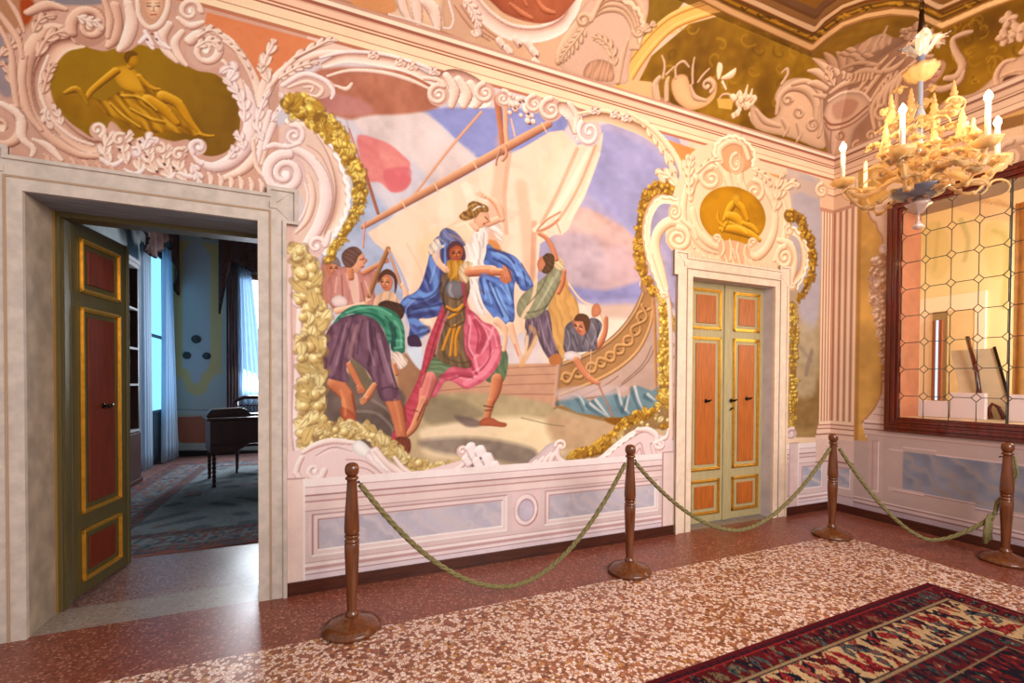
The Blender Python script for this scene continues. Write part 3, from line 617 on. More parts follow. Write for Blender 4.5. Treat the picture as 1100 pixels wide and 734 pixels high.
# man hauling the sail
p.P([(600, 292), (608, 296), (612, 312), (620, 324), (622, 345), (612, 362), (605, 388), (590, 386), (582, 360), (592, 320)], (214, 166, 104), fold=(20, 11, .25, 2), edge=.3, hi=(246, 210, 150), lo=(150, 98, 60))
limb([(606, 292), (604, 304), (600, 314)], [5, 6, 5], SO)
p.P([(565, 342), (576, 338), (588, 333), (592, 345), (594, 362), (600, 378), (604, 388), (596, 390), (588, 384), (580, 370), (576, 360), (570, 372), (564, 378), (564, 360)], (128, 106, 122), fold=(10, 8, .45, 2), edge=.35, hi=(180, 160, 176), lo=(72, 56, 66))
p.P([(555, 330), (560, 318), (572, 308), (584, 298), (594, 288), (602, 284), (604, 292), (600, 306), (594, 318), (588, 330), (578, 340), (565, 343), (557, 340)], (160, 156, 128), fold=(35, 10, .2, 3), edge=.35, hi=(200, 196, 168), lo=(96, 90, 70))
p.P([(592, 276), (598, 274), (606, 283), (604, 290), (596, 288)], (236, 206, 166), fold=(60, 5, .4, 1), edge=.3); limb([(597, 278), (593, 266), (587, 256), (579, 251)], [6, 6, 5, 4], SK)
p.P([(577, 284), (580, 277), (586, 275), (586, 288), (580, 292)], SK[1], edge=.3); p.P([(583, 277), (588, 272), (595, 275), (595, 286), (589, 294), (582, 292), (586, 284)], (112, 82, 58), edge=.35, fold=(70, 4, .4, 1))
p.L([(576, 300), (572, 322), (560, 345), (566, 362), (564, 378)], 4, (240, 208, 176), a=.9); p.L([(570, 352), (576, 362), (560, 392)], 6, (222, 170, 110), a=.6, soft=2)
p.P([(590, 384), (600, 380), (603, 390), (592, 392)], (190, 124, 78), soft=1)
# boy at the gunwale
p.L([(611, 305), (624, 322), (640, 330)], 2, (240, 206, 176)); p.T([(642, 330), (648, 346), (650, 360)], 1.5, (220, 180, 150))
limb([(651, 342), (650, 356), (644, 370), (636, 374)], [5, 6, 7, 6], SO)
p.P([(606, 362), (608, 350), (618, 344), (628, 350), (634, 342), (642, 343), (647, 350), (642, 364), (640, 376), (628, 378), (607, 378)], (122, 112, 122), fold=(30, 9, .45, 2), edge=.35, hi=(172, 164, 174), lo=(70, 62, 70))
p.P([(636, 330), (642, 326), (646, 334), (642, 340), (636, 340)], SK[1], edge=.3); face(623, 352, 8, 14, -.5, SK, None); p.P([(617, 342), (622, 337), (631, 339), (634, 348), (630, 357), (626, 346), (618, 345)], (116, 78, 54), edge=.3)
p.P([(606, 380), (614, 377), (623, 381), (623, 387), (614, 387), (607, 386)], (244, 226, 226), edge=.35); limb([(619, 387), (626, 398), (634, 407), (643, 412)], [8, 7, 6, 4], SK)
p.T([(642, 411), (650, 429), (658, 447)], 1.8, (186, 132, 112), sm=False); p.L([(635, 376), (634, 395), (632, 405)], 1.1, (214, 170, 140))
# bending man
limb([(360, 412), (372, 424), (374, 436), (376, 448)], [17, 15, 13, 14], SO); p.P([(366, 438), (374, 440), (381, 446), (382, 454), (374, 456), (367, 450)], (196, 110, 82), edge=.35)
limb([(420, 425), (426, 442), (430, 458), (432, 474)], [17, 16, 13, 9], SO); p.P([(426, 470), (436, 470), (441, 474), (440, 486), (430, 488), (425, 480)], (140, 78, 62), fold=(20, 3, .4, 1), edge=.3)
p.P([(346, 384), (348, 366), (354, 352), (364, 343), (378, 338), (394, 338), (406, 346), (414, 360), (419, 376), (421, 395), (427, 415), (430, 429), (418, 431), (409, 429), (402, 412), (392, 396), (380, 386), (377, 385), (372, 396), (374, 410), (358, 408), (346, 402)], (128, 94, 112), fold=(8, 15, .4, 3), edge=.4, hi=(178, 146, 162), lo=(74, 48, 62))
for q, w_, c_ in (([(384, 350), (378, 370), (376, 384)], 4, (186, 146, 142)), ([(396, 345), (400, 370), (396, 392)], 4, (80, 54, 70)), ([(406, 360), (412, 385), (420, 410)], 5, (166, 132, 150)), ([(410, 418), (418, 416), (428, 418)], 1.6, (70, 46, 60)), ([(360, 362), (362, 385), (356, 402)], 5, (160, 124, 140))): p.L(q, w_, c_, a=.55, soft=2)
p.P([(406, 328), (413, 323), (422, 324), (432, 328), (434, 338), (428, 344), (414, 336)], (92, 64, 54), edge=.3, fold=(30, 4, .3, 1))
p.P([(358, 348), (368, 335), (382, 328), (400, 328), (416, 331), (428, 339), (434, 352), (435, 366), (434, 379), (422, 378), (419, 368), (418, 372), (412, 354), (402, 343), (388, 338), (374, 338)], (84, 152, 124), fold=(60, 11, .4, 2), edge=.35, hi=(134, 200, 166), lo=(36, 84, 76))
p.L([(420, 348), (423, 360), (422, 374)], 5, (44, 66, 66), a=.6, soft=2)
p.P([(421, 380), (428, 378), (437, 386), (437, 392), (430, 397), (424, 392)], (244, 222, 210), fold=(40, 4, .4, 1), edge=.35); limb([(424, 392), (426, 402)], 4, SO)
limb([(375, 392), (380, 402), (385, 412), (390, 420)], [6, 7, 6, 5], SO); hand(385, 416, -60, SO, 6, 1.7); limb([(402, 414), (396, 424), (390, 432)], [6, 8, 6], SK); hand(394, 428, 215, SK, 7, 1.8)

def acc(lines, col, w_, a_=.6, so=1.2):
    for q in lines: p.L(q, w_, col, a=a_, soft=so)
# bending man: trouser pleats, shirt creases, calf lights
acc([[(368, 350), (362, 370), (354, 392)], [(390, 344), (386, 362), (384, 380)], [(402, 352), (406, 376), (412, 400)], [(378, 346), (370, 372), (366, 396)]], (84, 56, 72), 2, .5)
acc([[(372, 348), (367, 368), (361, 392)], [(395, 345), (396, 368), (402, 392)], [(408, 366), (416, 392), (424, 416)]], (184, 156, 170), 2, .5)
acc([[(372, 336), (388, 331), (406, 331), (420, 338)], [(424, 345), (430, 356), (431, 372)], [(426, 366), (432, 366)], [(424, 374), (432, 373)]], (148, 214, 180), 2, .6)
acc([[(376, 340), (392, 336), (406, 340), (414, 350)], [(424, 352), (426, 362)], [(414, 340), (420, 346)]], (34, 82, 72), 1.8, .6)
acc([[(424, 430), (428, 446), (431, 462)], [(366, 420), (370, 432), (371, 446)]], (240, 166, 118), 3, .5, 2); acc([[(434, 436), (436, 452)], [(378, 424), (382, 440)]], (130, 66, 44), 2, .5)
# cloak and cape
acc([[(472, 262), (468, 284), (462, 304)], [(478, 262), (478, 284)], [(446, 322), (436, 332), (438, 350)]], (166, 196, 244), 1.8, .55)
acc([[(440, 320), (452, 322), (466, 316), (474, 304)], [(444, 332), (460, 330), (476, 326)], [(482, 300), (476, 314), (478, 330)]], (50, 48, 84), 2, .5)
acc([[(482, 334), (474, 356), (468, 380)], [(464, 400), (458, 424), (448, 446)]], (240, 160, 172), 2, .6); acc([[(478, 334), (468, 362), (460, 392), (452, 416)]], (140, 48, 66), 2, .6)
acc([[(510, 340), (520, 352), (526, 366)], [(518, 348), (530, 358), (534, 372)], [(508, 400), (520, 392), (530, 376)], [(490, 404), (502, 408), (512, 404)]], (250, 190, 200), 1.6, .6)
acc([[(508, 344), (514, 360), (512, 376)], [(504, 350), (502, 372), (508, 384)], [(526, 366), (526, 384), (516, 398)], [(484, 408), (496, 404), (508, 406)]], (150, 54, 74), 1.8, .6)
# armour, skirt and arm of the warrior
acc([[(484, 320), (492, 322), (498, 318)], [(480, 332), (490, 336), (500, 330)], [(478, 346), (486, 352), (498, 346)]], (84, 60, 44), 1.6, .7)
acc([[(476, 378), (482, 386), (496, 390), (506, 388)]], (92, 76, 50), 1.6, .7); acc([[(506, 289), (522, 288), (540, 290)]], (255, 214, 176), 2, .5); acc([[(508, 296), (524, 296), (540, 296)]], (150, 84, 60), 1.6, .5)
# her dress, shoulder and hair
acc([[(512, 252), (516, 268), (514, 284)], [(520, 250), (519, 266)], [(506, 300), (512, 318), (518, 332)], [(512, 300), (518, 316)]], (176, 150, 142), 1.4, .6); acc([[(508, 262), (512, 276), (508, 286)], [(516, 246), (514, 258)], [(508, 306), (512, 322)]], (255, 255, 252), 2.2, .6)
acc([[(490, 243), (500, 240), (506, 246)]], (255, 240, 224), 3, .5, 2); acc([[(484, 252), (492, 256), (500, 260)]], (226, 160, 126), 1.8, .5)
acc([[(498, 228), (503, 232), (508, 233)], [(506, 219), (504, 226)], [(512, 218), (518, 222)]], (104, 72, 40), 1.3, .7); acc([[(500, 227), (505, 222), (511, 219)], [(496, 231), (500, 234)]], (232, 196, 134), 1.2, .7)
acc([[(534, 272), (548, 280), (556, 296)], [(526, 304), (534, 322), (546, 338)], [(558, 282), (566, 296), (570, 306)], [(538, 306), (548, 322)], [(522, 306), (528, 326)]], (170, 202, 248), 1.6, .6)
acc([[(530, 278), (544, 286), (550, 300)], [(530, 306), (538, 326), (548, 342)], [(546, 304), (551, 322)], [(562, 292), (566, 308)]], (48, 52, 96), 1.6, .6)
# hauling man, boy, oarsman
acc([[(600, 292), (592, 306), (582, 322)], [(594, 298), (586, 316), (576, 332)]], (206, 204, 176), 1.8, .5); acc([[(588, 296), (580, 312), (566, 328)], [(602, 302), (594, 318), (584, 334)], [(566, 336), (578, 334), (588, 328)]], (98, 94, 72), 1.5, .6)
acc([[(572, 346), (570, 358)], [(580, 344), (584, 362), (592, 380)], [(588, 342), (592, 358), (598, 376)]], (184, 166, 182), 1.4, .6); acc([[(576, 346), (578, 360), (588, 380)], [(568, 346), (566, 360)]], (70, 54, 64), 1.4, .6)
acc([[(610, 356), (612, 368), (610, 376)], [(636, 348), (640, 358), (636, 370)], [(628, 362), (632, 372)]], (180, 172, 182), 1.5, .6); acc([[(616, 360), (620, 372)], [(644, 350), (642, 362)], [(630, 358), (626, 370)]], (66, 58, 66), 1.5, .6)
acc([[(362, 298), (360, 314)], [(372, 294), (376, 310)], [(392, 302), (398, 318)]], (244, 200, 188), 1.6, .6); acc([[(367, 296), (368, 318)], [(388, 304), (392, 324)]], (140, 84, 78), 1.5, .6)
p.only = None
p.only = cm
# ---------------- cornice on the main wall
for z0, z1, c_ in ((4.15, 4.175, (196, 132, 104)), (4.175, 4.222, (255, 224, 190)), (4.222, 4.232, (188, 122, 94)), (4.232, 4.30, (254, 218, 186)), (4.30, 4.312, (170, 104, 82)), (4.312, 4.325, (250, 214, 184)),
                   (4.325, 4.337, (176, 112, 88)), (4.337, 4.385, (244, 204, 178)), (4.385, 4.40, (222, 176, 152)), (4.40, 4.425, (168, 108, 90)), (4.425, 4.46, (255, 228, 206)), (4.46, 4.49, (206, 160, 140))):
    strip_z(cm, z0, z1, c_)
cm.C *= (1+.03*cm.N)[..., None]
# orange fields under the cornice
p.P([(222, 13), (338, 44), (344, 50), (326, 60), (316, 70), (306, 66), (300, 78), (290, 82), (284, 92), (270, 78), (250, 50), (234, 34), (220, 26)], (224, 142, 100), sm=False, mott=.15)
p.P([(716, 150), (770, 168), (758, 178), (748, 196), (744, 186), (736, 180), (728, 170)], (240, 158, 98), sm=False, mott=.15)
p.P([(820, 184), (842, 190), (836, 204), (828, 200)], (240, 168, 108), sm=False)
p.P([(838, 186), (884, 198), (878, 214), (862, 206), (846, 210)], (208, 184, 172), sm=False, mott=.1)
p.P([(-20, -20), (30, -20), (30, 30), (-20, 30)], (190, 140, 108), soft=4); p.P([(22, 0), (36, 2), (34, 20), (25, 26)], (178, 84, 40), soft=3); p.P([(44, -10), (110, -10), (110, 4), (60, 4)], (150, 142, 146), soft=3)
p.P([(0, 28), (8, 60), (14, 100), (0, 100), (-10, 60)], (150, 140, 150), soft=4, a=.8)
# ---------------- left overdoor cartouche
MED = [(53, 88), (57, 75), (68, 60), (85, 49), (98, 52), (112, 55), (124, 52), (132, 56), (142, 53), (150, 48), (162, 51), (178, 54), (186, 64), (196, 70), (200, 70), (212, 76), (232, 80), (246, 93), (255, 110), (258, 130), (254, 150), (243, 163), (228, 168), (215, 165), (210, 160), (202, 150), (188, 152), (178, 150), (160, 145), (140, 146), (130, 136), (119, 130), (112, 144), (100, 148), (90, 142), (75, 131), (60, 114)]
p.P([(a*1.0+(a-155)*.13, b+(b-105)*.16) for a, b in MED], (214, 170, 154), mott=.1)
p.P(MED, (162, 124, 28), mott=.35, sm=True, hi=(186, 148, 44), lo=(96, 66, 8), grad=(150, 60, 250, 150, (140, 104, 34)))
GH = ((250, 200, 84), (206, 150, 34), (104, 66, 8))
p.P([(60, 112), (72, 96), (88, 96), (96, 108), (110, 118), (140, 128), (178, 140), (170, 148), (140, 148), (120, 130), (96, 132), (78, 126)], (158, 116, 22), soft=3, mott=.4)
p.P([(96, 104), (112, 108), (130, 98), (150, 98), (170, 104), (188, 112), (196, 124), (214, 140), (208, 146), (186, 142), (160, 142), (130, 130), (108, 120)], (190, 140, 34), fold=(35, 13, .6, 2), edge=.4, hi=GH[0], lo=GH[2])
p.P([(122, 74), (134, 70), (146, 76), (154, 88), (156, 98), (140, 98), (126, 90)], (222, 168, 50), edge=.35, hi=(255, 218, 120), lo=GH[2]); p.P([(150, 80), (158, 86), (166, 100), (158, 100), (152, 92)], (170, 120, 26), fold=(20, 5, .5, 1), edge=.3)
for q, w_ in (([(125, 76), (112, 86), (98, 98), (92, 108)], [8, 7, 6, 4]), ([(150, 82), (162, 94), (172, 96)], [6, 5, 3]), ([(176, 104), (192, 112), (204, 130), (216, 144)], [14, 12, 8, 4]), ([(160, 108), (176, 118), (190, 132)], [14, 13, 8])): p.T(q, w_, GH[1], GH[0], GH[2], out=.5)
p.T([(214, 144), (222, 146), (230, 146)], [4, 4, 2], GH[1], GH[0], GH[2]); p.T([(140, 66), (140, 72)], 6, GH[1], GH[0], GH[2]); p.P([(134, 62), (136, 57), (142, 56), (148, 60), (149, 67), (144, 71), (138, 70)], GH[1], edge=.4, hi=GH[0], lo=GH[2]); p.P([(133, 62), (136, 56), (144, 55), (148, 59), (141, 61), (137, 68)], (140, 98, 18), edge=.3)
for q in ([(130, 102), (150, 104), (168, 118)], [(140, 116), (160, 126), (176, 130)], [(118, 110), (130, 122), (150, 136)]): p.L(q, 2, GH[0], a=.7, soft=1); p.L([(a+1, b+3) for a, b in q], 2, GH[2], a=.5, soft=1)
p.T([(70, 100), (82, 96), (90, 104), (94, 112)], [4, 8, 6, 3], (176, 130, 28), GH[0], GH[2])
# frame mouldings round it
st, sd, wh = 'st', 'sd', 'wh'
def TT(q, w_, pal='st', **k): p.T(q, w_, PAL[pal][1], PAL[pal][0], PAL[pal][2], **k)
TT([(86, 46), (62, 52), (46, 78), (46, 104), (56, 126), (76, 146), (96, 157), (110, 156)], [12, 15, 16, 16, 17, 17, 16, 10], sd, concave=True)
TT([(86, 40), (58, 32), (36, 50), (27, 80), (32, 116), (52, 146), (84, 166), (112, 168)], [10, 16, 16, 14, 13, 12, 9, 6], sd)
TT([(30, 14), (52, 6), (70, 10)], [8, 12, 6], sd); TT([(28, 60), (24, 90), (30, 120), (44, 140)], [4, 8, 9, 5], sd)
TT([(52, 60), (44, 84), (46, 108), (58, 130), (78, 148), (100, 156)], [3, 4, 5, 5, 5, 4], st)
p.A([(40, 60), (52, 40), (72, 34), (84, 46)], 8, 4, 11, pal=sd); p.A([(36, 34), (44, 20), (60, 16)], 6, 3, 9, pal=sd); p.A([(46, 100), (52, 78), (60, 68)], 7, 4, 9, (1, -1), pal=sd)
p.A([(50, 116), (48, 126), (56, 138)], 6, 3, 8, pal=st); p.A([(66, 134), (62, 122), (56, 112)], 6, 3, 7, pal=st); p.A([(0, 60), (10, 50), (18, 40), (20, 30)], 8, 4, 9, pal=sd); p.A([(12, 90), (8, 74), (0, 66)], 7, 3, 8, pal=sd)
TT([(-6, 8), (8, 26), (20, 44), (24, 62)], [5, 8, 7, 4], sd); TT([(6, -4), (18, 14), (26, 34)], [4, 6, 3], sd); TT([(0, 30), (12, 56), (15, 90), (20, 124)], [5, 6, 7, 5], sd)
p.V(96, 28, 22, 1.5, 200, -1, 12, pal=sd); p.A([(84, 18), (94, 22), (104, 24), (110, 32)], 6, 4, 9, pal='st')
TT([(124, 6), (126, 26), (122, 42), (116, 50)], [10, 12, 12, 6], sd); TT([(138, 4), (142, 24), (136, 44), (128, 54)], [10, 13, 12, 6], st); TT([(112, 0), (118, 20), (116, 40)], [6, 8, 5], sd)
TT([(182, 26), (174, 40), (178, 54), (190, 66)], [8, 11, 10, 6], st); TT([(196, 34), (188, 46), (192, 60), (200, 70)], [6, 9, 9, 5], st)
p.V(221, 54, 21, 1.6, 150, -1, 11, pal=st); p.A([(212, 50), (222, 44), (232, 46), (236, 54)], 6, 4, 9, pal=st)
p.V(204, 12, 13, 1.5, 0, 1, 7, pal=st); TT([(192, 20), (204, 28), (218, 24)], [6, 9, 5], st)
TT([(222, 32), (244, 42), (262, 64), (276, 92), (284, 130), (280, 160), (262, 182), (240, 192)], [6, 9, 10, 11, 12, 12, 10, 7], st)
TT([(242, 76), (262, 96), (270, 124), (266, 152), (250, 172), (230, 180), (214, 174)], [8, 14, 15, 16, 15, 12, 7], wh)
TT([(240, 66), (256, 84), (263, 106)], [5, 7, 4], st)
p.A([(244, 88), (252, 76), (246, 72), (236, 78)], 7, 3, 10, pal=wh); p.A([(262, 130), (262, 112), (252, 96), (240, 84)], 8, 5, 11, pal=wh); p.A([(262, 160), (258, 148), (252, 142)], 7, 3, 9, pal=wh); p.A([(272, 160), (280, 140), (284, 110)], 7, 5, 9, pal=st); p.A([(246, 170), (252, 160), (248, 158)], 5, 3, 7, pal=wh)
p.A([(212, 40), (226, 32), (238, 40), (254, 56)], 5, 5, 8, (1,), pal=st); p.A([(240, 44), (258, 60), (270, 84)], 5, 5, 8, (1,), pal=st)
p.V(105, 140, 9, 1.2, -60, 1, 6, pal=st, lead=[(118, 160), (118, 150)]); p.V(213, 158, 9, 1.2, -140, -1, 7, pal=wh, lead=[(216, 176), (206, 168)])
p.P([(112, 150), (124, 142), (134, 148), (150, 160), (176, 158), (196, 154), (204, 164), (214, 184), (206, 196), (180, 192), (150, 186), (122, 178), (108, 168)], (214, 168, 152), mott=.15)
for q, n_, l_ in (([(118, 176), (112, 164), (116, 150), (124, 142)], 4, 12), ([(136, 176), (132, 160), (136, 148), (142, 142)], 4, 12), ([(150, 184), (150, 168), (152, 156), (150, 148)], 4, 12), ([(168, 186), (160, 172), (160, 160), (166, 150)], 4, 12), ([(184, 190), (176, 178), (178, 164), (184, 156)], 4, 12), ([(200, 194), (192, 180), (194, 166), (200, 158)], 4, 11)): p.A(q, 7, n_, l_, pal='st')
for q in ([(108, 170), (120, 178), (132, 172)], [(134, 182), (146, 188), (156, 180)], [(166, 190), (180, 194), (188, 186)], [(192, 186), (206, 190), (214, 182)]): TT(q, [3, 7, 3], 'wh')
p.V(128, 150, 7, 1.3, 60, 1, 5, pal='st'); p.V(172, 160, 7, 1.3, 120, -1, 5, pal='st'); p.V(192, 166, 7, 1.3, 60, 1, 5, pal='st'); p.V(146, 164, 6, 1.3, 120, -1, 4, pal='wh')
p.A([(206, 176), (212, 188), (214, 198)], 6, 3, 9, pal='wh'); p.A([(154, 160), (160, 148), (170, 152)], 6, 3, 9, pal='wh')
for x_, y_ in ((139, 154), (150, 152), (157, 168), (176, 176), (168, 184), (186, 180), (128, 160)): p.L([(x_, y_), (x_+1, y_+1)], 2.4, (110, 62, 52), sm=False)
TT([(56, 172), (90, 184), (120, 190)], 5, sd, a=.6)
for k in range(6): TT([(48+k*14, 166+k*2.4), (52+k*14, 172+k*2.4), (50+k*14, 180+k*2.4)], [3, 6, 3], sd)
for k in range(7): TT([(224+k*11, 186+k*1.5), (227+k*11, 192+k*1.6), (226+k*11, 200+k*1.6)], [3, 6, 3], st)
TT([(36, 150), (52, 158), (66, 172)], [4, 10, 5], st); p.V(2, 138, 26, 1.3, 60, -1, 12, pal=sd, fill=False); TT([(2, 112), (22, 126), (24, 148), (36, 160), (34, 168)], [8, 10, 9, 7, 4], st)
# mask
p.P([(150, 2), (152, -10), (176, -10), (178, 4), (174, 20), (166, 30), (156, 26), (150, 16)], (214, 168, 142), soft=1); TT([(148, 0), (150, 18), (160, 30), (172, 26), (180, 10), (181, -6)], [5, 6, 7, 7, 6, 5], st)
face(165, 8, 13, 0, 0, ((255, 224, 196), (234, 188, 158), (160, 104, 82)), None)
p.P([(152, -2), (158, -8), (172, -8), (178, 0), (166, -4)], (226, 180, 148), fold=(0, 5, .4, 1)); TT([(156, 34), (160, 44), (164, 52)], [5, 9, 4], wh); TT([(168, 36), (172, 46), (182, 52)], [4, 8, 4], wh); TT([(150, 46), (158, 40), (164, 48)], [4, 6, 4], wh)
for x_, y_ in ((158, 42), (168, 42), (163, 36)): p.L([(x_, y_), (x_+.8, y_+1)], 2, (120, 70, 58), sm=False)
# stem and leaves between the overdoor and the fresco frame
TT([(281, 176), (286, 150), (284, 120), (283, 96), (290, 76)], [5, 9, 12, 10, 6], st)
TT([(284, 110), (296, 84), (318, 68), (346, 58), (376, 58), (410, 62)], [6, 8, 9, 8, 7, 4], st); TT([(288, 96), (302, 78), (320, 60), (336, 52), (362, 44)], [4, 5, 5, 4, 2], st)
p.A([(288, 88), (284, 68), (292, 50), (294, 42)], 8, 4, 10, pal=st); p.A([(316, 62), (336, 52), (352, 44), (362, 44)], 6, 5, 9, (1,), pal=st); p.A([(280, 78), (280, 68)], 4, 2, 7, pal=st); p.A([(300, 84), (320, 72), (342, 66)], 6, 5, 8, pal=st)
p.P([(302, 88), (322, 78), (346, 82), (360, 92), (352, 104), (334, 106), (312, 98)], (222, 184, 170), mott=.1); TT([(304, 92), (326, 80), (348, 86), (358, 98), (356, 106)], [5, 6, 6, 5, 3], wh); TT([(310, 94), (330, 88), (346, 96), (340, 104), (326, 100)], [3, 5, 5, 4, 2], st); TT([(326, 94), (336, 94), (334, 99)], [2, 4, 2], st)
TT([(360, 92), (372, 96), (378, 90)], [3, 5, 3], st); TT([(352, 82), (376, 76), (410, 78), (440, 86), (462, 96)], [3, 4, 5, 5, 3], st)
TT([(348, 70), (372, 62), (410, 66), (440, 74), (466, 88)], [6, 10, 12, 11, 9], 'st', concave=True); TT([(344, 62), (372, 56), (410, 58), (440, 66), (462, 74), (478, 84)], [3, 4, 4, 4, 4, 5], wh)
TT([(276, 178), (282, 150), (290, 120)], [4, 7, 5], wh); p.A([(282, 150), (276, 134), (282, 112), (290, 96)], 8, 5, 8, pal=wh); TT([(272, 150), (276, 180), (292, 196)], [4, 5, 5], st)
TT([(300, 118), (292, 138), (284, 160)], [6, 7, 4], wh); p.A([(292, 130), (302, 118), (306, 108), (300, 100)], 6, 4, 8, pal=wh)
p.P([(298, 122), (314, 116), (312, 130), (300, 136)], (214, 206, 216), soft=1.5)
# big scroll right of the left door
p.P([(290, 185), (305, 160), (302, 136), (318, 128), (340, 136), (358, 158), (371, 190), (374, 215), (366, 244), (352, 264), (336, 282), (322, 272), (314, 250), (326, 240), (322, 205)], (236, 206, 192), mott=.08)
TT([(316, 128), (334, 132), (350, 148), (362, 172), (368, 200), (364, 228), (352, 252)], [9, 14, 16, 16, 15, 12, 8], st, concave=True)
TT([(308, 158), (330, 168), (346, 188), (351, 214), (344, 240), (332, 260), (322, 274)], [9, 11, 13, 14, 13, 11, 7], wh)
TT([(318, 176), (332, 192), (336, 214), (330, 236), (318, 250)], [4, 6, 7, 6, 3], st); TT([(327, 196), (331, 212), (326, 230), (318, 242)], 2.6, wh)
p.V(306, 187, 23, 2.1, 80, 1, 12, pal=wh); p.V(316, 146, 12, 1.7, 100, -1, 6, pal=wh); TT([(288, 158), (296, 156), (308, 158), (322, 154)], [5, 7, 5, 4], wh)
p.F([(308, 130), (324, 128), (342, 138), (358, 160), (370, 190), (374, 214), (368, 238), (356, 256), (348, 272)], 2.5, wh, 4.5, 3); p.L([(330, 156), (344, 166), (354, 186), (359, 206), (357, 226), (348, 246), (340, 258)], 1.1, (190, 140, 130), a=.8)
p.V(340, 264, 10, 1.3, 0, 1, 6, pal=wh, lead=[(354, 250), (352, 258)])
# upright strip left of the fresco, lower curl
TT([(320, 280), (314, 310), (318, 326), (330, 330)], [7, 9, 8, 4], wh); p.A([(316, 322), (326, 320), (338, 316)], 6, 3, 7, pal=wh); TT([(313, 284), (311, 330), (312, 400), (312, 470), (316, 500)], 5, 'lo'); TT([(322, 334), (320, 400), (318, 460), (322, 488)], [6, 7, 7, 8], wh)
# festoons of fruit
p.G([(308, 112), (322, 112), (336, 122), (348, 136)], [18, 26, 24, 20], 'gl', 1, 2.0, sz=1.2)
p.G([(346, 130), (360, 146), (374, 166), (383, 188), (386, 208)], [24, 22, 18, 15, 14], 'gl', 2, 2.3); p.G([(386, 200), (386, 218), (378, 236), (370, 250), (358, 268), (352, 280)], [16, 17, 13, 11, 9, 6], 'gl', 3, 2.6)
p.G([(320, 268), (330, 290), (332, 318), (340, 350), (332, 376)], [8, 26, 28, 32, 24], 'gp', 4, 1.6, sz=1.25); p.G([(332, 370), (336, 395), (334, 420), (334, 444), (336, 468), (346, 480)], [26, 26, 24, 26, 32, 22], 'gp', 5, 1.6, sz=1.25)
p.G([(344, 470), (364, 460), (382, 464), (396, 464), (410, 476), (424, 484), (440, 498), (460, 502), (486, 500)], [22, 22, 18, 16, 14, 16, 13, 11, 6], 'gp', 6, 2.0, leaf=.75, sz=1.2)
p.G([(730, 200), (716, 202), (702, 206), (694, 222), (689, 244), (687, 268), (690, 292), (702, 314)], [12, 16, 18, 17, 15, 12, 10, 8], 'go', 7, 3., sz=.85)
p.G([(712, 316), (716, 344), (714, 380), (714, 420), (712, 452)], [12, 15, 14, 16, 20], 'gl', 8, 3.2, sz=.85); p.G([(716, 450), (696, 450), (676, 456), (658, 472), (636, 484), (612, 490)], [26, 24, 18, 16, 10, 6], 'go', 9, 2.4, sz=.9); p.G([(712, 446), (700, 456), (676, 464), (660, 476)], [20, 14, 12, 8], 'gp', 19, .7, sz=.8)
# ---------------- top frame of the fresco
TT([(478, 88), (492, 92), (506, 98), (516, 102)], [20, 34, 34, 26], st, concave=True)
for x_, w_ in ((484, 13), (497, 14), (510, 13)): TT([(x_-4, 82+(x_-484)*.33), (x_+4, 96+(x_-484)*.3), (x_+1, 114)], [w_*.7, w_, w_*.5], st)
p.V(471, 102, 12, 1.7, 60, 1, 6, pal=st, lead=[(456, 84), (470, 86)]); p.V(521, 100, 11, 1.5, 100, 1, 6, pal=st); p.V(541, 106, 9, 1.4, 90, -1, 5, pal=st)
for k in range(26):
    a = random.uniform(546, 578); b = 100+(a-546)*.3+random.uniform(0, 24); p.T([(a, b), (a+.4, b+.4)], random.uniform(4, 7), *(PAL['st'][i] for i in (1, 0, 2)), sm=False, out=.7)
    if k % 3 == 0: p.L([(a+2, b+3), (a+3, b+3.4)], 2, (120, 70, 54), sm=False)
p.V(574, 112, 10, 1.4, 90, 1, 5, pal=st); p.V(592, 118, 13, 1.5, 90, 1, 6, pal=st)
TT([(604, 116), (616, 124), (622, 140), (628, 152)], [12, 20, 18, 8], st, concave=True); TT([(612, 112), (620, 126), (618, 142)], [6, 8, 5], st); p.V(633, 142, 13, 1.6, 120, 1, 6, pal=wh, ry=16)
TT([(628, 128), (646, 126), (668, 132), (692, 142), (712, 158)], [6, 9, 10, 10, 8], 'cv', concave=True); TT([(622, 122), (646, 119), (672, 125), (696, 136), (716, 152)], [3, 4, 4, 4, 4], 'br')
for x_, y_ in ((634, 118), (656, 122), (668, 126), (425, 66), (438, 70), (462, 76), (396, 58)): p.A([(x_, y_+4), (x_+5, y_), (x_+10, y_+4)], 4, 3, 6, pal='st')
p.A([(690, 128), (700, 142), (712, 158), (722, 180), (728, 200)], 7, 7, 8, pal='br'); TT([(676, 122), (698, 136), (714, 152), (730, 176), (736, 205), (738, 230)], [3, 5, 7, 8, 8, 7], 'br'); p.A([(728, 200), (718, 188), (708, 186), (714, 196)], 6, 4, 8, pal='br'); p.A([(736, 196), (736, 176), (740, 166)], 5, 3, 6, pal='br')
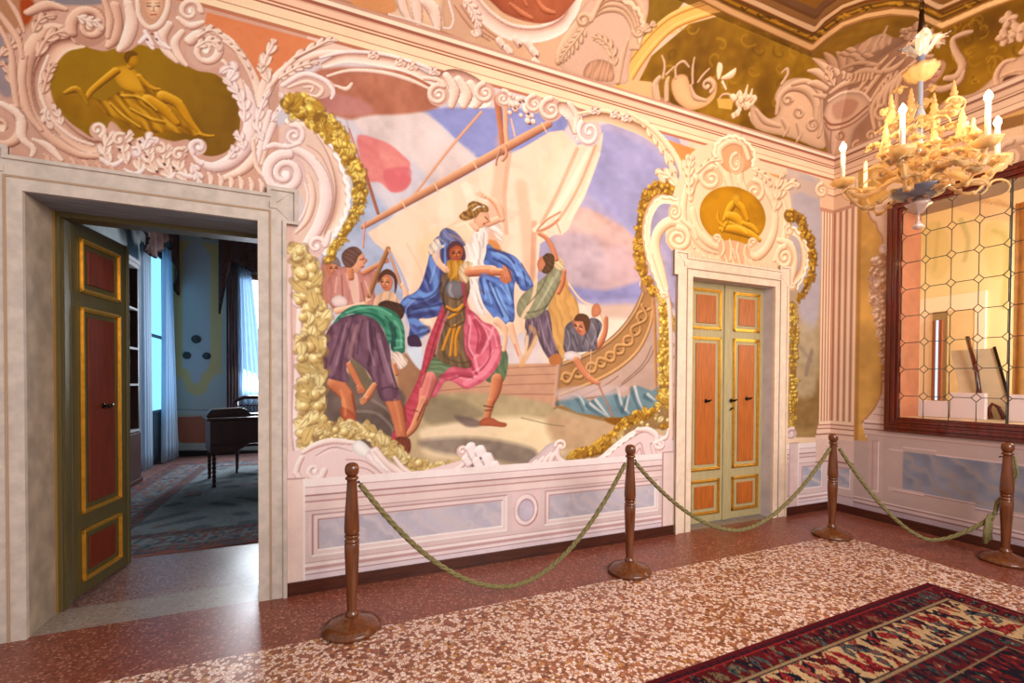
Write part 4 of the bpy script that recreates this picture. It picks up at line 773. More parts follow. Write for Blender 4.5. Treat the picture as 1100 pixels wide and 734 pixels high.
# ---------------- right overdoor
MR = [(787+35.5*math.cos(t)+0, 232-31.5*math.sin(t)+3.5*math.cos(t)) for t in np.linspace(0, 2*PI, 22)[:-1]]
br = 'br'
p.P([(722, 215), (735, 180), (748, 160), (780, 152), (806, 160), (826, 186), (842, 196), (850, 220), (846, 260), (838, 292), (724, 272)], (246, 216, 184), mott=.08)
TT([(742, 214), (746, 194), (760, 182), (770, 180)], [6, 9, 8, 4], br); TT([(744, 226), (748, 244), (758, 258), (772, 266), (784, 266)], [7, 9, 9, 7, 4], br); TT([(822, 204), (832, 222), (832, 246), (824, 266), (812, 276), (802, 270)], [6, 8, 9, 9, 8, 4], br)
TT([(736, 240), (742, 258), (756, 272), (776, 276)], [4, 6, 6, 4], br, concave=True); TT([(738, 200), (734, 226), (738, 250), (746, 266)], [6, 8, 7, 4], br); TT([(834, 204), (844, 226), (842, 256), (832, 280)], [5, 6, 6, 4], br)
p.V(764, 192, 13, 1.5, 90, 1, 6, pal=br); p.V(811, 206, 11, 1.5, 90, -1, 5.5, pal=br, ry=13); TT([(780, 176), (782, 192), (786, 204)], [7, 10, 6], br); TT([(796, 180), (796, 196), (804, 212)], [7, 9, 6], br)
p.P([(772, 168), (774, 154), (784, 148), (796, 150), (806, 162), (808, 176), (800, 184), (790, 186), (778, 182)], (228, 176, 134), edge=.2); TT([(775, 174), (774, 160), (786, 152), (798, 156), (804, 170)], 6, br); p.V(791, 176, 8, 1.2, 90, 1, 4, pal=br, ry=12); p.F([(770, 176), (768, 158), (782, 147), (798, 150), (810, 164), (808, 178)], 2, br, 3, 5)
p.A([(748, 186), (762, 174), (774, 172)], 5, 4, 7, (1,), pal=br); p.A([(808, 182), (820, 188), (828, 200)], 5, 4, 7, pal=br); p.A([(741, 210), (740, 184), (744, 166)], 7, 5, 8, pal=br); p.A([(832, 226), (838, 206), (850, 196), (858, 200)], 7, 5, 9, pal=br); p.A([(834, 214), (836, 196), (842, 184)], 5, 3, 7, pal=br)
p.P(MR, (204, 150, 34), mott=.35, hi=(214, 160, 50), lo=(110, 74, 6), edge=.2)
for q, w_ in (([(778, 236), (784, 224), (790, 217)], [4, 8, 6]), ([(790, 217), (798, 225), (803, 236)], [7, 8, 5]), ([(783, 232), (792, 236), (800, 246)], [8, 11, 6]), ([(774, 246), (790, 247), (806, 252), (816, 258)], [4, 9, 8, 4]), ([(780, 240), (776, 248)], [4, 3]), ([(771, 228), (772, 238), (778, 244)], [2, 4, 2]), ([(798, 240), (808, 244), (814, 250)], [4, 6, 3])): p.T(q, w_, (222, 166, 40), (255, 212, 92), (124, 84, 8))
p.P([(786, 214), (788, 209), (793, 209), (795, 214), (791, 218)], (232, 180, 60), edge=.3); p.L([(784, 238), (794, 243), (802, 250)], 1.6, (255, 216, 100), a=.7)
p.V(770, 256, 5, 1.1, -60, 1, 3.5, pal=br); p.V(809, 260, 5, 1.1, -120, -1, 3.5, pal=br); p.P([(772, 262), (784, 258), (800, 262), (806, 272), (798, 284), (776, 280)], (236, 190, 156))
for q in ([(776, 258), (778, 268), (774, 276)], [(784, 258), (786, 270), (784, 280)], [(793, 262), (792, 272), (796, 284)], [(801, 264), (800, 274), (806, 284)], [(788, 268), (790, 278)]): TT(q, [2.5, 4, 2], br)
for k in range(15): TT([(744+k*7, 270+k*1.1), (746+k*7, 276+k*1.1)], [2, 4], br)
# scrolls beside the right door
TT([(726, 216), (708, 214), (697, 230), (694, 252), (698, 276), (706, 298), (712, 312)], [7, 10, 10, 10, 10, 9, 6], br, concave=True); TT([(740, 244), (722, 238), (708, 248), (704, 266), (710, 290), (716, 312)], [6, 10, 11, 11, 10, 6], br); p.F([(728, 214), (710, 212), (697, 228), (693, 250), (696, 274), (704, 298), (710, 314)], 1.8, br, 2.4, 9)
p.V(729, 257, 13, 2., 90, -1, 7, pal=br); p.V(725, 228, 7, 1.5, 90, -1, 4, pal=br, ry=9); TT([(732, 236), (744, 246), (748, 256)], [4, 6, 4], br); TT([(716, 312), (720, 340), (721, 400), (721, 470)], [5, 5, 5, 6], 'st'); p.V(713, 318, 4, 1.1, 0, 1, 3, pal=br)
TT([(845, 246), (858, 252), (864, 270), (862, 290), (852, 304)], [6, 8, 9, 8, 5], br, concave=True); TT([(836, 258), (850, 264), (854, 282), (850, 304)], [5, 8, 8, 5], br); p.V(843, 277, 10, 1.8, 90, 1, 6, pal=br, ry=13); p.V(848, 248, 5, 1.3, 90, 1, 3, pal=br); p.F([(852, 244), (864, 258), (868, 276), (864, 294), (856, 310)], 1.8, br, 2.4, 7)
p.V(851, 308, 4, 1.2, 180, -1, 3, pal=br)
p.G([(846, 232), (854, 232), (864, 246), (872, 266), (873, 286), (868, 304), (858, 322)], [12, 15, 13, 9, 9, 8, 5], 'go', 12, 3.4, sz=.75); p.G([(851, 328), (853, 360), (852, 400), (852, 440), (850, 462)], [9, 12, 10, 8, 5], 'gl', 13, 3.6, sz=.75)
TT([(846, 340), (845, 400), (845, 460)], 3.5, 'st'); p.V(850, 466, 6, 1.3, 60, 1, 3.4, pal='lo')
# ---------------- lower frame, painted sill
lo = 'lo'
p.P([(309, 486), (330, 482), (356, 474), (386, 474), (410, 490), (440, 510), (498, 494), (520, 500), (560, 508), (600, 500), (650, 490), (690, 464), (722, 470), (722, 500), (309, 532)], (240, 216, 216), sm=False, mott=.06)
TT([(326, 486), (340, 478), (358, 474), (380, 476)], [5, 7, 7, 5], 'wh'); TT([(340, 490), (358, 482), (378, 486)], [2, 4, 2], lo, concave=True); p.V(338, 506, 11, 1.2, 0, -1, 7, pal='wh', fill=False, lead=[(324, 492), (318, 508), (328, 518), (342, 518)])
p.P([(378, 480), (384, 473), (392, 476), (398, 484), (396, 492), (384, 488)], (255, 250, 250), edge=.3); p.P([(392, 490), (404, 480), (414, 494), (424, 504), (414, 508), (400, 500)], (250, 238, 238), edge=.35, fold=(40, 6, .3, 1), lo=(190, 150, 150))
TT([(404, 484), (418, 500), (434, 510), (448, 510)], [6, 6, 5, 3], 'wh'); TT([(424, 492), (434, 504), (446, 511)], [4, 5, 3], 'wh'); TT([(446, 511), (470, 512), (492, 504), (502, 494)], [3, 4, 5, 4], 'wh'); p.V(497, 485, 6.5, 1.2, -60, 1, 4, pal='wh', lead=[(506, 500), (505, 492)])
for q in ([(372, 494), (392, 496), (414, 512), (430, 524)], [(376, 502), (394, 504), (410, 516), (420, 524)]): p.L(q, 1.2, (184, 140, 140), a=.8)
for k, (x_, y_, s_) in enumerate([(508, 486, 12), (518, 490, 13), (526, 498, 13), (534, 504, 10), (514, 500, 10), (524, 508, 9), (502, 496, 8), (542, 508, 7), (552, 507, 7), (560, 507, 7)]): p.T([(x_-2, y_-s_*.4), (x_+2, y_+s_*.3)], s_, (250, 236, 238), (255, 252, 252), (196, 158, 162), sm=False, out=.6)
for x_, y_ in ((516, 492), (524, 504), (507, 500), (532, 508), (544, 512), (554, 512)): p.L([(x_, y_), (x_+1, y_+1)], 2, (140, 100, 106), sm=False)
p.P([(566, 508), (568, 496), (578, 488), (588, 478), (597, 477), (600, 500), (598, 512), (570, 514)], (232, 208, 210), edge=.3)
for x_ in (572, 580, 588, 595): TT([(x_-2, 512), (x_-3, 498+(588-x_)*.4), (x_+4, 484+(596-x_)*.5)], [3, 6, 4], 'wh')
TT([(600, 480), (600, 492), (612, 500), (630, 500)], [5, 6, 5, 3], 'wh'); p.V(603, 479, 6.5, 1.3, 180, -1, 4, pal='wh', fill=False)
TT([(630, 500), (644, 494), (656, 484), (666, 476), (680, 466), (692, 462)], [3, 5, 6, 6, 6, 4], 'wh'); p.F([(640, 500), (656, 486), (668, 476), (682, 466)], 2, 'wh', 3, 2); TT([(684, 462), (696, 462), (705, 468), (706, 476)], [4, 6, 6, 4], 'wh'); p.V(709, 477, 6.5, 1.3, 180, 1, 4.5, pal='wh', fill=False, lead=[(718, 462), (716, 470)])
for q in ([(664, 500), (678, 484), (688, 476), (692, 488), (698, 498)], [(672, 500), (684, 486), (688, 482), (690, 492), (693, 499)]): p.L(q, 1.2, (190, 146, 146), a=.8)
TT([(700, 478), (704, 490), (712, 500), (718, 506)], [4, 6, 6, 5], lo, concave=True)
# sill mouldings as level bands (height on the wall), between the doors and right of the second door
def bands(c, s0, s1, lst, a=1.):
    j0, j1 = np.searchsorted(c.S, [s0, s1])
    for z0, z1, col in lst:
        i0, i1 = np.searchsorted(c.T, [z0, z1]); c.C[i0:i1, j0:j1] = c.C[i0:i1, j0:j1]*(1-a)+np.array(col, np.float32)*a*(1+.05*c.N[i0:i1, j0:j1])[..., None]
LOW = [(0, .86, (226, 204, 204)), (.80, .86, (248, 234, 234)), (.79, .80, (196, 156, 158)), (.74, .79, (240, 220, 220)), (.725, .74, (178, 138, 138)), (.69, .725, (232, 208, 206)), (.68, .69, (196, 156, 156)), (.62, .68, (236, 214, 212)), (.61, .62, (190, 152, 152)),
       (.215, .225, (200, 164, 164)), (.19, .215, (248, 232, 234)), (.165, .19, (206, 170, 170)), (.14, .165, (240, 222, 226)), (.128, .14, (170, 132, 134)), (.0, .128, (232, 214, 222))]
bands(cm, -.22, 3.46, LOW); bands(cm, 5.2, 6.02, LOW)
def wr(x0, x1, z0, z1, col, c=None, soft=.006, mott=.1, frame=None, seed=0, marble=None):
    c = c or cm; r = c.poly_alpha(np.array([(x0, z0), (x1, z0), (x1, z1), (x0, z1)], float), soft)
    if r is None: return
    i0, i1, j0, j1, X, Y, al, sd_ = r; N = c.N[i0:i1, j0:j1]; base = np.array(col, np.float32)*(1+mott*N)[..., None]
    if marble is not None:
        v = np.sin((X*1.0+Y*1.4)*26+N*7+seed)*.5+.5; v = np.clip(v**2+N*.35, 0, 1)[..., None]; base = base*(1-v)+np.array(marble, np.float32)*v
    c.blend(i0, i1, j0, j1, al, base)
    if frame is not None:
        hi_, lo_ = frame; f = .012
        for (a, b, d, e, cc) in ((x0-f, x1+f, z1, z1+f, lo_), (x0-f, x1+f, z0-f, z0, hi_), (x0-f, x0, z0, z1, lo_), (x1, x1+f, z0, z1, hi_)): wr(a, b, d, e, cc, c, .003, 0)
HL = ((252, 240, 240), (186, 148, 150))
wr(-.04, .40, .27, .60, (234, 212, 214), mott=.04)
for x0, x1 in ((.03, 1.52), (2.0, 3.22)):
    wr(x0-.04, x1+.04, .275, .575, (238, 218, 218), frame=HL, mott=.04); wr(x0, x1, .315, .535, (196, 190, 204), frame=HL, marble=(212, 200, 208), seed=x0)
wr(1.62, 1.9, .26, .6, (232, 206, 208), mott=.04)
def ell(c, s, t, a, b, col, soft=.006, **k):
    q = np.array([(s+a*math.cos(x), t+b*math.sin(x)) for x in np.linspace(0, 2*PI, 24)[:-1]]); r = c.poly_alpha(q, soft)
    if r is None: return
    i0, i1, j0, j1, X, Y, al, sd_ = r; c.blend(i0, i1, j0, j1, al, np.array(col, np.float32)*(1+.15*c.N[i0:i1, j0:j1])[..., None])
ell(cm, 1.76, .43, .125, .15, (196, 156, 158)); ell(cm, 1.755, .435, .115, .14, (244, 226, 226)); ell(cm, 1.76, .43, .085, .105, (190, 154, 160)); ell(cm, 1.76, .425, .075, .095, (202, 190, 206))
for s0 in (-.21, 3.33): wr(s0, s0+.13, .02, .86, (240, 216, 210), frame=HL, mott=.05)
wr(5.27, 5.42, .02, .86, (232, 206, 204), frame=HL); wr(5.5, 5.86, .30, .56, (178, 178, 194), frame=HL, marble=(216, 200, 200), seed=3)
# ---------------- corner pilaster: fluted shaft on both walls with base and capital
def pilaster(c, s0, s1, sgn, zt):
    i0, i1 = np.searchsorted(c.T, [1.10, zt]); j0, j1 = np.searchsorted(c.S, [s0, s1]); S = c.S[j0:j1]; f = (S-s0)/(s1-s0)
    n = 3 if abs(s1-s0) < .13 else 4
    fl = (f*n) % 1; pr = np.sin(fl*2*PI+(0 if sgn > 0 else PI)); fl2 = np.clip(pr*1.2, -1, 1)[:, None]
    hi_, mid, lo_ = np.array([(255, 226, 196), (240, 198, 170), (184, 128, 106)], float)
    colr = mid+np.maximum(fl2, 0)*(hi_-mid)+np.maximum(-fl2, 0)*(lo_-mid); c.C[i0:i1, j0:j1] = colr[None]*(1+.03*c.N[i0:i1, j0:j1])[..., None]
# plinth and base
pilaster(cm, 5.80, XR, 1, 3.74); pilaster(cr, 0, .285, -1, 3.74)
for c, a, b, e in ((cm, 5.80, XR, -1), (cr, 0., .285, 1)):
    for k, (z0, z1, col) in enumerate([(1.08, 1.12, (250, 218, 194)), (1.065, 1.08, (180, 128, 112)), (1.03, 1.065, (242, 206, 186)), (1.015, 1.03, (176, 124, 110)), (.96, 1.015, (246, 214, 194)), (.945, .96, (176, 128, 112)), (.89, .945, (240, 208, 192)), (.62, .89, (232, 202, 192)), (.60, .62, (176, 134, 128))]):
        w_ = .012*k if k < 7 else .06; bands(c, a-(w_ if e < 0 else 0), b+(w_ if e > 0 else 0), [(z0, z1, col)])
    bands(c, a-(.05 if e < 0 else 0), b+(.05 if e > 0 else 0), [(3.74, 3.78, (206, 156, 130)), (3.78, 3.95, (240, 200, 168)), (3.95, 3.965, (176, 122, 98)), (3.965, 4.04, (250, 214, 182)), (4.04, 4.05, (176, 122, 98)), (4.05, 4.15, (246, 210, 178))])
p.V(883, 205, 7, 1.5, 90, 1, 4, pal='br', ry=8)
p.only = cr
p.V(916, 200, 8, 1.5, 90, -1, 4.5, pal='br', ry=9)
# ---------------- right wall: cornice, yellow ground, frame of the window
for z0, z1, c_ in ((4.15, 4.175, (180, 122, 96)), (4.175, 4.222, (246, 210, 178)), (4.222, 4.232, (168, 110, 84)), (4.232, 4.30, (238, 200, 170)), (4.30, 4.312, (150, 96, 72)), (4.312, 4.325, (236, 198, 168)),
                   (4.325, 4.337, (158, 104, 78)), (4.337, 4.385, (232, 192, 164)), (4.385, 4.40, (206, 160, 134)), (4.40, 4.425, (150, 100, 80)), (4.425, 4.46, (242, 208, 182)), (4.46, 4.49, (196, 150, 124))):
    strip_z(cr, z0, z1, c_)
wr(.285, .70, .9, 4.15, (214, 164, 88), cr, mott=.18); wr(.285, .33, .9, 3.8, (186, 134, 72), cr, soft=.02)
p.P([(938, 186), (1100, 128), (1100, 172), (960, 212), (948, 200)], (236, 196, 158), sm=False, mott=.1); p.P([(938, 190), (990, 170), (990, 184), (950, 200)], (196, 138, 62), sm=False); p.P([(1060, 132), (1100, 122), (1100, 134), (1070, 142)], (150, 104, 56), sm=False)
TT([(935, 226), (950, 222), (980, 200), (1010, 178), (1050, 160), (1100, 150)], [8, 12, 12, 12, 12, 12], 'cv'); p.V(1086, 168, 16, 1.5, 90, 1, 8, pal='cv')
p.P([(932, 224), (957, 222), (957, 300), (952, 310), (948, 300), (949, 284), (947, 262), (946, 250), (941, 242), (940, 238), (934, 234)], (236, 200, 182), sm=False, mott=.06, edge=.2); p.L([(932, 226), (936, 236), (941, 240), (943, 248), (948, 256), (948, 280)], 1.6, (176, 124, 92), a=.8)
p.V(949, 268, 5, 1.3, 90, -1, 3, pal='lo')
p.P([(951, 276), (958, 276), (953, 446), (944, 446), (947, 430), (950, 400)], (230, 196, 186), sm=False)
PAL['sg'] = ((250, 214, 190), (220, 178, 152), (150, 104, 84), (176, 126, 92))
p.G([(946, 280), (941, 296), (943, 320), (947, 345), (950, 365)], [18, 19, 17, 13, 11], 'sg', 31, 2.6, sz=.95); p.G([(950, 362), (950, 385), (951, 408)], [11, 10, 8], 'sg', 32, 2.8, sz=.8)
p.P([(926, 456), (940, 440), (946, 424), (958, 424), (958, 470), (930, 470)], (234, 204, 196), sm=False); 
for y_, x_ in ((424, 946), (432, 943), (440, 939), (448, 933)): p.L([(x_, y_+5), (958, y_+8)], 1.2, (178, 134, 128), a=.8, sm=False)
p.L([(947, 400), (946, 424), (938, 440), (926, 454)], 1.6, (170, 120, 90), a=.7)
# dado under the window
bands(cr, .285, 4.2, [(0, .9, (192, 168, 164))]); bands(cr, .43, 4.2, [(0, 1.02, (194, 168, 164))])
bands(cr, .40, 4.2, [(1.13, 1.165, (240, 214, 206)), (1.115, 1.13, (150, 110, 106)), (1.06, 1.115, (226, 198, 192)), (1.045, 1.06, (160, 120, 116)), (1.0, 1.045, (216, 188, 182)), (.985, 1.0, (176, 136, 130))])
bands(cr, .45, .60, [(.26, .985, (200, 174, 168))]); wr(.50, .55, .34, .92, (202, 172, 168), cr, frame=HL)
wr(.80, 2.6, .40, .84, (134, 136, 156), cr, mott=.25, marble=(158, 148, 152), seed=2, soft=.01)
for a, b, z_ in ((.66, .8, .84), (.8, 1.1, .88), (1.1, 2.6, .84)): wr(a, b, z_, z_+.012, (224, 196, 196), cr)
wr(.66, 1.0, .37, .42, (206, 180, 178), cr); wr(1.42, 1.62, .34, .40, (150, 148, 168), cr, marble=(170, 150, 150))
for a, b, z_ in ((.7, 1.0, .385), (1.0, 1.42, .40), (1.42, 2.6, .36)): wr(a, b, z_, z_+.01, (236, 208, 208), cr); wr(a, b, z_-.01, z_, (160, 124, 124), cr)
bands(cr, .285, 4.2, [(.215, .23, (228, 206, 206)), (.195, .215, (160, 124, 122)), (.165, .195, (214, 190, 192)), (.15, .165, (140, 106, 108)), (0, .15, (186, 166, 176))])
bands(cr, 0, .285, [(.62, .89, (222, 194, 188)), (.6, .62, (160, 122, 120)), (.2, .6, (214, 188, 184)), (.19, .2, (160, 122, 120)), (0, .19, (208, 186, 192))])
wr(.08, .24, .30, .54, (166, 168, 188), cr, frame=HL, marble=(204, 190, 196), seed=5)
# ---------------- cove and ceiling
p.only = None
p.cvs = [km, kr, ce, cm, cr]
def onc(f, cvs):
    old = p.cvs; p.cvs = cvs; f(); p.cvs = old
def cove():
    cv = 'cv'
    for c in (km, kr): c.C[:3] = (196, 146, 120)
    # plain pink field left, golden fields right
    p.P([(230, -40), (420, -40), (470, 30), (560, 70), (640, 104), (700, 126), (700, -40)], (226, 184, 152), sm=False, mott=.12)
    p.P([(372, -20), (430, -20), (425, 12), (400, 12), (380, 6)], (222, 160, 112), soft=2); p.P([(470, -10), (500, -10), (505, 40), (478, 30)], (218, 176, 148), soft=3)
    p.P([(660, -30), (760, -30), (705, 40), (678, 80), (670, 60)], (142, 108, 34), sm=False, mott=.5, hi=(176, 140, 60), lo=(96, 68, 20))
    G0 = dict(mott=.75, hi=(196, 152, 56), lo=(96, 64, 16))
    p.P([(684, 92), (700, 60), (740, 26), (790, 12), (872, 62), (900, 36), (960, 10), (1013, 34), (1110, -10), (1110, 110), (1000, 130), (930, 100), (893, 170), (800, 140), (720, 110)], (150, 112, 30), sm=False, **G0)
    r = random.Random(4)
    for k in range(60):
        a, b = r.choice([(r.uniform(700, 880), r.uniform(20, 120)), (r.uniform(1020, 1100), r.uniform(20, 90))]); t = r.uniform(0, 6.3); l = r.uniform(3, 9)
        d_ = r.choice((-1, 1)); cc = r.choice([(214, 172, 76), (196, 150, 56), (104, 74, 22), (206, 162, 66)])
        p.L([(a+l*1.3*(1-k_/9)*math.cos(t+d_*k_*.55), b+l*1.3*(1-k_/9)*math.sin(t+d_*k_*.55)) for k_ in range(9)], [2.6, 1.2], cc, a=.38)
    # arched yellow band
    p.T([(668, 90), (690, 56), (722, 24), (764, 8), (800, 4)], [20, 19, 18, 17, 14], (240, 190, 112), (255, 214, 148), (196, 142, 70), flat=True)
    for o, c_ in ((-9, (250, 206, 138)), (-5, (186, 130, 66)), (4, (250, 210, 140)), (8, (176, 120, 56))): p.L([(668+o, 90+o*.2), (690+o*.8, 56+o*.5), (722+o*.5, 24+o*.8), (764+o*.2, 8+o)], 1.8, c_, a=.8)
    p.P([(662, 84), (700, 88), (706, 112), (672, 100)], (236, 190, 140), sm=False, mott=.1); p.P([(616, 92), (704, 112), (700, 124), (640, 104)], (236, 190, 160), sm=False)
    # red-brown medallion and its frame
    p.T([(500, -10), (520, 16), (548, 34), (580, 36), (608, 24), (622, -6)], [14, 15, 16, 16, 14, 12], PAL['st'][1], PAL['st'][0], PAL['st'][2], concave=True)
    p.T([(508, -10), (526, 12), (550, 27), (580, 29), (604, 17), (616, -8)], 4, *(PAL['st'][i] for i in (1, 0, 2)))
    p.P([(524, -14), (534, 8), (550, 18), (576, 25), (596, 22), (610, 10), (618, -14)], (178, 102, 72), mott=.4, edge=.3, hi=(220, 144, 106), lo=(120, 56, 38))
    for q in ([(548, 4), (560, 14), (572, 20)], [(574, -4), (584, 10), (596, 14)], [(540, -6), (550, 0)], [(560, -4), (566, 6)]): p.T(q, [3, 6, 3], (206, 126, 90), (234, 166, 126), (120, 58, 40))
    for o in (0, 7, 14): p.L([(488+o, 6), (506+o, 30), (526+o, 44)], 1.6, (170, 118, 96), a=.8)
    p.A([(498, 0), (508, 10), (512, 22), (516, 38)], 7, 6, 9, pal='st'); p.V(512, 35, 5, 1.3, 180, 1, 4, pal='st')
    for x_, y_ in ((538, 46), (546, 54), (540, 62), (568, 48), (574, 56), (576, 68), (572, 74), (556, 44)): p.T([(x_-2, y_-2), (x_+2, y_+3)], 8, *(PAL['st'][i] for i in (1, 0, 2)), sm=False, out=.7); p.L([(x_+2, y_+4), (x_+3, y_+5)], 2, (120, 76, 60), sm=False)
    # crouching stone lion
    p.P([(424, -10), (474, -10), (476, 12), (478, 30), (466, 32), (452, 28), (440, 26), (428, 10)], (240, 202, 170), edge=.4, mott=.1); TT([(430, -6), (434, 10), (440, 22)], [12, 11, 6], 'st'); TT([(446, -8), (448, 12), (450, 26)], [14, 14, 8], 'st'); TT([(456, 2), (466, 12), (470, 28)], [10, 16, 10], 'st'); TT([(480, -6), (484, 8), (487, 20), (484, 30), (476, 30)], [2, 2.4, 2.4, 2.2, 1.6], 'wh')
    TT([(418, 16), (440, 22), (458, 28), (472, 32)], 3, 'st')
    # shell
    p.P([(600, 70), (606, 40), (620, 16), (640, -6), (690, -10), (696, 16), (684, 44), (676, 70), (672, 90), (630, 88)], (222, 184, 162), edge=.2, mott=.06)
    for o in range(5): TT([(624+o*3, 30-o*2), (646+o*2, 12-o*6), (668+o*2, 12-o*5), (680+o*3, 30-o*3), (678+o*2, 52)], [4, 6, 6, 6, 4], 'cv')
    TT([(622, 26), (614, 40), (604, 56), (600, 66)], [10, 16, 14, 8], 'cv'); p.A([(628, 30), (618, 44), (608, 56), (602, 66)], 7, 7, 10, pal='cv'); p.V(627, 22, 8, 1.6, 0, 1, 5, pal='cv')
    p.A([(660, 70), (656, 52), (646, 42), (636, 40)], 6, 6, 9, pal='cv'); p.F([(640, -4), (664, -2), (684, 10), (690, 26), (686, 44)], 3, 'cv', 4, 2); p.V(686, 34, 6, 1.4, 180, 1, 4, pal='cv'); TT([(674, 44), (668, 64), (664, 88)], [4, 7, 6], 'cv')
    p.P([(628, 84), (630, 70), (642, 64), (656, 68), (660, 82), (654, 88)], (216, 168, 138), edge=.4, fold=(0, 7, .25, 1))
    p.A([(690, 34), (698, 28), (704, 24)], 4, 2, 7, pal='cv')
    # jug, leaves and cornucopia on the cornice
    for q, w_ in (([(706, 108), (704, 92), (708, 84)], 9), ([(716, 108), (716, 92), (718, 84)], 6)): TT(q, [w_, w_, w_*.6], 'cv')
    p.P([(722, 86), (730, 80), (738, 82), (742, 94), (748, 104), (758, 106), (766, 98), (764, 90), (758, 86), (764, 82), (770, 90), (768, 104), (758, 114), (742, 118), (728, 110), (722, 98)], (240, 196, 150), edge=.4, hi=(255, 222, 176), lo=(170, 116, 76)); TT([(742, 92), (746, 104), (758, 108)], [3, 5, 3], 'cv'); p.V(760, 92, 8, 1.4, -60, 1, 5, pal='cv', fill=False)
    for q in ([(726, 84), (726, 72), (734, 66), (740, 72)], [(712, 84), (714, 70), (711, 60)], [(716, 80), (724, 72)], [(744, 90), (744, 74), (746, 62)], [(750, 88), (756, 80), (762, 74)]): TT(q, [3, 3, 2], 'cv')
    for q in ([(772, 84), (773, 74), (772, 68)], [(776, 84), (786, 80), (790, 74)], [(776, 88), (780, 96)]): TT(q, [3, 8, 2], 'br')
    TT([(772, 108), (776, 102), (784, 102), (784, 110), (776, 110)], 2.4, 'cv'); p.P([(770, 106), (788, 106), (786, 118), (772, 116)], (230, 180, 100), sm=False)
    for k in range(22): a = 786+r.uniform(0, 24); b = 106+r.uniform(-6, 22); TT([(a, b), (a+1, b+2)], r.uniform(4, 7), 'br', sm=False, out=.7)
    for q in ([(790, 106), (794, 98)], [(800, 104), (803, 92)], [(806, 104), (808, 96)], [(808, 112), (812, 106)]): TT(q, [5, 2], 'br', sm=False)
    p.P([(806, 116), (812, 114), (822, 126), (832, 126), (838, 116), (832, 106), (838, 92), (852, 84), (872, 86), (884, 100), (886, 120), (888, 140), (884, 160), (850, 148), (812, 138)], (230, 190, 158), edge=.3, mott=.08)
    TT([(834, 122), (838, 104), (850, 94), (866, 96), (876, 110), (876, 130)], [4, 7, 8, 9, 8, 6], 'cv'); TT([(852, 90), (868, 88), (882, 102), (884, 126), (880, 146)], 5, 'cv'); p.V(873, 135, 7, 1.5, 90, 1, 4, pal='cv'); p.V(846, 108, 6, 1.3, 0, 1, 4, pal='cv'); p.V(858, 122, 6, 1.3, 90, -1, 4, pal='cv'); TT([(840, 90), (846, 80), (845, 74), (840, 78)], [4, 4, 3, 2], 'cv')
    for q in ([(840, 128), (846, 138), (842, 146)], [(856, 132), (860, 144), (856, 152)], [(812, 118), (822, 130), (838, 136)]): TT(q, [3, 6, 3], 'cv')
    # corner trophy: urn with plumes, shield and ribbons
    p.P([(884, 96), (880, 74), (888, 64), (902, 62), (920, 48), (950, 40), (976, 44), (984, 56), (1004, 62), (1008, 84), (996, 104), (984, 120), (970, 146), (930, 160), (906, 176), (893, 176), (886, 150), (884, 120)], (178, 138, 114), mott=.3, edge=.1)
    for q in ([(890, 88), (878, 78), (868, 76)], [(894, 82), (882, 68), (874, 63)], [(900, 80), (892, 64), (886, 57)], [(906, 78), (904, 62), (899, 56)], [(888, 96), (876, 90), (868, 90)], [(886, 104), (874, 102)], [(912, 76), (914, 64), (912, 56)]): TT(q, [5, 7, 2.5], 'cv')
    p.P([(922, 52), (932, 42), (948, 36), (958, 40), (956, 48), (940, 56), (926, 58)], (226, 188, 160), edge=.35, hi=(250, 220, 192), fold=(40, 7, .4, 1)); TT([(948, 39), (953, 28)], [3, 1.5], 'cv', sm=False)
    for x_, y_ in ((908, 58), (914, 54), (918, 60), (924, 64), (932, 60)): TT([(x_-2, y_-1), (x_+2, y_+1)], 6, 'cv', sm=False, out=.7)
    for q in ([(892, 100), (908, 90), (928, 86)], [(898, 108), (918, 98), (938, 94)], [(928, 104), (944, 82), (962, 62)], [(936, 108), (952, 86), (972, 64)], [(922, 98), (936, 80), (954, 60)], [(904, 74), (922, 68), (944, 70)], [(942, 78), (960, 74), (974, 62)], [(946, 92), (960, 84), (978, 80)], [(912, 82), (930, 76), (948, 78)]): TT(q, [4, 7, 3], 'cv')
    for k in range(8): TT([(906+k*4.4, 86-abs(k-4)*.5), (907+k*4.4, 81-abs(k-4)*.5)], 4, 'cv', sm=False, out=.7)
    p.A([(948, 96), (958, 84), (972, 76)], 6, 5, 8, pal='cv'); p.A([(896, 92), (890, 80), (892, 70)], 6, 4, 8, pal='cv')
    p.P([(885, 122), (890, 110), (906, 100), (924, 100), (934, 108), (934, 122), (918, 140), (912, 162), (894, 174), (890, 150), (884, 134)], (228, 190, 164), edge=.4, hi=(250, 218, 194)); p.L([(885, 126), (893, 134), (912, 130), (932, 114)], 2, (160, 112, 90)); p.L([(886, 132), (893, 140), (914, 134), (932, 120)], 1.6, (170, 122, 100)); p.P([(894, 114), (908, 106), (922, 110), (914, 124), (898, 128)], (196, 150, 126), soft=3, a=.8)
    p.L([(893, 140), (892, 158), (894, 172)], 1.6, (166, 120, 98), a=.8); p.V(903, 146, 5, 1.2, 90, 1, 3, pal='cv'); p.L([(890, 108), (906, 99), (925, 99), (935, 108)], 2.4, (250, 220, 196), a=.9)
    for o in range(5): TT([(940+o*6, 138-o*3), (938+o*7, 114-o*6), (954+o*8, 92-o*7), (970+o*8, 80-o*5)], [4, 6, 5, 3], 'cv')
    p.V(948, 122, 9, 1.6, 90, 1, 5, pal='cv'); TT([(930, 158), (944, 146), (962, 142), (984, 132)], [5, 8, 8, 5], 'cv'); p.V(922, 158, 7, 1.4, 90, 1, 4, pal='cv'); p.V(936, 146, 6, 1.3, 0, 1, 4, pal='cv')
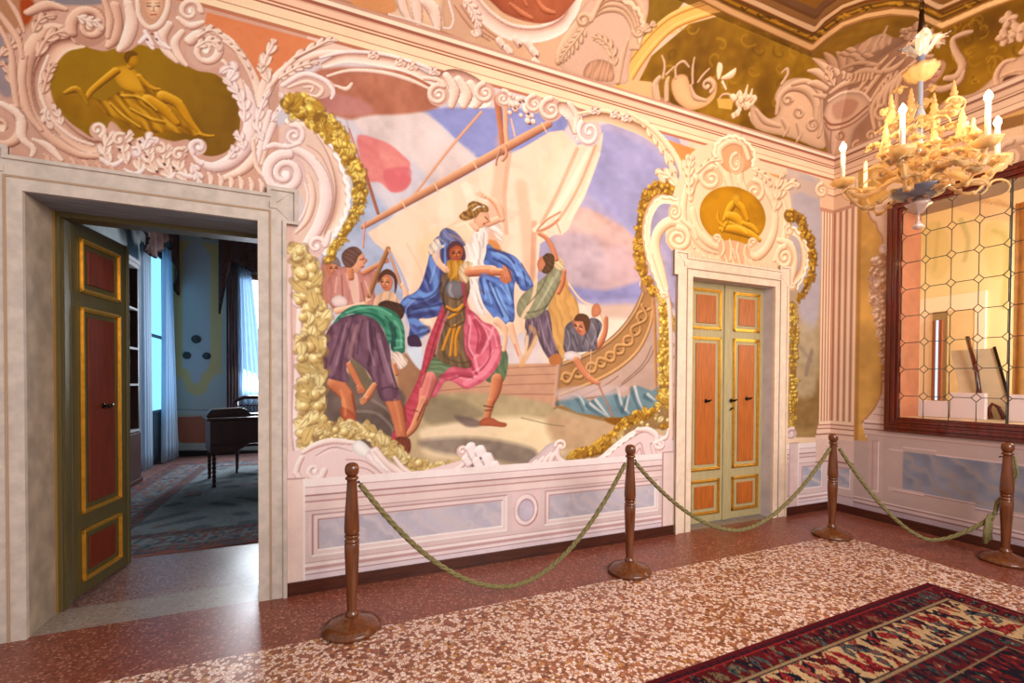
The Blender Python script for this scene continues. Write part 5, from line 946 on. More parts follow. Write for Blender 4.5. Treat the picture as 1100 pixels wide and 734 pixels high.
    # bearded face and scroll
    face(1006, 76, 11, -10, -.2, ((240, 206, 178), (214, 172, 144), (140, 98, 78)), None); TT([(1016, 84), (1028, 82), (1034, 70), (1026, 54), (1024, 42), (1036, 36), (1044, 34)], [6, 9, 9, 7, 6, 6, 4], 'cv'); TT([(1000, 92), (1012, 96), (1030, 88), (1036, 76)], [5, 8, 7, 3], 'cv')
    def bloom(x_, y_, s_, n_=5):
        for k in range(n_):
            t_ = 2*PI*k/n_+x_; q_ = np.array([math.cos(t_), math.sin(t_)])*s_
            TT([(x_, y_), (x_+q_[0]*.6, y_+q_[1]*.6), (x_+q_[0], y_+q_[1])], [s_*.5, s_*.95, s_*.35], 'cv', out=.6)
        p.L([(x_-.5, y_), (x_+.6, y_+.4)], 1.8, (150, 106, 84), sm=False)
    for x_, y_, s_ in ((974, 36, 7), (986, 32, 8), (998, 38, 7), (1008, 44, 7), (982, 46, 6), (994, 50, 6)): bloom(x_, y_, s_)
    for x_, y_, s_ in ((1084, 22, 9), (1080, 40, 9), (1096, 34, 10), (1104, 56, 8)): bloom(x_, y_, s_)
    p.P([(1018, 106), (1046, 100), (1066, 84), (1078, 70), (1088, 64), (1110, 60), (1110, 92), (1060, 106), (1020, 122), (1006, 120)], (226, 186, 156), edge=.3); TT([(1074, 96), (1070, 82), (1078, 68), (1090, 64)], [4, 6, 6, 4], 'cv'); p.P([(1078, 84), (1092, 80), (1110, 84), (1098, 90), (1080, 92)], (120, 84, 66), soft=1.5); TT([(1076, 82), (1092, 76), (1110, 76)], 3.5, 'cv')
onc(cove, [km, kr, ce])
def ceil():
    # straight and curved mouldings of the coffered ceiling
    OUT = [(700, -26), (785, 18), (872, 57), (884, 47), (905, 32), (930, 23), (958, 18), (985, 20), (1013, 33), (1060, 12), (1110, -6)]
    def off(k): return [(a+k*(.12 if a < 880 else (.0 if a < 1000 else -.1)), b-k) for a, b in OUT]
    p.P([(690, -30)]+[(a, b) for a, b in OUT]+[(1120, -60), (700, -60)], (148, 102, 34), sm=False, mott=.3)
    for k, w_, c_ in ((2.5, 2, (190, 140, 90)), (6, 6, (250, 208, 150)), (9.5, 1.4, (170, 120, 70)), (15, 8, (112, 78, 18)), (15, 3, (190, 138, 34)), (21, 3, (120, 70, 30)), (25, 5, (240, 206, 166)), (29, 1.5, (140, 96, 60)), (33, 6, (150, 108, 62)), (38, 4, (110, 72, 40)), (43, 6, (120, 84, 58))):
        p.L(off(k), w_, c_, sm=False)
    r = random.Random(9)
    for k in range(46):
        Q = off(15); i = r.randrange(len(Q)-1); t = r.random(); a = Q[i][0]*(1-t)+Q[i+1][0]*t; b = Q[i][1]*(1-t)+Q[i+1][1]*t
        p.L([(a-2, b-1), (a+1, b+r.uniform(-2, 3)), (a+4, b+1)], 1.8, r.choice([(220, 170, 60), (200, 150, 40), (70, 48, 10)]), a=.8)
onc(ceil, [km, kr, ce])
# ------------------------------------------------------------------ surfaces become objects
for c_ in (cm, km, kr): c_.C = np.clip(206+(c_.C-206)*1.14, 0, 255).astype(np.float32)

fm = paint_mat('fresco_paint')
door_m = np.zeros((len(cm.T), len(cm.S)), bool)
D1 = (-1.62, -.372, 2.735); D2 = (3.68, 4.945, 2.72)
for a, b, h_ in (D1, D2): door_m |= (cm.S[None] > a-.012) & (cm.S[None] < b+.006) & (cm.T[:, None] < h_)
MEDm = cell_mask(cm, cm.st([a for a, b in MED], [b for a, b in MED])); MRm = cell_mask(cm, cm.st([a for a, b in MR], [b for a, b in MR]))
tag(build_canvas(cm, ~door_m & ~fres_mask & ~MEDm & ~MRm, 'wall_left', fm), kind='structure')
tag(build_canvas(cm, fres_mask, 'fresco_painting', fm), 'large wall fresco of a helmeted man carrying a woman in blue beside a ship', 'painting')
tag(build_canvas(cm, MEDm, 'medallion_painting', fm), 'wide golden monochrome medallion with a reclining draped figure, above the open left door', 'painting', 'golden medallions over the doors')
tag(build_canvas(cm, MRm, 'medallion_painting', fm), 'small golden monochrome medallion with a bent figure, above the closed double door', 'painting', 'golden medallions over the doors')
WIN = (.757, 3.7, 1.222, 3.519)
wm = (cr.S[None] > WIN[0]-.01) & (cr.S[None] < WIN[1]) & (cr.T[:, None] > WIN[2]-.01) & (cr.T[:, None] < WIN[3])
tag(build_canvas(cr, ~wm, 'wall_right', fm), kind='structure')
t_ = km.T[:, None]*DC/LC
tag(build_canvas(km, km.S[None]+0*t_ < XR-t_+.006, 'ceiling', fm), kind='structure')
t_ = kr.T[:, None]*DC/LC
tag(build_canvas(kr, kr.S[None]+0*t_ > t_-.006, 'ceiling', fm), kind='structure')
tag(build_canvas(ce, (ce.S[None] < XR-DC+.006) & (ce.T[:, None] > 0), 'ceiling', fm), kind='structure')
tag(MB().box(-3.6, 2.4, -2.6, -DC, ZT, ZT+.05).build('ceiling', mat('ceiling_plaster', (150, 115, 70), .8, noise=.2, scale=4)), kind='structure')
# ------------------------------------------------------------------ materials
M = {}
M['stone'] = mat('door_stone', (198, 184, 174), .6, noise=.12, scale=14, bump=.2)
M['stone_lit'] = mat('door_stone_lit', (232, 208, 186), .6, noise=.08, scale=14, bump=.2)  # same stone, paler and warmer with the light on the right door put in
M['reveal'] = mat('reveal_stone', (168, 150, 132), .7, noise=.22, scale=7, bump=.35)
M['groove'] = mat('stone_groove', (170, 142, 118), .8)
M['green'] = mat('door_olive_paint', (90, 78, 44), .45, noise=.12, scale=6, stretch=(8, 8, 1))
M['green2'] = mat('door_grey_green_paint', (176, 160, 118), .45, noise=.1, scale=6, stretch=(8, 8, 1))
M['gold'] = mat('gilding', (222, 166, 62), .32, metal=.75, noise=.12, scale=20)
M['red'] = mat('red_panel_wood', (116, 42, 18), .4, noise=.25, scale=5, stretch=(14, 14, 1))
M['orange'] = mat('orange_panel_wood', (182, 98, 36), .4, noise=.2, scale=5, stretch=(14, 14, 1))
M['iron'] = mat('dark_iron', (40, 34, 30), .4, metal=.8)
M['skirt'] = mat('skirting_wood', (74, 34, 22), .35, noise=.3, scale=4, stretch=(1, 1, 10))
M['mahog'] = mat('mahogany', (92, 24, 12), .22, noise=.35, scale=3, stretch=(10, 10, 1), coat=.5)
M['stanch'] = mat('turned_walnut', (104, 54, 24), .25, noise=.28, scale=5, stretch=(9, 9, 1), coat=.4)
M['rope'] = mat('green_rope', (120, 110, 70), .85, noise=.25, scale=60)
M['lead'] = mat('lead_came', (86, 84, 78), .45, metal=.6)
# ------------------------------------------------------------------ doors
def casing(parent, a, b, h_, es, el, m, x0lim=None):
    """stone door surround: sides, ears and lintel, fascia and bead"""
    zt, ze, zb = h_+.20, h_+.255, h_-.0
    out = [(a-es, 0), (a-es, zb), (a-el, zb), (a-el, ze), (a-.06, ze), (a-.06, zt), (b+.06, zt), (b+.06, ze), (b+el, ze), (b+el, zb), (b+es, zb), (b+es, 0), (b, 0), (b, h_), (a, h_), (a, 0)]
    f = lambda y: (lambda x, z: (x, y, z))
    mb = MB().prism(out, f(-.03), f(.0)); mb.build('door_surround', m, parent)
    k = .085    # raised outer fascia with a groove at its foot
    rim = [(a-es, 0), (a-es, zb), (a-el, zb), (a-el, ze), (a-.06, ze), (a-.06, zt), (b+.06, zt), (b+.06, ze), (b+el, ze), (b+el, zb), (b+es, zb), (b+es, 0),
           (b+es-.025, 0), (b+es-.025, zb+.022), (b+el-.025, zb+.022), (b+el-.025, ze-.025), (b+.085, ze-.025), (b+.085, zt-.022), (a-.085, zt-.022), (a-.085, ze-.025), (a-el+.025, ze-.025), (a-el+.025, zb+.022), (a-es+.025, zb+.022), (a-es+.025, 0)]
    MB().prism(rim, f(-.046), f(-.02)).build('surround_moulding', m, parent)
    fas = [(a-k, 0), (a-k, h_+k), (b+k, h_+k), (b+k, 0), (b+k-.012, 0), (b+k-.012, h_+k-.012), (a-k+.012, h_+k-.012), (a-k+.012, 0)]
    MB().prism(fas, f(-.036), f(-.02)).build('surround_bead', M['groove'], parent)
    for sx in (a-.1-.0, b+.1):
        r = MB().box(sx-.022, sx+.022, -.042, -.02, h_+.10, h_+.145); 
        for dx, dz in ((-1, 1), (1, 1), (1, -1)):
            d = dx if sx > 0 or True else dx
            p0 = (sx+dx*.022, h_+.122+dz*.022); p1 = (sx+dx*.022+(.075 if (dx > 0) == (sx > (a+b)/2) else -.0)*dx, h_+.122+dz*.09)
            if abs(p1[0]-p0[0]) < .01: continue
            r.tube([(p0[0], -.031, p0[1]), (p1[0], -.031, p1[1])], .003, 4)
        r.build('corner_boss', m, parent)
d1 = empty('door_1', ((D1[0]+D1[1])/2*0, 0, 0), kind='structure')
casing(d1, *D1, .185, .262, M['stone'])
d2 = empty('door_2', (0, 0, 0), kind='structure')
casing(d2, *D2, .215, .26, M['stone_lit'])
# deep stone reveal of the open door, shallow one of the closed door
a, b, h_ = D1
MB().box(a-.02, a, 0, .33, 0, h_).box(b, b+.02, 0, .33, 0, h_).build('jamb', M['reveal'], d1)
MB().box(a-.04, b+.04, 0, .36, h_, h_+.03).build('soffit', mat('blue_lit_soffit_stone', (140, 148, 162), .7, noise=.2, scale=5, stretch=(1, 6, 1), bump=.3), d1)  # stone colour tinted bluish for the light from the far room
MB().box(a-.03, a+.035, .33, .47, 0, 2.76).box(b-.035, b+.03, .33, .47, 0, 2.74).box(a+.035, b-.035, .33, .47, 2.70, 2.76).box(a+.03, a+.045, .36, .44, 0, 2.7).box(a+.028, a+.04, .35, .355, 0, 2.7).build('door_lining', M['green'], d1)
MB().box(a, a+.012, .318, .332, 0, 2.735).build('lining_edge', mat('worn_ochre', (140, 106, 52), .5), d1)
a2, b2, h2 = D2
MB().box(a2-.02, a2, 0, .16, 0, h2).box(b2, b2+.02, 0, .16, 0, h2).box(a2-.02, b2+.02, 0, .16, h2, h2+.02).build('jamb', mat('jamb_plaster', (206, 196, 200), .7, noise=.1, scale=6), d2)
def leaf(parent, A, B, h_, th, pans, mg, mp, name='door_leaf', stile=None):
    """a panelled door leaf from A to B on the floor plan; panels face the side to the right of A->B turned by -90 degrees"""
    A = Vector((A[0], A[1], 0)); B = Vector((B[0], B[1], 0)); d = (B-A); L = d.length; d.normalize(); n = Vector((d.y, -d.x, 0))
    def bx(mb, s0, s1, n0, n1, z0, z1):
        vs = [A+d*s+n*q+Vector((0, 0, z)) for z in (z0, z1) for s, q in ((s0, n0), (s1, n0), (s1, n1), (s0, n1))]
        return mb.add(vs, [(0, 3, 2, 1), (4, 5, 6, 7), (0, 1, 5, 4), (1, 2, 6, 5), (2, 3, 7, 6), (3, 0, 4, 7)])
    root = bx(MB(), 0, L, -th, 0, .012, h_).build(name, mg, parent, bevel=.004)
    if stile: 
        for s0, s1 in stile: bx(MB(), s0, s1, 0, .014, .012, h_).build('edge_stile', mg, root, bevel=.004)
    for s0, s1, z0, z1 in pans:
        g = MB(); w_ = .036
        for (q0, q1, y0, y1) in ((s0, s1, z1-w_, z1), (s0, s1, z0, z0+w_), (s0, s0+w_, z0, z1), (s1-w_, s1, z0, z1)): bx(g, q0, q1, 0, .012, y0, y1)
        for (q0, q1, y0, y1) in ((s0+.008, s1-.008, z1-.024, z1-.010), (s0+.008, s1-.008, z0+.010, z0+.024), (s0+.010, s0+.024, z0+.008, z1-.008), (s1-.024, s1-.010, z0+.008, z1-.008)): bx(g, q0, q1, .01, .022, y0, y1)
        gp_ = g.build('panel_moulding', M['gold'], root, bevel=.003)
        q = .085
        bx(MB(), s0+q, s1-q, 0, .012, z0+q*.85, z1-q*.85).build('raised_panel', mp, gp_, bevel=.008)
    return root, A, d, n
lf, A, d, n = leaf(d1, (-1.588, .452), (-1.468, 1.20), 2.735, .04, [(.11, .61, .10, .49), (.11, .61, .60, 2.13), (.11, .61, 2.23, 2.63)], M['green'], M['red'], stile=[(0, .03), (.70, .739)])
def knob(parent, c, nrm, tx):
    m = MB(); c = Vector(c); nrm = Vector(nrm); tx = Vector(tx)
    m.tube([c, c+nrm*.045], .008, 8); m.tube([c+nrm*.04-tx*.012, c+nrm*.05+tx*.0, c+nrm*.052+tx*.035+Vector((0, 0, .012))], [.012, .014, .007], 8); m.tube([c+nrm*.001, c+nrm*.006], .022, 12)
    m.build('door_handle', M['iron'], parent)
knob(lf, A+d*.36+n*.012+Vector((0, 0, 1.39)), n, d)
yd = .13
l1, A, d, n = leaf(d2, (D2[0], yd), (4.335, yd), h2, .04, [(.12, .58, .10, .50), (.12, .58, .60, 2.11), (.12, .58, 2.19, 2.65)], M['green2'], M['orange'])
knob(l1, A+d*.35+n*.012+Vector((0, 0, 1.39)), n, d)
l2, A, d, n = leaf(d2, (4.335, yd), (D2[1], yd), h2, .04, [(.115, .545, .10, .50), (.115, .545, .60, 2.11), (.115, .545, 2.19, 2.65)], M['green2'], M['orange'], stile=[(-.03, .045)])
knob(l2, A+d*.33+n*.012+Vector((0, 0, 1.41)), n, d); knob(l2, A+d*.085+n*.012+Vector((0, 0, 1.39)), n, d)
MB().tube([(4.335+.085, yd-.014, 1.30), (4.335+.085, yd-.03, 1.30)], .008, 8).tube([(4.39, yd-.028, 1.275), (4.42, yd-.03, 1.305), (4.45, yd-.028, 1.30)], .006, 6).build('key', M['iron'], l2)
# ------------------------------------------------------------------ skirting
tag(MB().box(-.185, 3.46, -.018, .0, .012, .092).box(-.185, 3.46, -.03, 0, 0, .014).build('baseboard_left', M['skirt']), kind='structure')
tag(MB().box(5.165, XR, -.018, 0, .012, .092).box(5.165, XR, -.03, 0, 0, .014).build('baseboard_left', M['skirt']), kind='structure')
tag(MB().box(XR-.018, XR, -4.2, -.018, .012, .092).box(XR-.03, XR, -4.2, -.03, 0, .014).build('baseboard_right', M['skirt']), kind='structure')
# ------------------------------------------------------------------ window in the right wall
wn = empty('window_1', (XR, 0, 0), kind='structure')
y0, y1, z0, z1 = -WIN[0], -WIN[1], WIN[2], WIN[3]; OY, OZ0, OZ1 = -.626, 1.057, 3.655
fr = MB()
def wbar(mb, ya, yb, za, zb, x0, x1): mb.box(XR+x0-XR, XR+x1-XR, min(ya, yb), max(ya, yb), za, zb)
prof = [(0, .03, .045), (.03, .06, .062), (.06, .085, .05), (.085, .11, .058), (.11, .135, .035)]
w1 = OY-y0  # frame width on the side .131
for p0, p1, dpt in prof:
    f0, f1 = p0/.135, p1/.135
    ys0, ys1 = OY-w1*f0, OY-w1*f1; zb0, zb1 = OZ0+(z0-OZ0)*f0, OZ0+(z0-OZ0)*f1; zt0, zt1 = OZ1-(OZ1-z1)*f0, OZ1-(OZ1-z1)*f1
    fr.box(-dpt, 0, ys1, ys0, zb0, zt0); fr.box(-dpt, 0, y1, ys1, zb0, zb1); fr.box(-dpt, 0, y1, ys1, zt1, zt0)
fr.build('window_frame', M['mahog'], wn, bevel=.004)
gl_m, nt, bs = new_mat('window_glass'); 
tr = nt.nodes.new('ShaderNodeBsdfTransparent'); gls = nt.nodes.new('ShaderNodeBsdfGlossy'); gls.inputs['Roughness'].default_value = .03; fz = nt.nodes.new('ShaderNodeFresnel'); fz.inputs[0].default_value = 1.08; mx = nt.nodes.new('ShaderNodeMixShader')
nt.links.new(fz.outputs[0], mx.inputs[0]); nt.links.new(tr.outputs[0], mx.inputs[1]); nt.links.new(gls.outputs[0], mx.inputs[2]); nt.links.new(mx.outputs[0], nt.nodes['Material Output'].inputs[0])
MB().box(.004, .007, y1, y0, z0, z1).build('glass_pane', gl_m, wn)
ld = MB(); DY, DZ = .2183, .2946; Y0_, Z0_ = -.978+DY, 1.459-DZ
hw_, hh_ = .040, .043
for i in range(-1, 14):
    for j in range(0, 9):
        y = Y0_-DY*i; z = Z0_+DZ*j
        if y < y1: continue
        V_ = [(0, z-hh_), (hw_, z), (0, z+hh_), (-hw_, z)]
        P_ = [(0, y+a_, min(max(zz, z0), z1)) for a_, zz in [(0, z-hh_), (hw_, z), (0, z+hh_), (-hw_, z)]]
        for k in range(4):
            A_, B_ = P_[k], P_[(k+1) % 4]
            if max(A_[1], B_[1]) > y0+.005: continue
            if abs(A_[2]-B_[2]) < 1e-4: continue
            ld.tube([A_, B_], .0042, 6)
        if y-hw_ > y1 and y <= y0+.001+DY*.0 or abs(y-y0) < .03:
            if z0 < z < z1: ld.tube([(0, min(y-hw_, y0), z), (0, y-DY+hw_, z)], .0042, 6)
        za, zb_ = z+hh_, min(z+DZ-hh_, z1)
        if zb_ > za and y < y0 and za > z0-.2: ld.tube([(0, y, max(za, z0)), (0, y, zb_)], .0042, 6)
for y in (-1.631-.012, ): ld.box(.002, .012, y-.006, y+.006, z0, z1)
ld.build('lead_lattice', M['lead'], wn)
MB().box(.0, .37, y0, y0+.04, z0-.1, z1).build('window_reveal', mat('reveal_plaster', (206, 132, 96), .7, noise=.15, scale=5), wn)
MB().box(.0, .37, y1, y0, z1, z1+.04).build('window_soffit', mat('soffit_plaster', (176, 152, 132), .7, noise=.1, scale=5), wn)
MB().box(.0, .72, y1, y0+.04, z0-.06, z0-.0).build('window_sill', mat('sill_paint', (206, 178, 146), .6), wn)
# the room seen through the window
bw = Canvas((8.6, 2.0, 0), (0, -1, 0), (0, 0, 1), steps((0, 6, 40)), steps((0, 4.4, 40)), (250, 226, 176), 51)
cvs_old = p.cvs; p.cvs = [bw]; p.only = bw
for x_ in (1024, 1090): p.P([(x_-34, 250), (x_-20, 238), (x_-6, 250), (x_-2, 280), (x_-14, 300), (x_-28, 292)], (232, 212, 150), soft=4, a=.7)
p.L([(1032, 236), (1040, 258), (1036, 280)], 5, (206, 196, 140), a=.8, soft=2); p.L([(1068, 248), (1082, 262), (1078, 330)], 6, (206, 196, 130), a=.8, soft=3); p.L([(1008, 240), (1004, 290)], 4, (220, 200, 140), a=.7, soft=2)
p.P([(1005, 216), (1110, 196), (1110, 240), (1060, 236)], (240, 210, 170), sm=False); 
for k in range(7): p.L([(1030+k*7, 214), (1110, 224+k*2)], 1.2, (206, 168, 128), a=.7)
p.only = None; p.cvs = cvs_old
tag(build_canvas(bw, np.ones((len(bw.T), len(bw.S)), bool), 'wall_back', fm), kind='structure')
wr_ = mat('warm_plaster', (244, 220, 170), .8)
tag(MB().box(6.4, 8.6, 1.2, 1.25, 0, 4.4).build('wall_side', wr_), kind='structure')
tag(MB().box(6.03, 9.6, -4.2, 2, 4.38, 4.42).build('ceiling', mat('beam_paint', (226, 188, 140), .7, noise=.1)), kind='structure')
tag(MB().box(6.05, 9.6, -4.2, 2, .75, .8).build('floor', mat('dim_floor', (150, 110, 80), .6)), kind='structure')
dr = empty('door_3', (8.6, 0, 0), kind='structure')
f = MB()
ya, yb, zt = .42, -.28, 2.86
def fx(u, v, x=8.6): q = hit(u, v, 0, x); return float(q[1]), float(q[2])
YL, ZTp = fx(988, 322); YR, _ = fx(1060, 322); yl, zl = fx(1004, 336); yr, _ = fx(1048, 336)
out = [(YL, .8), (YL, ZTp), (YR, ZTp), (YR, .8), (yr, .8), (yr, zl), (yl, zl), (yl, .8)]
f.prism(out, lambda y, z: (-.025, y, z), lambda y, z: (0, y, z)).build('door_surround', mat('pale_door_frame', (250, 222, 200), .6), dr)
MB().box(-.02, -.005, yr, yl, .8, zl).build('door_leaf', mat('cream_door', (226, 196, 150), .6, noise=.05), dr)
ya_, _ = fx(1004, 340); yb_, _ = fx(1020, 340)
MB().box(-.05, -.02, yb_, ya_, .8, zl).build('taupe_side_panel', mat('taupe_paint', (150, 124, 84), .6), dr)  # darker taupe panel over one side of the door opening
ya_, za_ = fx(1006, 345); yb_, zb_ = fx(1013, 430)
sb = MB().box(-.075, -.05, yb_, ya_, zb_, za_).build('window_strip', emit('daylight_strip', (214, 232, 255), 1.3), dr)
MB().box(-.09, -.05, yb_-.01, yb_+.03, zb_, za_).box(-.09, -.05, ya_-.03, ya_+.01, zb_, za_).build('strip_frame', mat('brown_strip', (140, 76, 48), .5), dr)
# stored panels, boxes, curtain and strut beyond the glass
white = mat('white_card', (232, 214, 216), .7); canv = mat('canvas_back', (222, 196, 158), .8, noise=.06)
def card(name, quad, th, m, label, cat, x=6.5, group=None, x2=None):
    Q = [hit(u, v, 0, x if (k in (0, 1) or x2 is None) else x2) for k, (u, v) in enumerate(quad)]
    if x2 is not None:
        for k in (2, 3): Q[k][2] = 1.224
    mb = MB(); nn = np.array([th, 0, 0]); mb.add([tuple(q) for q in Q]+[tuple(q+nn) for q in Q], [(0, 1, 2, 3), (7, 6, 5, 4), (0, 4, 5, 1), (1, 5, 6, 2), (2, 6, 7, 3), (3, 7, 4, 0)])
    o = mb.build(name, m, None, bevel=.003); tag(o, label, cat, group); return o
for (u0, u1, v0, v1, x_, lab) in ((980, 1018, 430, 462, 6.44, 'low pale box on the sill, leftmost behind the leaded glass'), (1021, 1058, 422, 466, 6.42, 'square white box on the sill in the middle, behind the leaded glass'), (1083, 1120, 424, 470, 6.42, 'white box at the right edge of the sill, behind the leaded glass')):
    A_ = hit(u0, v0, 0, x_); B_ = hit(u1, v0, 0, x_)
    tag(MB().box(x_, x_+.06, float(B_[1]), float(A_[1]), 1.222, float(A_[2])).build('storage_box', white, None, bevel=.004), lab, 'box', 'pale boxes on the window sill')
bd = card('stretched_canvas', [(1021, 377), (1068, 374), (1090, 470), (1036, 468)], .03, canv, 'cream canvas panel leaning askew behind the leaded window, above the white box', 'panel', 6.85, x2=6.6)
e0, e1 = hit(1068, 373, 0, 6.84), hit(1090, 470, 0, 6.59); e1[2] = 1.235
MB().tube([e0, e1], .014, 6).build('dark_edge', M['iron'], bd)
tag(MB().tube([hit(1039, 362, 0, 6.78), hit(1049, 400, 0, 6.68), hit(1057, 457, 0, 6.56)], .022, 8).build('wooden_strut', M['mahog']), 'dark brown wooden strut leaning across the cream canvas panel', 'strut')
c_ = MB(); r = random.Random(3)
q_ = [hit(1064, 470, 0, 6.56), hit(1062, 440, 0, 6.56), hit(1066, 434, 0, 6.57), hit(1073, 438, 0, 6.57), hit(1078, 468, 0, 6.56)]; q_[0][2] = q_[4][2] = 1.235
c_.tube(q_, [.02, .02, .018, .02, .02], 8)
tag(c_.build('chair_back', M['mahog']), 'dark curved wooden chair back low between the white boxes behind the glass', 'chair')
def drape(name, P0, P1, z0, z1, amp, waves, m, parent=None, taper=None, th=.0, seed=0):
    """hanging cloth between two plan points"""
    P0 = np.array(P0, float); P1 = np.array(P1, float); d = P1-P0; L = np.hypot(*d); n = np.array([-d[1], d[0]])/L; r = random.Random(seed)
    NU, NV = max(24, waves*8), 14; vs = []; fs = []
    for j in range(NV+1):
        g = j/NV; z = z1+(z0-z1)*g; tp = taper(g) if taper else (0, 1)
        for i in range(NU+1):
            t = i/NU; s = tp[0]+(tp[1]-tp[0])*t
            o = amp*(math.sin(t*waves*2*PI+seed)+.35*math.sin(t*waves*5.1+g*2+seed))*(.55+.45*g)
            q = P0+d*s+n*o; vs.append((q[0], q[1], z))
    for j in range(NV):
        for i in range(NU): k = j*(NU+1)+i; fs.append((k, k+1, k+NU+2, k+NU+1))
    o = MB().add(vs, fs, True).build(name, m, parent)
    s = o.modifiers.new('s', 'SOLIDIFY'); s.thickness = .006
    return o
q0, q1 = hit(1087, 400, 0, 7.2), hit(1135, 400, 0, 7.2)
tag(drape('curtain', q0[:2], q1[:2]-np.array([0, .4]), .8, 3.62, .03, 6, mat('ochre_curtain', (214, 160, 92), .8, noise=.15)), 'tall ochre curtain at the right, beyond the leaded glass', 'curtain')
# ------------------------------------------------------------------ floor
def terrazzo():
    m, nt, b = new_mat('terrazzo'); N = nt.nodes.new; Lk = nt.links.new
    tc = N('ShaderNodeTexCoord'); sp = N('ShaderNodeSeparateXYZ'); Lk(tc.outputs['Object'], sp.inputs[0])
    nzw = N('ShaderNodeTexNoise'); nzw.inputs['Scale'].default_value = 30; Lk(tc.outputs['Object'], nzw.inputs[0])
    def vor(sc, thr0, thr1, ramp, base, rnd=1.):
        mp = N('ShaderNodeMapping'); Lk(tc.outputs['Object'], mp.inputs[0]); ad = N('ShaderNodeMix'); ad.data_type = 'RGBA'; ad.blend_type = 'ADD'; ad.inputs[0].default_value = .02
        Lk(mp.outputs[0], ad.inputs[6]); Lk(nzw.outputs['Color'], ad.inputs[7])
        v = N('ShaderNodeTexVoronoi'); v.inputs['Scale'].default_value = sc; Lk(ad.outputs[2], v.inputs['Vector'])
        vd = N('ShaderNodeTexVoronoi'); vd.feature = 'DISTANCE_TO_EDGE'; vd.inputs['Scale'].default_value = sc; Lk(ad.outputs[2], vd.inputs['Vector'])
        sx = N('ShaderNodeSeparateColor'); Lk(v.outputs['Color'], sx.inputs[0])
        cr_ = N('ShaderNodeValToRGB'); cr_.color_ramp.interpolation = 'CONSTANT'; el = cr_.color_ramp.elements
        el[0].position = 0; el[0].color = list(lin(ramp[0][1]))+[1]; el[1].position = ramp[1][0]; el[1].color = list(lin(ramp[1][1]))+[1]
        for q_, c_ in ramp[2:]: e = el.new(q_); e.color = list(lin(c_))+[1]
        Lk(sx.outputs[0], cr_.inputs[0])
        st_ = N('ShaderNodeMapRange'); st_.inputs['From Min'].default_value = thr0; st_.inputs['From Max'].default_value = thr1; Lk(vd.outputs['Distance'], st_.inputs['Value'])
        mx = N('ShaderNodeMix'); mx.data_type = 'RGBA'; Lk(st_.outputs[0], mx.inputs[0]); mx.inputs[6].default_value = list(lin(base))+[1]; Lk(cr_.outputs[0], mx.inputs[7])
        return mx.outputs[2]
    field = vor(46, .03, .10, [(0, (236, 206, 190)), (.40, (150, 92, 66)), (.62, (182, 118, 84)), (.74, (248, 226, 216)), (.86, (116, 70, 54)), (.94, (196, 140, 70))], (138, 84, 62))
    border = vor(75, .02, .1, [(0, (134, 70, 52)), (.4, (116, 60, 46)), (.66, (148, 84, 64)), (.82, (178, 120, 100)), (.95, (100, 54, 44))], (122, 64, 50))
    slab = vor(60, .02, .1, [(0, (150, 134, 124)), (.5, (140, 124, 114)), (.8, (164, 148, 138)), (.95, (120, 100, 92))], (146, 130, 120))
    inner = vor(70, .02, .1, [(0, (140, 104, 100)), (.4, (120, 84, 82)), (.7, (166, 134, 128)), (.9, (92, 60, 58))], (130, 96, 92))
    def less(sock, val, inv=False):
        q = N('ShaderNodeMath'); q.operation = 'GREATER_THAN' if inv else 'LESS_THAN'; Lk(sock, q.inputs[0]); q.inputs[1].default_value = val; return q.outputs[0]
    def mul(a_, b_):
        q = N('ShaderNodeMath'); q.operation = 'MULTIPLY'; Lk(a_, q.inputs[0]); Lk(b_, q.inputs[1]); return q.outputs[0]
    def mx(f, a_, b_):
        q = N('ShaderNodeMix'); q.data_type = 'RGBA'; Lk(f, q.inputs[0]); Lk(a_, q.inputs[6]); Lk(b_, q.inputs[7]); return q.outputs[2]
    fm_ = mul(less(sp.outputs['Y'], -.715), less(sp.outputs['X'], 5.08))
    c1 = mx(fm_, border, field); c1 = mx(less(sp.outputs['Y'], .0, True), c1, slab); c1 = mx(less(sp.outputs['Y'], .36, True), c1, inner)
    big = N('ShaderNodeTexNoise'); big.inputs['Scale'].default_value = 1.6; big.inputs['Detail'].default_value = 4; Lk(tc.outputs['Object'], big.inputs[0])
    r2 = N('ShaderNodeValToRGB'); r2.color_ramp.elements[0].position = .3; r2.color_ramp.elements[0].color = (.74, .68, .64, 1); r2.color_ramp.elements[1].position = .68; r2.color_ramp.elements[1].color = (1, 1, 1, 1); Lk(big.outputs[0], r2.inputs[0])
    f2 = N('ShaderNodeMix'); f2.data_type = 'RGBA'; f2.blend_type = 'MULTIPLY'; f2.inputs[0].default_value = .8; Lk(c1, f2.inputs[6]); Lk(r2.outputs[0], f2.inputs[7])
    Lk(f2.outputs[2], b.inputs['Base Color']); b.inputs['Specular IOR Level'].default_value = .5
    rr = N('ShaderNodeMapRange'); rr.inputs['To Min'].default_value = .22; rr.inputs['To Max'].default_value = .42; Lk(big.outputs[0], rr.inputs['Value']); Lk(rr.outputs[0], b.inputs['Roughness'])
    return m
tz = terrazzo()
tag(MB().box(-3.6, XR, -7, 0, -.05, 0).build('floor', tz), kind='structure')
tag(MB().box(D1[0]-.02, D1[1]+.02, 0, .5, -.05, 0).box(D2[0]-.02, D2[1]+.02, 0, .17, -.05, 0).box(-2.9, 3, .5, 7.7, -.05, 0).build('floor', tz), kind='structure')
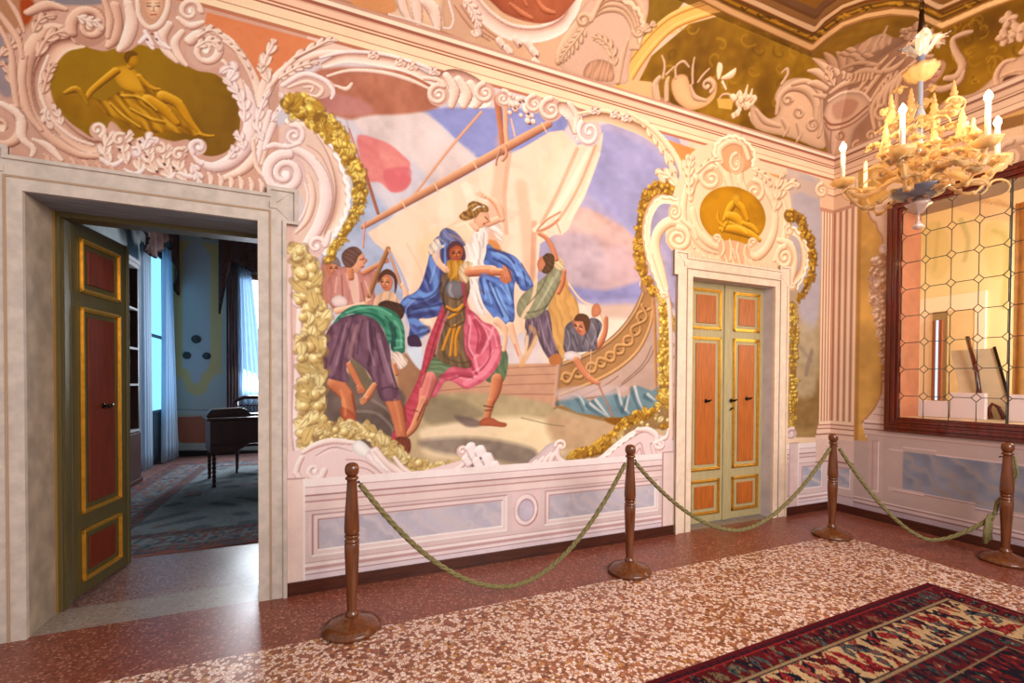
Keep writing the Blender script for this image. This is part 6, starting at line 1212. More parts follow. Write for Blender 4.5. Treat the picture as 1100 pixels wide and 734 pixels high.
# ------------------------------------------------------------------ rug
def carpet(name, x0, x1, ya, yb, palette, seed, res, label, mode=0, ang=0.):
    """x0..x1, ya..yb in the floor plane (ya far edge, yb near edge); woven pattern as pigment, low pile thickness"""
    S = np.linspace(0, x1-x0, int((x1-x0)*res)); T = np.linspace(0, ya-yb, int((ya-yb)*res))
    c = Canvas((x0, yb, .012), (1, 0, 0), (0, 1, 0), S, T, (120, 30, 36), seed)
    W, H = x1-x0, ya-yb; X = S[None]+0*T[:, None]; Y = T[:, None]+0*S[None]
    dx = np.minimum(X, W-X); dy = np.minimum(Y, H-Y); d = np.minimum(dx, dy); along = np.where(dy < dx, X, Y)
    rs = np.random.RandomState(seed); Cc = c.C
    navy, red, cream, dred, teal, rose = [np.array(q, np.float32) for q in palette]
    def put(m, col, a=1.): Cc[m] = Cc[m]*(1-a)+col*a
    put(d >= 0, dred); put((d > .022) & (d < .05) & (((along*42) % 1) < .55), navy); put((d > .05) & (d < .058), red)
    def motifs(lo_, hi_, ground, cols, pitch, rows):
        m = (d >= lo_) & (d < hi_); put(m, ground); rh = (hi_-lo_)/rows
        for q in range(3):
            pu = pitch/(1+.5*q); u = along/pu+.37*q; v = (d-lo_)/rh+.5*(q == 1); ci = np.floor(u).astype(int); cj = np.floor(v).astype(int); du = u-ci-.5; dv = v-cj-.5
            h = (ci*7919+cj*104729+q*611953+seed*31) % 1009; hs = (h % 17)/17.; sk = np.where(h % 2 == 0, 1, -1)*(.35+.4*hs)
            e = np.abs(du+sk*dv)*1.9+np.abs(dv-sk*du*.3)*1.5+.10*np.sin(u*23)*np.sin(v*17)
            on = m & (h % 5 != q)
            for k_, cc in enumerate(cols):
                z_ = on & ((h//5) % len(cols) == k_); put(z_ & (e < .62+.2*hs), navy if k_ % 2 else dred*.8); put(z_ & (e < .50+.2*hs), cc); put(z_ & (e < .22), cols[(k_+1) % len(cols)]); put(z_ & (e < .08), cream*.8)
    motifs(.058, .20, dred, [navy, red*.8, teal, navy, cream*.62], .12, 1)
    put((d > .20) & (d < .212), cream*.8); put((d > .212) & (d < .222), navy)
    motifs(.222, .50, cream, [red, navy, dred, navy, rose, teal], .16, 2)
    put((d > .50) & (d < .51), navy); put((d > .51) & (d < .522), cream*.8)
    motifs(.522, .66, dred, [navy, rose*.7, teal*.8, navy], .12, 1); put((d > .66) & (d < .672), cream*.7)
    z_ = d >= .672
    if mode == 0:
        d0 = d.copy(); motifs(.672, 1.3, navy*.8, [dred, red*.8, navy, teal*.6, dred], .13, 5)
    else:
        put(z_, cream); g = np.sin(X*7+2*np.sin(Y*3))*np.sin(Y*9+2*np.sin(X*4)); put(z_ & (g > .55), navy, .6); put(z_ & (np.abs(g-.3) < .06), rose, .7); put(z_ & (c.N > .4), dred, .4)
    Cc *= (1+.10*c.N+.05*rs.randn(*X.shape)).astype(np.float32)[..., None]
    rm = paint_mat(name+'_wool', rough=.95, spec=.1, bump=.5, sc=220)
    root = empty(name, (0, 0, 0), label, 'rug')
    build_canvas(c, np.ones(X.shape, bool), 'pile', rm, root)
    MB().box(x0-.004, x1+.004, yb-.004, ya+.004, .001, .0115).build('edge_binding', mat(name+'_edge', palette[3], .9), root)
    return root
rg = carpet('patterned_rug', 4.474-3.5, 4.474, -1.757, -1.757-2.4, [(22, 20, 34), (140, 30, 34), (178, 146, 108), (84, 16, 24), (66, 76, 76), (150, 62, 54)], 5, 110, 'dark red and navy patterned rug with a cream band, on the speckled floor')
rg.location = (4.474, -1.757, 0); 
for o in rg.children: o.location = (-4.474, 1.757, 0)
rg.rotation_euler = (0, 0, .036)
carpet('faded_rug', -2.45, 2.0, 6.7, 1.36, [(72, 84, 96), (150, 96, 88), (128, 138, 142), (140, 88, 84), (104, 124, 132), (136, 104, 104)], 8, 45, 'large faded blue grey rug with a rose border in the room beyond the open door', mode=1)
# ------------------------------------------------------------------ rope barrier
SP = [hz(378, 676), hz(676, 614.5), hz(893.5, 576), hz(1080, 604)]
labels = ['turned wooden barrier post nearest the open door, leftmost and closest to the camera', 'turned wooden barrier post standing between the fresco and the closed double door', 'turned wooden barrier post in the room corner, by the fluted pilaster', 'dark turned wooden barrier post at the right edge, with a hank of rope behind it']
def post(loc, label):
    root = empty('barrier_post', (loc[0], loc[1], 0), label, 'barrier post', 'turned wooden posts of the rope barrier')
    MB().lathe([(.165, 0), (.178, .004), (.182, .018), (.176, .03), (.165, .036), (.163, .042), (.13, .056), (.09, .07), (.058, .084), (.045, .092)], 48).build('base', M['stanch'], root)
    MB().lathe([(.040, .088), (.043, .10), (.038, .112), (.030, .12), (.030, .135), (.034, .25), (.041, .40), (.0455, .50), (.0455, .555), (.040, .565)], 24).build('lower_shaft', M['stanch'], root)
    MB().lathe([(.040, .562), (.046, .567), (.046, .578), (.040, .583), (.038, .588), (.040, .593), (.046, .598), (.046, .609), (.040, .614)], 24).build('ring', M['stanch'], root)
    MB().lathe([(.040, .612), (.047, .63), (.0475, .66), (.044, .74), (.037, .84), (.032, .92), (.030, .955), (.031, .962), (.040, .968), (.042, .976), (.036, .984), (.028, .99)], 24).build('upper_shaft', M['stanch'], root)
    MB().lathe([(.024, .988), (.036, .996), (.043, 1.012), (.0445, 1.032), (.041, 1.052), (.032, 1.066), (.018, 1.073), (.004, 1.075)], 24).build('finial', M['stanch'], root)
    h = MB(); h.tube([(.03, .0, .94), (.048, 0, .945), (.052, 0, .935)], .006, 6); h.build('hook', M['iron'], root)
    return root
def dup(root, loc, label, rz=0):
    r_ = root.copy(); C.objects.link(r_); r_.location = (loc[0], loc[1], 0); r_['label'] = label; r_.rotation_euler = (0, 0, rz)
    for ch in list(root.children):
        c_ = ch.copy(); C.objects.link(c_); c_.parent = r_
    return r_
b0 = post(SP[0], labels[0]); b0.rotation_euler = (0, 0, .4)
for k in range(1, 4): dup(b0, SP[k], labels[k], -.2 if k < 3 else 1.7)
def strands(mb, pts, r=.0185, tw=34):
    P_ = [Vector(q) for q in pts]; n = len(P_); up = Vector((0, 0, 1)); S_ = [0]
    for k in range(1, n): S_.append(S_[-1]+(P_[k]-P_[k-1]).length)
    for s_ in range(3):
        out = []
        for k in range(n):
            t = (P_[min(k+1, n-1)]-P_[max(k-1, 0)]).normalized(); a_ = t.cross(up)
            if a_.length < .05: a_ = t.cross(Vector((1, 0, 0)))
            a_.normalize(); b_ = a_.cross(t); q = S_[k]*tw+s_*2*PI/3
            out.append(P_[k]+(a_*math.cos(q)+b_*math.sin(q))*r*.5)
        mb.tube(out, r*.56, 7)
def swag(A_, B_, zA, zB, low, label, name='barrier_rope', t0=.5, n=110, power=2.):
    """a hanging rope; lowest point at fraction t0 with height low"""
    pts = []
    for k in range(n+1):
        t = k/n
        if t < t0: z = low+(zA-low)*((t0-t)/t0)**power
        else: z = low+(zB-low)*((t-t0)/(1-t0))**power
        pts.append((A_[0]+(B_[0]-A_[0])*t, A_[1]+(B_[1]-A_[1])*t, z))
    mb = MB(); strands(mb, pts)
    return tag(mb.build(name, M['rope']), label, 'rope', 'green barrier ropes'), pts
def offs(A_, B_, d_=.05):
    v = Vector((B_[0]-A_[0], B_[1]-A_[1])).normalized()*d_; return (A_[0]+v.x, A_[1]+v.y), (B_[0]-v.x, B_[1]-v.y)
a_, b_ = offs(SP[0], SP[1]); swag(a_, b_, .93, .92, .075, 'green twisted rope sagging in front of the fresco, between the two left posts', t0=.52, power=1.9)
a_, b_ = offs(SP[1], SP[2]); swag(a_, b_, .92, .92, .21, 'green twisted rope sagging before the closed double door', t0=.5, power=1.8)
a_ = offs(SP[2], SP[3], .055)[0]; b_ = (SP[3][0]-.03, SP[3][1]+.07); r3, pts = swag(a_, b_, .92, .40, .10, 'green twisted rope sagging below the leaded window, at the corner', t0=.62, power=1.6)
hk = MB(); bx_, by_ = b_
for k in range(4):
    o = (k-1.5)*.022; strands(hk, [(bx_-.02+o, by_+.02, .42-.02*abs(k-1.5)), (bx_-.025+o*1.3, by_+.03, .28), (bx_-.03+o*1.5, by_+.03, .15+.01*k)], .018)
hk.build('rope_hank', M['rope'], r3)
lp = MB(); strands(lp, [(SP[3][0]+.045, SP[3][1]-.02, .95), (SP[3][0]+.085, SP[3][1]-.03, .80), (SP[3][0]+.075, SP[3][1], .66), (SP[3][0]+.03, SP[3][1]+.07, .52), (bx_, by_, .41)], .018); lp.build('rope_end', M['rope'], r3)
# ------------------------------------------------------------------ room beyond the open door
XL, YF, ZR = -2.85, 7.7, 4.95
fw = Canvas((XL, YF, 0), (1, 0, 0), (0, 0, 1), steps((0, 3.2, 55), (3.2, 6, 10)), steps((0, ZR, 50)), (194, 208, 204), 61)
cvs_old = p.cvs; p.cvs = [fw]; p.only = fw
p.P([(176, 230), (290, 240), (290, 258), (176, 246)], (84, 70, 58), sm=False)
for a_, b_ in ((200, 246), (222, 250)): p.P([(a_-8, b_-6), (a_+8, b_-4), (a_+6, b_+6), (a_-6, b_+5)], (120, 86, 44), soft=2)
p.P([(184, 258), (240, 262), (238, 402), (232, 402), (226, 410), (222, 420), (212, 426), (200, 420), (197, 410), (190, 404), (184, 398)], (226, 206, 146), sm=False, soft=1.2)
p.P([(196, 272), (202, 262), (210, 257), (218, 262), (226, 274), (226, 388), (222, 398), (216, 402), (216, 408), (210, 414), (205, 408), (204, 400), (196, 394)], (196, 208, 214), sm=False, soft=1.2, mott=.04)
p.P([(184, 456), (192, 448), (220, 447), (240, 449), (240, 476), (194, 476), (184, 466)], (186, 116, 90), sm=False, soft=1, mott=.2)
p.L([(186, 448), (192, 446), (240, 447)], 1, (190, 186, 140)); p.P([(184, 484), (300, 484), (300, 494), (184, 494)], (50, 44, 42), sm=False); p.L([(180, 440), (240, 441)], 1, (130, 150, 154))
p.only = None; p.cvs = cvs_old
tag(build_canvas(fw, np.ones((len(fw.T), len(fw.S)), bool), 'wall_far', fm), kind='structure')
iw = mat('blue_grey_plaster', (140, 146, 148), .85, noise=.08); 
tag(MB().box(XL-.05, XL, .5, YF, 0, ZR).build('wall_inner_left', iw), kind='structure')
tag(MB().box(3.0, 3.05, .5, YF, 0, ZR).build('wall_inner_right', iw), kind='structure')
tag(MB().box(XL, 3.0, .5, YF, ZR, ZR+.05).build('ceiling', mat('inner_ceiling', (120, 112, 104), .85)), kind='structure')
tag(MB().box(XL, D1[0]-.02, .48, .5, 0, ZR).box(D1[1]+.02, 3, .48, .5, 0, ZR).box(D1[0]-.02, D1[1]+.02, .48, .5, 2.75, ZR).build('wall_inner_near', iw), kind='structure')
sheer_m, nt, b = new_mat('sheer_cloth'); b.inputs['Base Color'].default_value = (.66, .76, .86, 1); b.inputs['Roughness'].default_value = .9
tl = nt.nodes.new('ShaderNodeBsdfTranslucent'); tl.inputs[0].default_value = (.62, .78, .92, 1); mx = nt.nodes.new('ShaderNodeMixShader'); mx.inputs[0].default_value = .6
nt.links.new(b.outputs[0], mx.inputs[1]); nt.links.new(tl.outputs[0], mx.inputs[2]); nt.links.new(mx.outputs[0], nt.nodes['Material Output'].inputs[0])
brown = mat('brown_brocade', (84, 50, 46), .8, noise=.35, scale=18, bump=.2)
brown2 = mat('brown_drape', (96, 66, 66), .8, noise=.3, scale=12, stretch=(6, 6, 1))
# window in the left wall (seen edge on) and window in the far wall
w2 = empty('window_2', (XL, 0, 0), kind='structure')
MB().box(.004, .02, 6.6, 8.0-.35, 1.0, 4.0).build('window_pane', emit('sky_pane_blue', (128, 200, 238), 1.7), w2)
MB().box(.0, .05, 6.52, 6.6, .95, 4.06).box(0, .05, 7.62, 7.68, .95, 4.06).box(0, .05, 6.6, 7.64, .95, 1.0).box(0, .05, 6.6, 7.64, 4.0, 4.06).box(0, .04, 6.6, 7.64, 2.4, 2.46).build('window_frame', mat('painted_window_wood', (120, 130, 140), .6), w2)
w3 = empty('window_3', (0, YF, 0), kind='structure')
wx0 = float(hit(260, 300, 1, YF)[0]); 
MB().box(wx0, wx0+1.3, -.03, -.005, 1.25, 3.75).build('window_pane', emit('sky_pane_white', (232, 242, 255), 5), w3)
MB().box(wx0-.07, wx0, -.06, 0, 1.15, 3.85).box(wx0+1.3, wx0+1.37, -.06, 0, 1.15, 3.85).box(wx0, wx0+1.3, -.06, 0, 3.75, 3.85).box(wx0, wx0+1.3, -.06, 0, 1.15, 1.25).build('window_frame', mat('brown_window_wood', (130, 76, 50), .5), w3)
def ly(u): return float(hit(u, 400, 0, XL+.12)[1])
tag(drape('sheer_curtain', (XL+.16, ly(149.5)), (XL+.16, ly(160)), .03, 3.9, .03, 4, sheer_m, seed=1), 'long white sheer curtain nearest the bookcase, seen through the open door', 'curtain', 'sheer curtains of the far room')
a_ = (XL+.22, 6.75); b_ = (XL+.30, 7.45)
tag(drape('sheer_curtain', a_, b_, .03, 4.1, .045, 5, sheer_m, seed=2, taper=lambda g: (.25-.15*g, .62+.5*g)), 'long blue lit sheer curtain flaring at the foot, beside the painted far wall', 'curtain', 'sheer curtains of the far room')
xa = float(hit(256, 400, 1, YF-.12)[0])
tag(drape('sheer_curtain', (xa, YF-.12), (xa+.42, YF-.12), .9, 4.05, .03, 5, sheer_m, seed=3, taper=lambda g: (0, .55+.75*g)), 'white sheer curtain over the bright far window, right of the striped drape', 'curtain', 'sheer curtains of the far room')
tag(drape('sheer_curtain', (xa+.5, YF-.22), (xa+1.2, YF-.22), .03, 1.2, .03, 8, sheer_m, seed=6), 'lower part of a white sheer curtain, seen under the desk', 'curtain', 'sheer curtains of the far room')
tag(drape('brown_drape', (XL+.14, 7.40), (XL+.14, 7.66), .05, 4.2, .03, 3, brown2, seed=4), 'dark brown side drape between the blue sheer curtain and the painted wall', 'curtain')
xd = float(hit(244, 400, 1, YF-.1)[0]); xe = float(hit(256.5, 400, 1, YF-.1)[0])
stripe = mat('striped_drape', (150, 128, 130), .8, noise=.5, scale=7, stretch=(22, 1, .2), col2=(70, 50, 52))
tag(drape('striped_drape', (xd, YF-.16), (xe, YF-.16), .75, 4.05, .025, 4, stripe, seed=5), 'grey and brown striped drape at the left edge of the bright far window', 'curtain')
def valance(P0, P1, zt, fn, label, n=40, amp=.04, waves=7):
    P0 = np.array(P0, float); P1 = np.array(P1, float); d = P1-P0; L_ = np.hypot(*d); nn = np.array([d[1], -d[0]])/L_; vs = []; fs = []
    for i in range(n+1):
        t = i/n; zb = fn(t)
        for j in range(6):
            g = j/5; q = P0+d*t+nn*(amp*math.sin(t*waves*2*PI)*(.3+g)); vs.append((q[0], q[1], zt+(zb-zt)*g))
    for i in range(n):
        for j in range(5): k = i*6+j; fs.append((k, k+1, k+7, k+6))
    root = MB().add(vs, fs, True).build('valance', brown); s = root.modifiers.new('s', 'SOLIDIFY'); s.thickness = .02
    fr_ = MB()
    for i in range(n): 
        a_ = vs[i*6+5]; b_ = vs[(i+1)*6+5]; fr_.tube([a_, b_], .022, 6)
    fr_.build('fringe', mat('dark_fringe', (48, 32, 30), .9), root)
    return tag(root, label, 'valance', 'brown brocade valances of the far room')
valance((XL+.3, 5.2), (XL+.3, 7.66), 4.7, lambda t: 4.25-.55*math.exp(-((t-.33)/.14)**2)-.9*max(0, (t-.82))/.18*1.0-.15*math.sin(t*9)**2, 'brown brocade valance with deep swags over the left window of the far room')
valance((xd-.10, YF-.32), (xd+1.9, YF-.32), 4.62, lambda t: 3.95-1.0*max(0, 1-t/.10)-.0*t+.08*math.sin(t*14), 'brown brocade valance with a long left tail over the bright far window')
# three small dark roundels on the painted wall
rd = mat('dark_medal', (70, 78, 80), .5, noise=.4, scale=40)
for (u, v, r_, lab) in ((210.5, 364.5, .085, 'small dark relief roundel, topmost of the three on the painted far wall'), (200.5, 382, .075, 'small dark relief roundel, lower left of the three on the painted far wall'), (222, 382.5, .075, 'small dark relief roundel, lower right of the three on the painted far wall')):
    x_, z_ = onwall(u, v, YF-.02); root = empty('wall_roundel', (x_, YF-.001, z_), lab, 'roundel', 'dark roundels on the far wall')
    fn = lambda pr: [( r2*math.cos(2*PI*i/24), -d2, r2*math.sin(2*PI*i/24)) for r2, d2 in pr for i in range(24)]
    pr = [(r_, 0), (r_, .02), (r_*.86, .028), (r_*.80, .014)]; mb = MB(); mb.add(fn(pr), [(k*24+i, k*24+(i+1) % 24, (k+1)*24+(i+1) % 24, (k+1)*24+i) for k in range(3) for i in range(24)], True); mb.build('rim', rd, root)
    pr = [(r_*.8, .012), (r_*.5, .018), (r_*.28, .03), (r_*.1, .033)]; mb = MB(); mb.add(fn(pr), [(k*24+i, k*24+(i+1) % 24, (k+1)*24+(i+1) % 24, (k+1)*24+i) for k in range(3) for i in range(24)]+[tuple(72+i for i in range(24))], True); mb.build('relief', rd, root)
# bookcase
dkw = mat('dark_cabinet_wood', (70, 40, 34), .4, noise=.3, scale=5, stretch=(8, 8, 1)); wht = mat('pale_shelf_edge', (150, 148, 152), .7); drk = mat('dark_shelf_interior', (26, 22, 24), .8)
bc = empty('bookcase', (-2.65, 4.72, 0), 'tall dark wooden bookcase with pale shelf edges, half hidden behind the open door leaf', 'bookcase')
MB().box(-.2, .0, -.42, .42, .75, 3.3).build('back_case', drk, bc)
MB().box(-.2, .16, -.44, .44, .06, .78).box(-.2, .18, -.46, .46, 0, .07).build('lower_cabinet', dkw, bc, bevel=.006)
for q, nm in ((-.42, 'side_panel'), (.42, 'side_panel')): MB().box(-.2, .14, q-.02, q+.02, .78, 3.3).build(nm, dkw, bc)
for z_ in (.80, 1.5, 2.05, 2.65): MB().box(-.2, .15, -.40, .40, z_, z_+.03).build('shelf', wht, bc)
MB().box(-.2, .15, -.43, .43, 3.3, 3.36).box(-.2, .17, -.44, .44, 3.36, 3.42).build('crown_moulding', wht, bc)
# desk with raised gallery, on twisted legs
dk = empty('writing_desk', (-1.39, 4.12, .0125), 'dark brown wooden writing desk on ribbed turned legs, standing beyond the open door', 'desk'); dk.rotation_euler = (0, 0, .29-.04)
dm = mat('dark_mahogany', (72, 30, 24), .28, noise=.3, scale=5, coat=.3)
MB().box(-.04, 1.5, 0, .92, .98, 1.02).build('desk_top', dm, dk, bevel=.01)
MB().box(0, 1.46, .02, .90, .62, .98).build('desk_body', dm, dk, bevel=.006)
MB().box(0, .34, .02, .9, .50, .62).prism([(.34, .62), (.34, .52), (.42, .56), (.5, .62)], lambda x, z: (x, .02, z), lambda x, z: (x, .06, z)).build('side_pedestal', dm, dk, bevel=.006)
MB().prism([(-.02, 1.015), (-.02, 1.06), (.04, 1.13), (.44, 1.15), (.50, 1.12), (.56, 1.05), (1.48, 1.04), (1.48, 1.015)], lambda x, z: (x, .30, z), lambda x, z: (x, .62, z)).build('desk_gallery', dm, dk, bevel=.008)
for q in ((.05, .08), (.05, .84), (1.40, .08), (1.40, .84)):
    pr = [(.02, 0), (.03, .01), (.022, .04)]+[(.030 if k % 2 else .019, .06+k*.032) for k in range(13)]+[(.034, .50), (.034, .52)]
    MB().lathe(pr, 14, (q[0], q[1], 0)).build('leg', dm, dk)
MB().box(.9, 1.2, .0, .02, .70, .9).build('drawer', dm, dk, bevel=.004)
# chair behind the desk
cx, cy = hz(254, 508)
ch = empty('pierced_back_chair', (cx+.2, cy+.1, .0125), 'dark wooden chair with a pierced curved back, behind the desk in the far room', 'chair'); ch.rotation_euler = (0, 0, .1)
for q in ((-.2, -.18), (.22, -.18)): MB().tube([(q[0], q[1], 0), (q[0], q[1], .46)], [.016, .024], 8).build('leg', dm, ch)
for q in ((-.2, .2), (.22, .2)): MB().tube([(q[0], q[1], 0), (q[0], q[1], .46), (q[0]*1.05, q[1]+.06, 1.22)], [.018, .024, .02], 8).build('rear_post', dm, ch)
MB().box(-.24, .26, -.22, .24, .44, .50).build('seat', dm, ch, bevel=.015)
MB().tube([(-.26, .26, 1.20), (-.1, .29, 1.27), (.1, .29, 1.27), (.29, .26, 1.20)], [.022, .034, .034, .022], 8).build('crest_rail', dm, ch)
pb = MB()
for k in range(7):
    x_ = -.17+k*.055; pb.tube([(x_-.02, .27, 1.0), (x_+.02, .275, 1.04), (x_-.015, .28, 1.08), (x_+.02, .28, 1.12)], .008, 5); 
pb.tube([(-.2, .27, .99), (.22, .27, .99)], .014, 6).tube([(-.2, .28, 1.13), (.22, .28, 1.13)], .012, 6); pb.build('pierced_splat', dm, ch)
# ------------------------------------------------------------------ chandelier
CX, CY = 4.072, -1.84
gm, nt, b = new_mat('murano_glass'); b.inputs['Base Color'].default_value = (.80, .58, .30, 1); b.inputs['Roughness'].default_value = .10; b.inputs['Transmission Weight'].default_value = .5; b.inputs['IOR'].default_value = 1.35; b.inputs['Specular IOR Level'].default_value = .8
tl = nt.nodes.new('ShaderNodeBsdfTranslucent'); tl.inputs[0].default_value = (.9, .66, .34, 1); mx = nt.nodes.new('ShaderNodeMixShader'); mx.inputs[0].default_value = .3
nt.links.new(b.outputs[0], mx.inputs[1]); nt.links.new(tl.outputs[0], mx.inputs[2]); nt.links.new(mx.outputs[0], nt.nodes['Material Output'].inputs[0])
gb = mat('smoky_blue_glass', (134, 140, 160), .08, spec=.9, coat=.6, trans=.3)
gpk = mat('pale_pink_glass', (226, 196, 186), .12, spec=.8, coat=.6, trans=.3)
cand = mat('ivory_candle', (244, 228, 206), .4); bulb = emit('candle_bulb', (255, 214, 150), 34)
brz = mat('dark_bronze', (70, 44, 24), .35, metal=.8)
ch = empty('chandelier', (CX, CY, 2.95), 'pale gold blown glass chandelier with flowers and lit candle arms, hanging near the right wall', 'chandelier')
LD = np.array([CR[0], CR[1]]); LD = LD/np.hypot(*LD); FD = np.array([CW[0], CW[1]]); FD = FD/np.hypot(*FD)
def cp(lat, dep, z): q = LD*lat+FD*dep; return (float(q[0]), float(q[1]), z-2.95)
def zat(v, d_): return 1.6+(PY-v)/F_*d_
r = random.Random(11)
# chain, stem
m = MB(); z_ = 4.30
while z_ < ZT-.02:
    for k in range(1): 
        q = (int((z_-4.3)/.055)) % 2; pts = [((.014*math.cos(t)) if q else 0, 0 if q else .014*math.cos(t), z_-2.95+.034*math.sin(t)) for t in np.linspace(0, 2*PI, 9)[:-1]]; m.tube(pts, .005, 5, closed=True)
    z_ += .055
m.tube([(0, 0, 4.12-2.95), (0, 0, 4.32-2.95)], [.03, .012], 8); m.build('chain', brz, ch)
m = MB(); m.lathe([(.02, 3.02-2.95), (.03, 3.1-2.95), (.018, 3.2-2.95), (.022, 3.5-2.95), (.035, 3.56-2.95), (.018, 3.62-2.95), (.016, 3.95-2.95), (.03, 4.0-2.95), (.016, 4.05-2.95), (.016, 4.14-2.95)], 16); m.build('stem', gb, ch)
m = MB(); m.lathe([(.015, .86), (.07, .885), (.10, .93), (.105, .955), (.09, .95), (.05, .90)], 28, ripple=lambda a, k: .08*math.sin(a*9)); m.build('small_bowl', gm, ch)
def petal(mb, base, ang, elev, l, w, curl=.6, thick=.004):
    """a cupped pointed leaf with a rippled rim"""
    vs = []; n = 7; base = np.array(base, float); u = np.array([math.cos(ang), math.sin(ang), 0]); s = np.array([-math.sin(ang), math.cos(ang), 0]); up = np.array([0, 0, 1.])
    for i in range(n+1):
        t = i/n; e = elev-curl*t*1.3; c_ = base+l*(u*(math.cos(elev)*t-(t**2)*.5*0)+up*(math.sin(elev)*t-curl*.5*t*t)); ww = w*math.sin(min(t*1.15+.08, 1)*PI)**.7*(1+.12*math.sin(i*2.4))
        for j in (-1, -.5, 0, .5, 1): vs.append(c_+s*ww*j+up*(abs(j)*ww*.45+.006*math.sin(i*2+j*5)))
    fs = [(i*5+j, i*5+j+1, (i+1)*5+j+1, (i+1)*5+j) for i in range(n) for j in range(4)]
    fs += [f[::-1] for f in fs] if False else []
    mb.add(vs, fs, True)
for k in range(9):
    m = MB(); a_ = 2*PI*k/9+.2; petal(m, (.02*math.cos(a_), .02*math.sin(a_), 1.03), a_, 1.25-.25*(k % 2), .22+.04*(k % 3), .045, .8); m.build('canopy_leaf', gb if k % 3 == 0 else gpk, ch)
for k in range(10):
    m = MB(); a_ = 2*PI*k/10; petal(m, (.01, 0, 1.05), a_, .95, .25, .05, 1.1); m.build('canopy_leaf', gpk, ch)
# bowl and drops
m = MB(); m.lathe([(.02, .02), (.08, .01), (.14, .03), (.165, .062), (.17, .07), (.155, .066), (.12, .045), (.03, .03)], 36, cap=False); m.build('bowl', gb, ch)
m = MB(); m.lathe([(.004, -.22), (.03, -.205), (.035, -.19), (.02, -.17), (.008, -.15), (.008, -.10), (.03, -.095), (.06, -.05), (.08, -.03), (.05, -.025), (.02, .02)], 20, ripple=lambda a, k: .10*math.sin(a*6)); m.build('drop_finial', gpk, ch)
m = MB(); m.lathe([(.05, .03), (.085, .06), (.09, .10), (.05, .14), (.04, .19), (.09, .22), (.10, .25), (.05, .29), (.03, .34)], 28, ripple=lambda a, k: .10*math.sin(a*8+k)); m.build('hub', gm, ch)
def ruffle_cup(mb, c, r_, h_, n=7, amp=.16):
    mb.lathe([(r_*.15, 0), (r_*.5, h_*.15), (r_*.85, h_*.5), (r_*1.05, h_), (r_*.98, h_*.98), (r_*.75, h_*.55), (r_*.3, h_*.25)], 28, c, ripple=lambda a, k: amp*(k/6)*math.sin(a*n), cap=False)
def arm(parent, lat, dep, zb, zc=None, lit=True, ln=.26):
    d0 = math.hypot(lat, dep); e = cp(lat, dep, zb); ux, uy = e[0]/d0, e[1]/d0; z1 = e[2]
    root = MB(); pts = []
    for k in range(19):
        t = k/18; rr = .06+(d0-.06)*t; z = .10+(z1-.03-.10)*t-.13*math.sin(t*PI)*(1)+.05*math.sin(t*2*PI); pts.append((ux*rr, uy*rr, z))
    root.tube(pts, [.010+.003*math.sin(k*1.3) for k in range(19)], 10, ripple=lambda q, k: .25*math.sin(q*4+k*.9))
    for k in (4, 8, 12, 15): root.tube([(pts[k][0], pts[k][1], pts[k][2]-.012), (pts[k][0], pts[k][1], pts[k][2]+.012)], .022, 10)
    o = root.build('arm', gm, parent)
    m = MB(); ruffle_cup(m, (e[0], e[1], z1-.035), .075, .05); m.build('drip_pan', gm, o)
    m = MB(); m.lathe([(.014, 0), (.028, .01), (.022, .03), (.026, .045), (.016, .05)], 14, (e[0], e[1], z1-.03)); m.build('candle_cup', gb, o)
    m = MB(); m.tube([(e[0], e[1], z1), (e[0], e[1], z1+ln)], [.0155, .0145], 12); m.build('candle', cand, o)
    if lit:
        m = MB(); m.lathe([(.006, 0), (.016, .006), (.022, .02), (.020, .036), (.010, .055), (.002, .068)], 12, (e[0], e[1], z1+ln)); m.build('bulb', bulb, o)
        l = bpy.data.lights.new('candle_light', 'POINT'); l.energy = 15; l.color = (1, .66, .34); l.shadow_soft_size = .03
        q = bpy.data.objects.new('candle_light', l); C.objects.link(q); q.parent = o; q.location = (e[0]*1.0, e[1]*1.0, z1+ln+.09)
    else:
        m = MB(); m.tube([(e[0], e[1], z1+ln), (e[0]+.004, e[1], z1+ln+.02)], [.014, .004], 8); m.build('bulb', mat('unlit_bulb', (250, 220, 170), .2), o)
    return e
def lt(u, d_): return (u-PX)/F_*d_-(988-PX)/F_*3.4
arms = [(lt(906, 3.47), .07, zat(202, 3.47), True, .24), (lt(930, 3.8), .40, zat(212, 3.8), False, .24), (lt(970, 3.06), -.34, zat(168, 3.06), True, .25), (lt(1062, 2.92), -.48, zat(157, 2.92), True, .26), (lt(1072, 3.22), -.18, zat(176, 3.22), True, .235)]
ends = [arm(ch, *a_) if False else arm(ch, a_[0], a_[1], a_[2], lit=a_[3], ln=a_[4]) for a_ in arms]
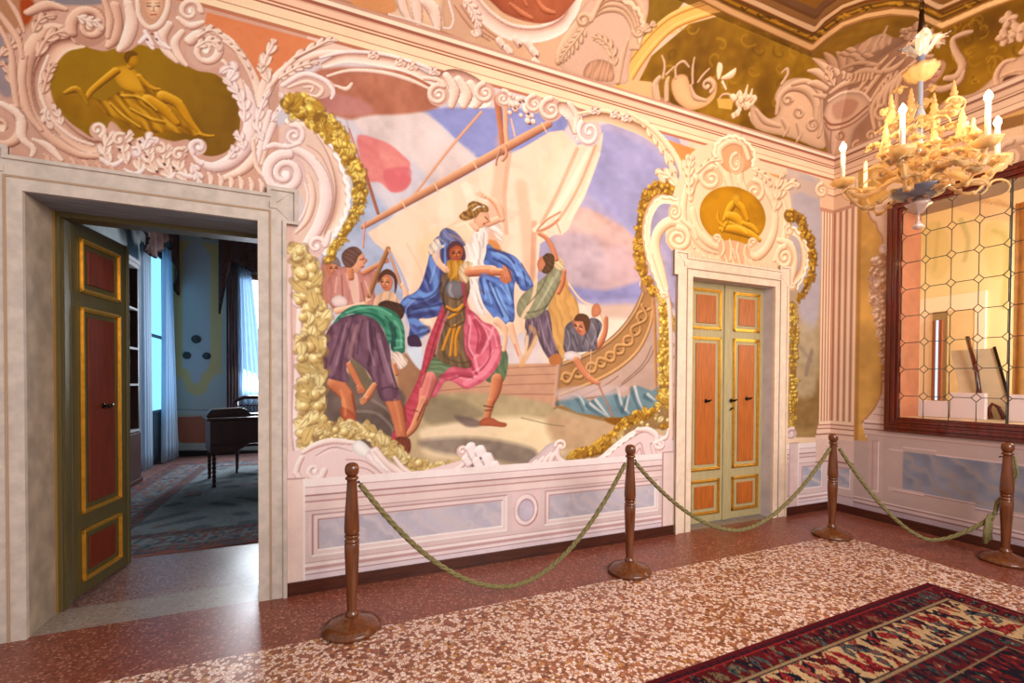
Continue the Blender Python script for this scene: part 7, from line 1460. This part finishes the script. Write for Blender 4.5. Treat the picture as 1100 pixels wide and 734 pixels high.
# flame light positions feed the glass
# standing flowers, spires, leaves and hooks (lateral, depth, height)
for (u, v, d_, k) in ((952, 152, 3.25, 0), (957, 120, 3.4, 1), (978, 112, 3.5, 1), (1003, 118, 3.45, 1), (1004, 150, 3.2, 0), (1034, 130, 3.15, 2), (1024, 104, 3.45, 1), (1046, 148, 3.1, 0)):
    lat = lt(u, d_); dep = d_-3.4; zb = zat(v+26, d_); c_ = cp(lat, dep, zb); m = MB(); H = .26 if k != 2 else .22; m.lathe([(.012, 0), (.03, .02), (.034, .05)]+[((.036-.028*j/9)*(1.15 if j % 2 else .8), .07+j*(H-.08)/9) for j in range(10)]+[(.003, H+.01)], 14, c_, ripple=lambda a, kk: .12*math.sin(a*5+kk)); m.build('glass_spire', gm, ch)
for (u, v, d_, s_) in ((940, 162, 3.2, 1), (958, 178, 3.1, 1.1), (975, 172, 3.0, 1), (994, 168, 3.1, 1.3), (1012, 186, 3.1, 1), (950, 125, 3.4, .9), (968, 130, 3.3, 1), (990, 132, 3.3, 1), (1000, 100, 3.5, .8), (1014, 126, 3.3, 1), (1026, 116, 3.3, 1.1), (1028, 152, 3.1, 1), (1048, 150, 3.0, 1.1), (1060, 172, 3.05, 1), (1078, 180, 3.1, .9), (985, 192, 3.1, 1.2), (1030, 176, 3.0, 1), (1012, 204, 3.15, 1), (966, 100, 3.5, .8), (956, 140, 3.3, 1.2), (966, 148, 3.2, 1.1), (980, 142, 3.25, 1.2), (996, 140, 3.3, 1.2), (1008, 146, 3.2, 1.1), (1004, 160, 3.15, 1.2), (986, 162, 3.1, 1.3), (964, 164, 3.1, 1.2), (950, 172, 3.2, 1.1), (978, 122, 3.4, 1.1), (992, 114, 3.45, 1.1), (1016, 168, 3.1, 1.2), (1022, 140, 3.2, 1), (970, 190, 3.2, 1.2), (1000, 180, 3.1, 1.2), (1032, 166, 3.0, 1.1), (984, 152, 3.2, 1.1), (1046, 182, 2.95, .9), (948, 190, 3.3, .9)):
    lat = lt(u, d_); dep = d_-3.4; c_ = cp(lat, dep, zat(v, d_)-.02); m = MB(); n = 6; a0 = r.uniform(0, 6)
    for k in range(n): petal(m, c_, a0+2*PI*k/n, r.uniform(.2, 1.0), .075*s_, .026*s_, .9)
    m.lathe([(.008, -.01), (.018, .01), (.016, .03), (.004, .04)], 10, c_); m.build('glass_flower', gm, ch)
for k in range(14):
    a_ = 2*PI*k/14+.1; rr = r.uniform(.12, .25); z_ = r.uniform(.12, .32); m = MB(); b_ = (.06*math.cos(a_), .06*math.sin(a_), z_-.03); e_ = (rr*math.cos(a_), rr*math.sin(a_), z_)
    m.tube([b_, tuple((np.array(b_)+np.array(e_))/2+np.array([0, 0, .05])), e_], [.008, .007, .006], 7); petal(m, e_, a_, .4, .15, .04, 1.0); m.build('glass_leaf', gm, ch)
for k, (u, v, d_, sx) in enumerate(((1016, 108, 3.35, 1), (1000, 128, 3.3, 1), (1052, 140, 3.1, -1), (960, 186, 3.2, -1), (1064, 196, 3.0, 1), (926, 206, 3.45, -1), (1000, 190, 3.1, 1), (1040, 196, 3.0, 1))):
    lat = lt(u, d_); dep = d_-3.4; z_ = zat(v, d_); m = MB(); pts = [cp(lat+sx*.07*(1-math.cos(t)), dep, z_+.045*math.sin(t)*(1 if t < 3.6 else 1.2)-.05+(0 if t < 3 else -.0)) for t in np.linspace(0, 4.4, 14)]; m.tube(pts, [.010-.0005*i for i in range(14)], 8, ripple=lambda q, kk: .2*math.sin(q*3+kk)); m.build('glass_scroll', gm, ch)
def gar(P_, rad):   # ribbed glass rope, given as (u, v, depth)
    m = MB(); Q = smooth_pts([cp(lt(u, d_), d_-3.4, zat(v, d_)) for u, v, d_ in P_], 6); m.tube([tuple(q) for q in Q], rad, 10, ripple=lambda q, k: .22*math.sin(q*3+k*1.1)+.12*(-1)**k); m.build('ribbed_garland', gm, ch)
gar([(992, 196, 3.3), (1010, 184, 3.1), (1030, 178, 3.0), (1050, 186, 2.95), (1062, 172, 2.92)], .022); gar([(1000, 200, 3.3), (1024, 192, 3.2), (1046, 200, 3.1), (1060, 196, 3.15), (1072, 184, 3.2)], .022)
gar([(980, 202, 3.4), (962, 198, 3.4), (944, 210, 3.45), (926, 216, 3.45), (910, 210, 3.47)], .018); gar([(984, 196, 3.3), (972, 186, 3.15), (966, 178, 3.06)], .02); gar([(1064, 190, 3.0), (1080, 182, 3.0), (1086, 172, 3.0)], .02)
# ------------------------------------------------------------------ light
def area(name, loc, target, sx, sy, e, col):
    l = bpy.data.lights.new(name, 'AREA'); l.shape = 'RECTANGLE'; l.size = sx; l.size_y = sy; l.energy = e; l.color = col
    o = bpy.data.objects.new(name, l); C.objects.link(o); o.location = loc; d_ = Vector(target)-Vector(loc); o.rotation_euler = d_.to_track_quat('-Z', 'Y').to_euler(); return o
area('daylight_area', (3.0, -6.0, 3.7), (1.9, 0, 2.7), 3.4, 2.2, 385, (1, .94, .89))  # added lamp behind the viewpoint, lighting the main wall; no window is built there
area('daylight_area', (-.75, 7.35, 2.5), (-.9, 0, .6), 1.3, 2.3, 170, (.88, .94, 1))
area('side_room_fill', (8.2, -2.6, 2.8), (8.6, -.5, 2.2), 1.4, 1.4, 190, (1, .90, .70))  # added lamp to brighten the room behind the leaded glass; no window there
w = bpy.data.worlds.new('daylight'); bpy.context.scene.world = w; w.use_nodes = True
bg = w.node_tree.nodes['Background']; bg.inputs[0].default_value = (1, .93, .86, 1); bg.inputs[1].default_value = .62
vs = bpy.context.scene.view_settings; vs.view_transform = 'Standard'; vs.look = 'None'; vs.gamma = 1; vs.exposure = 0.0; vs.use_curve_mapping = False
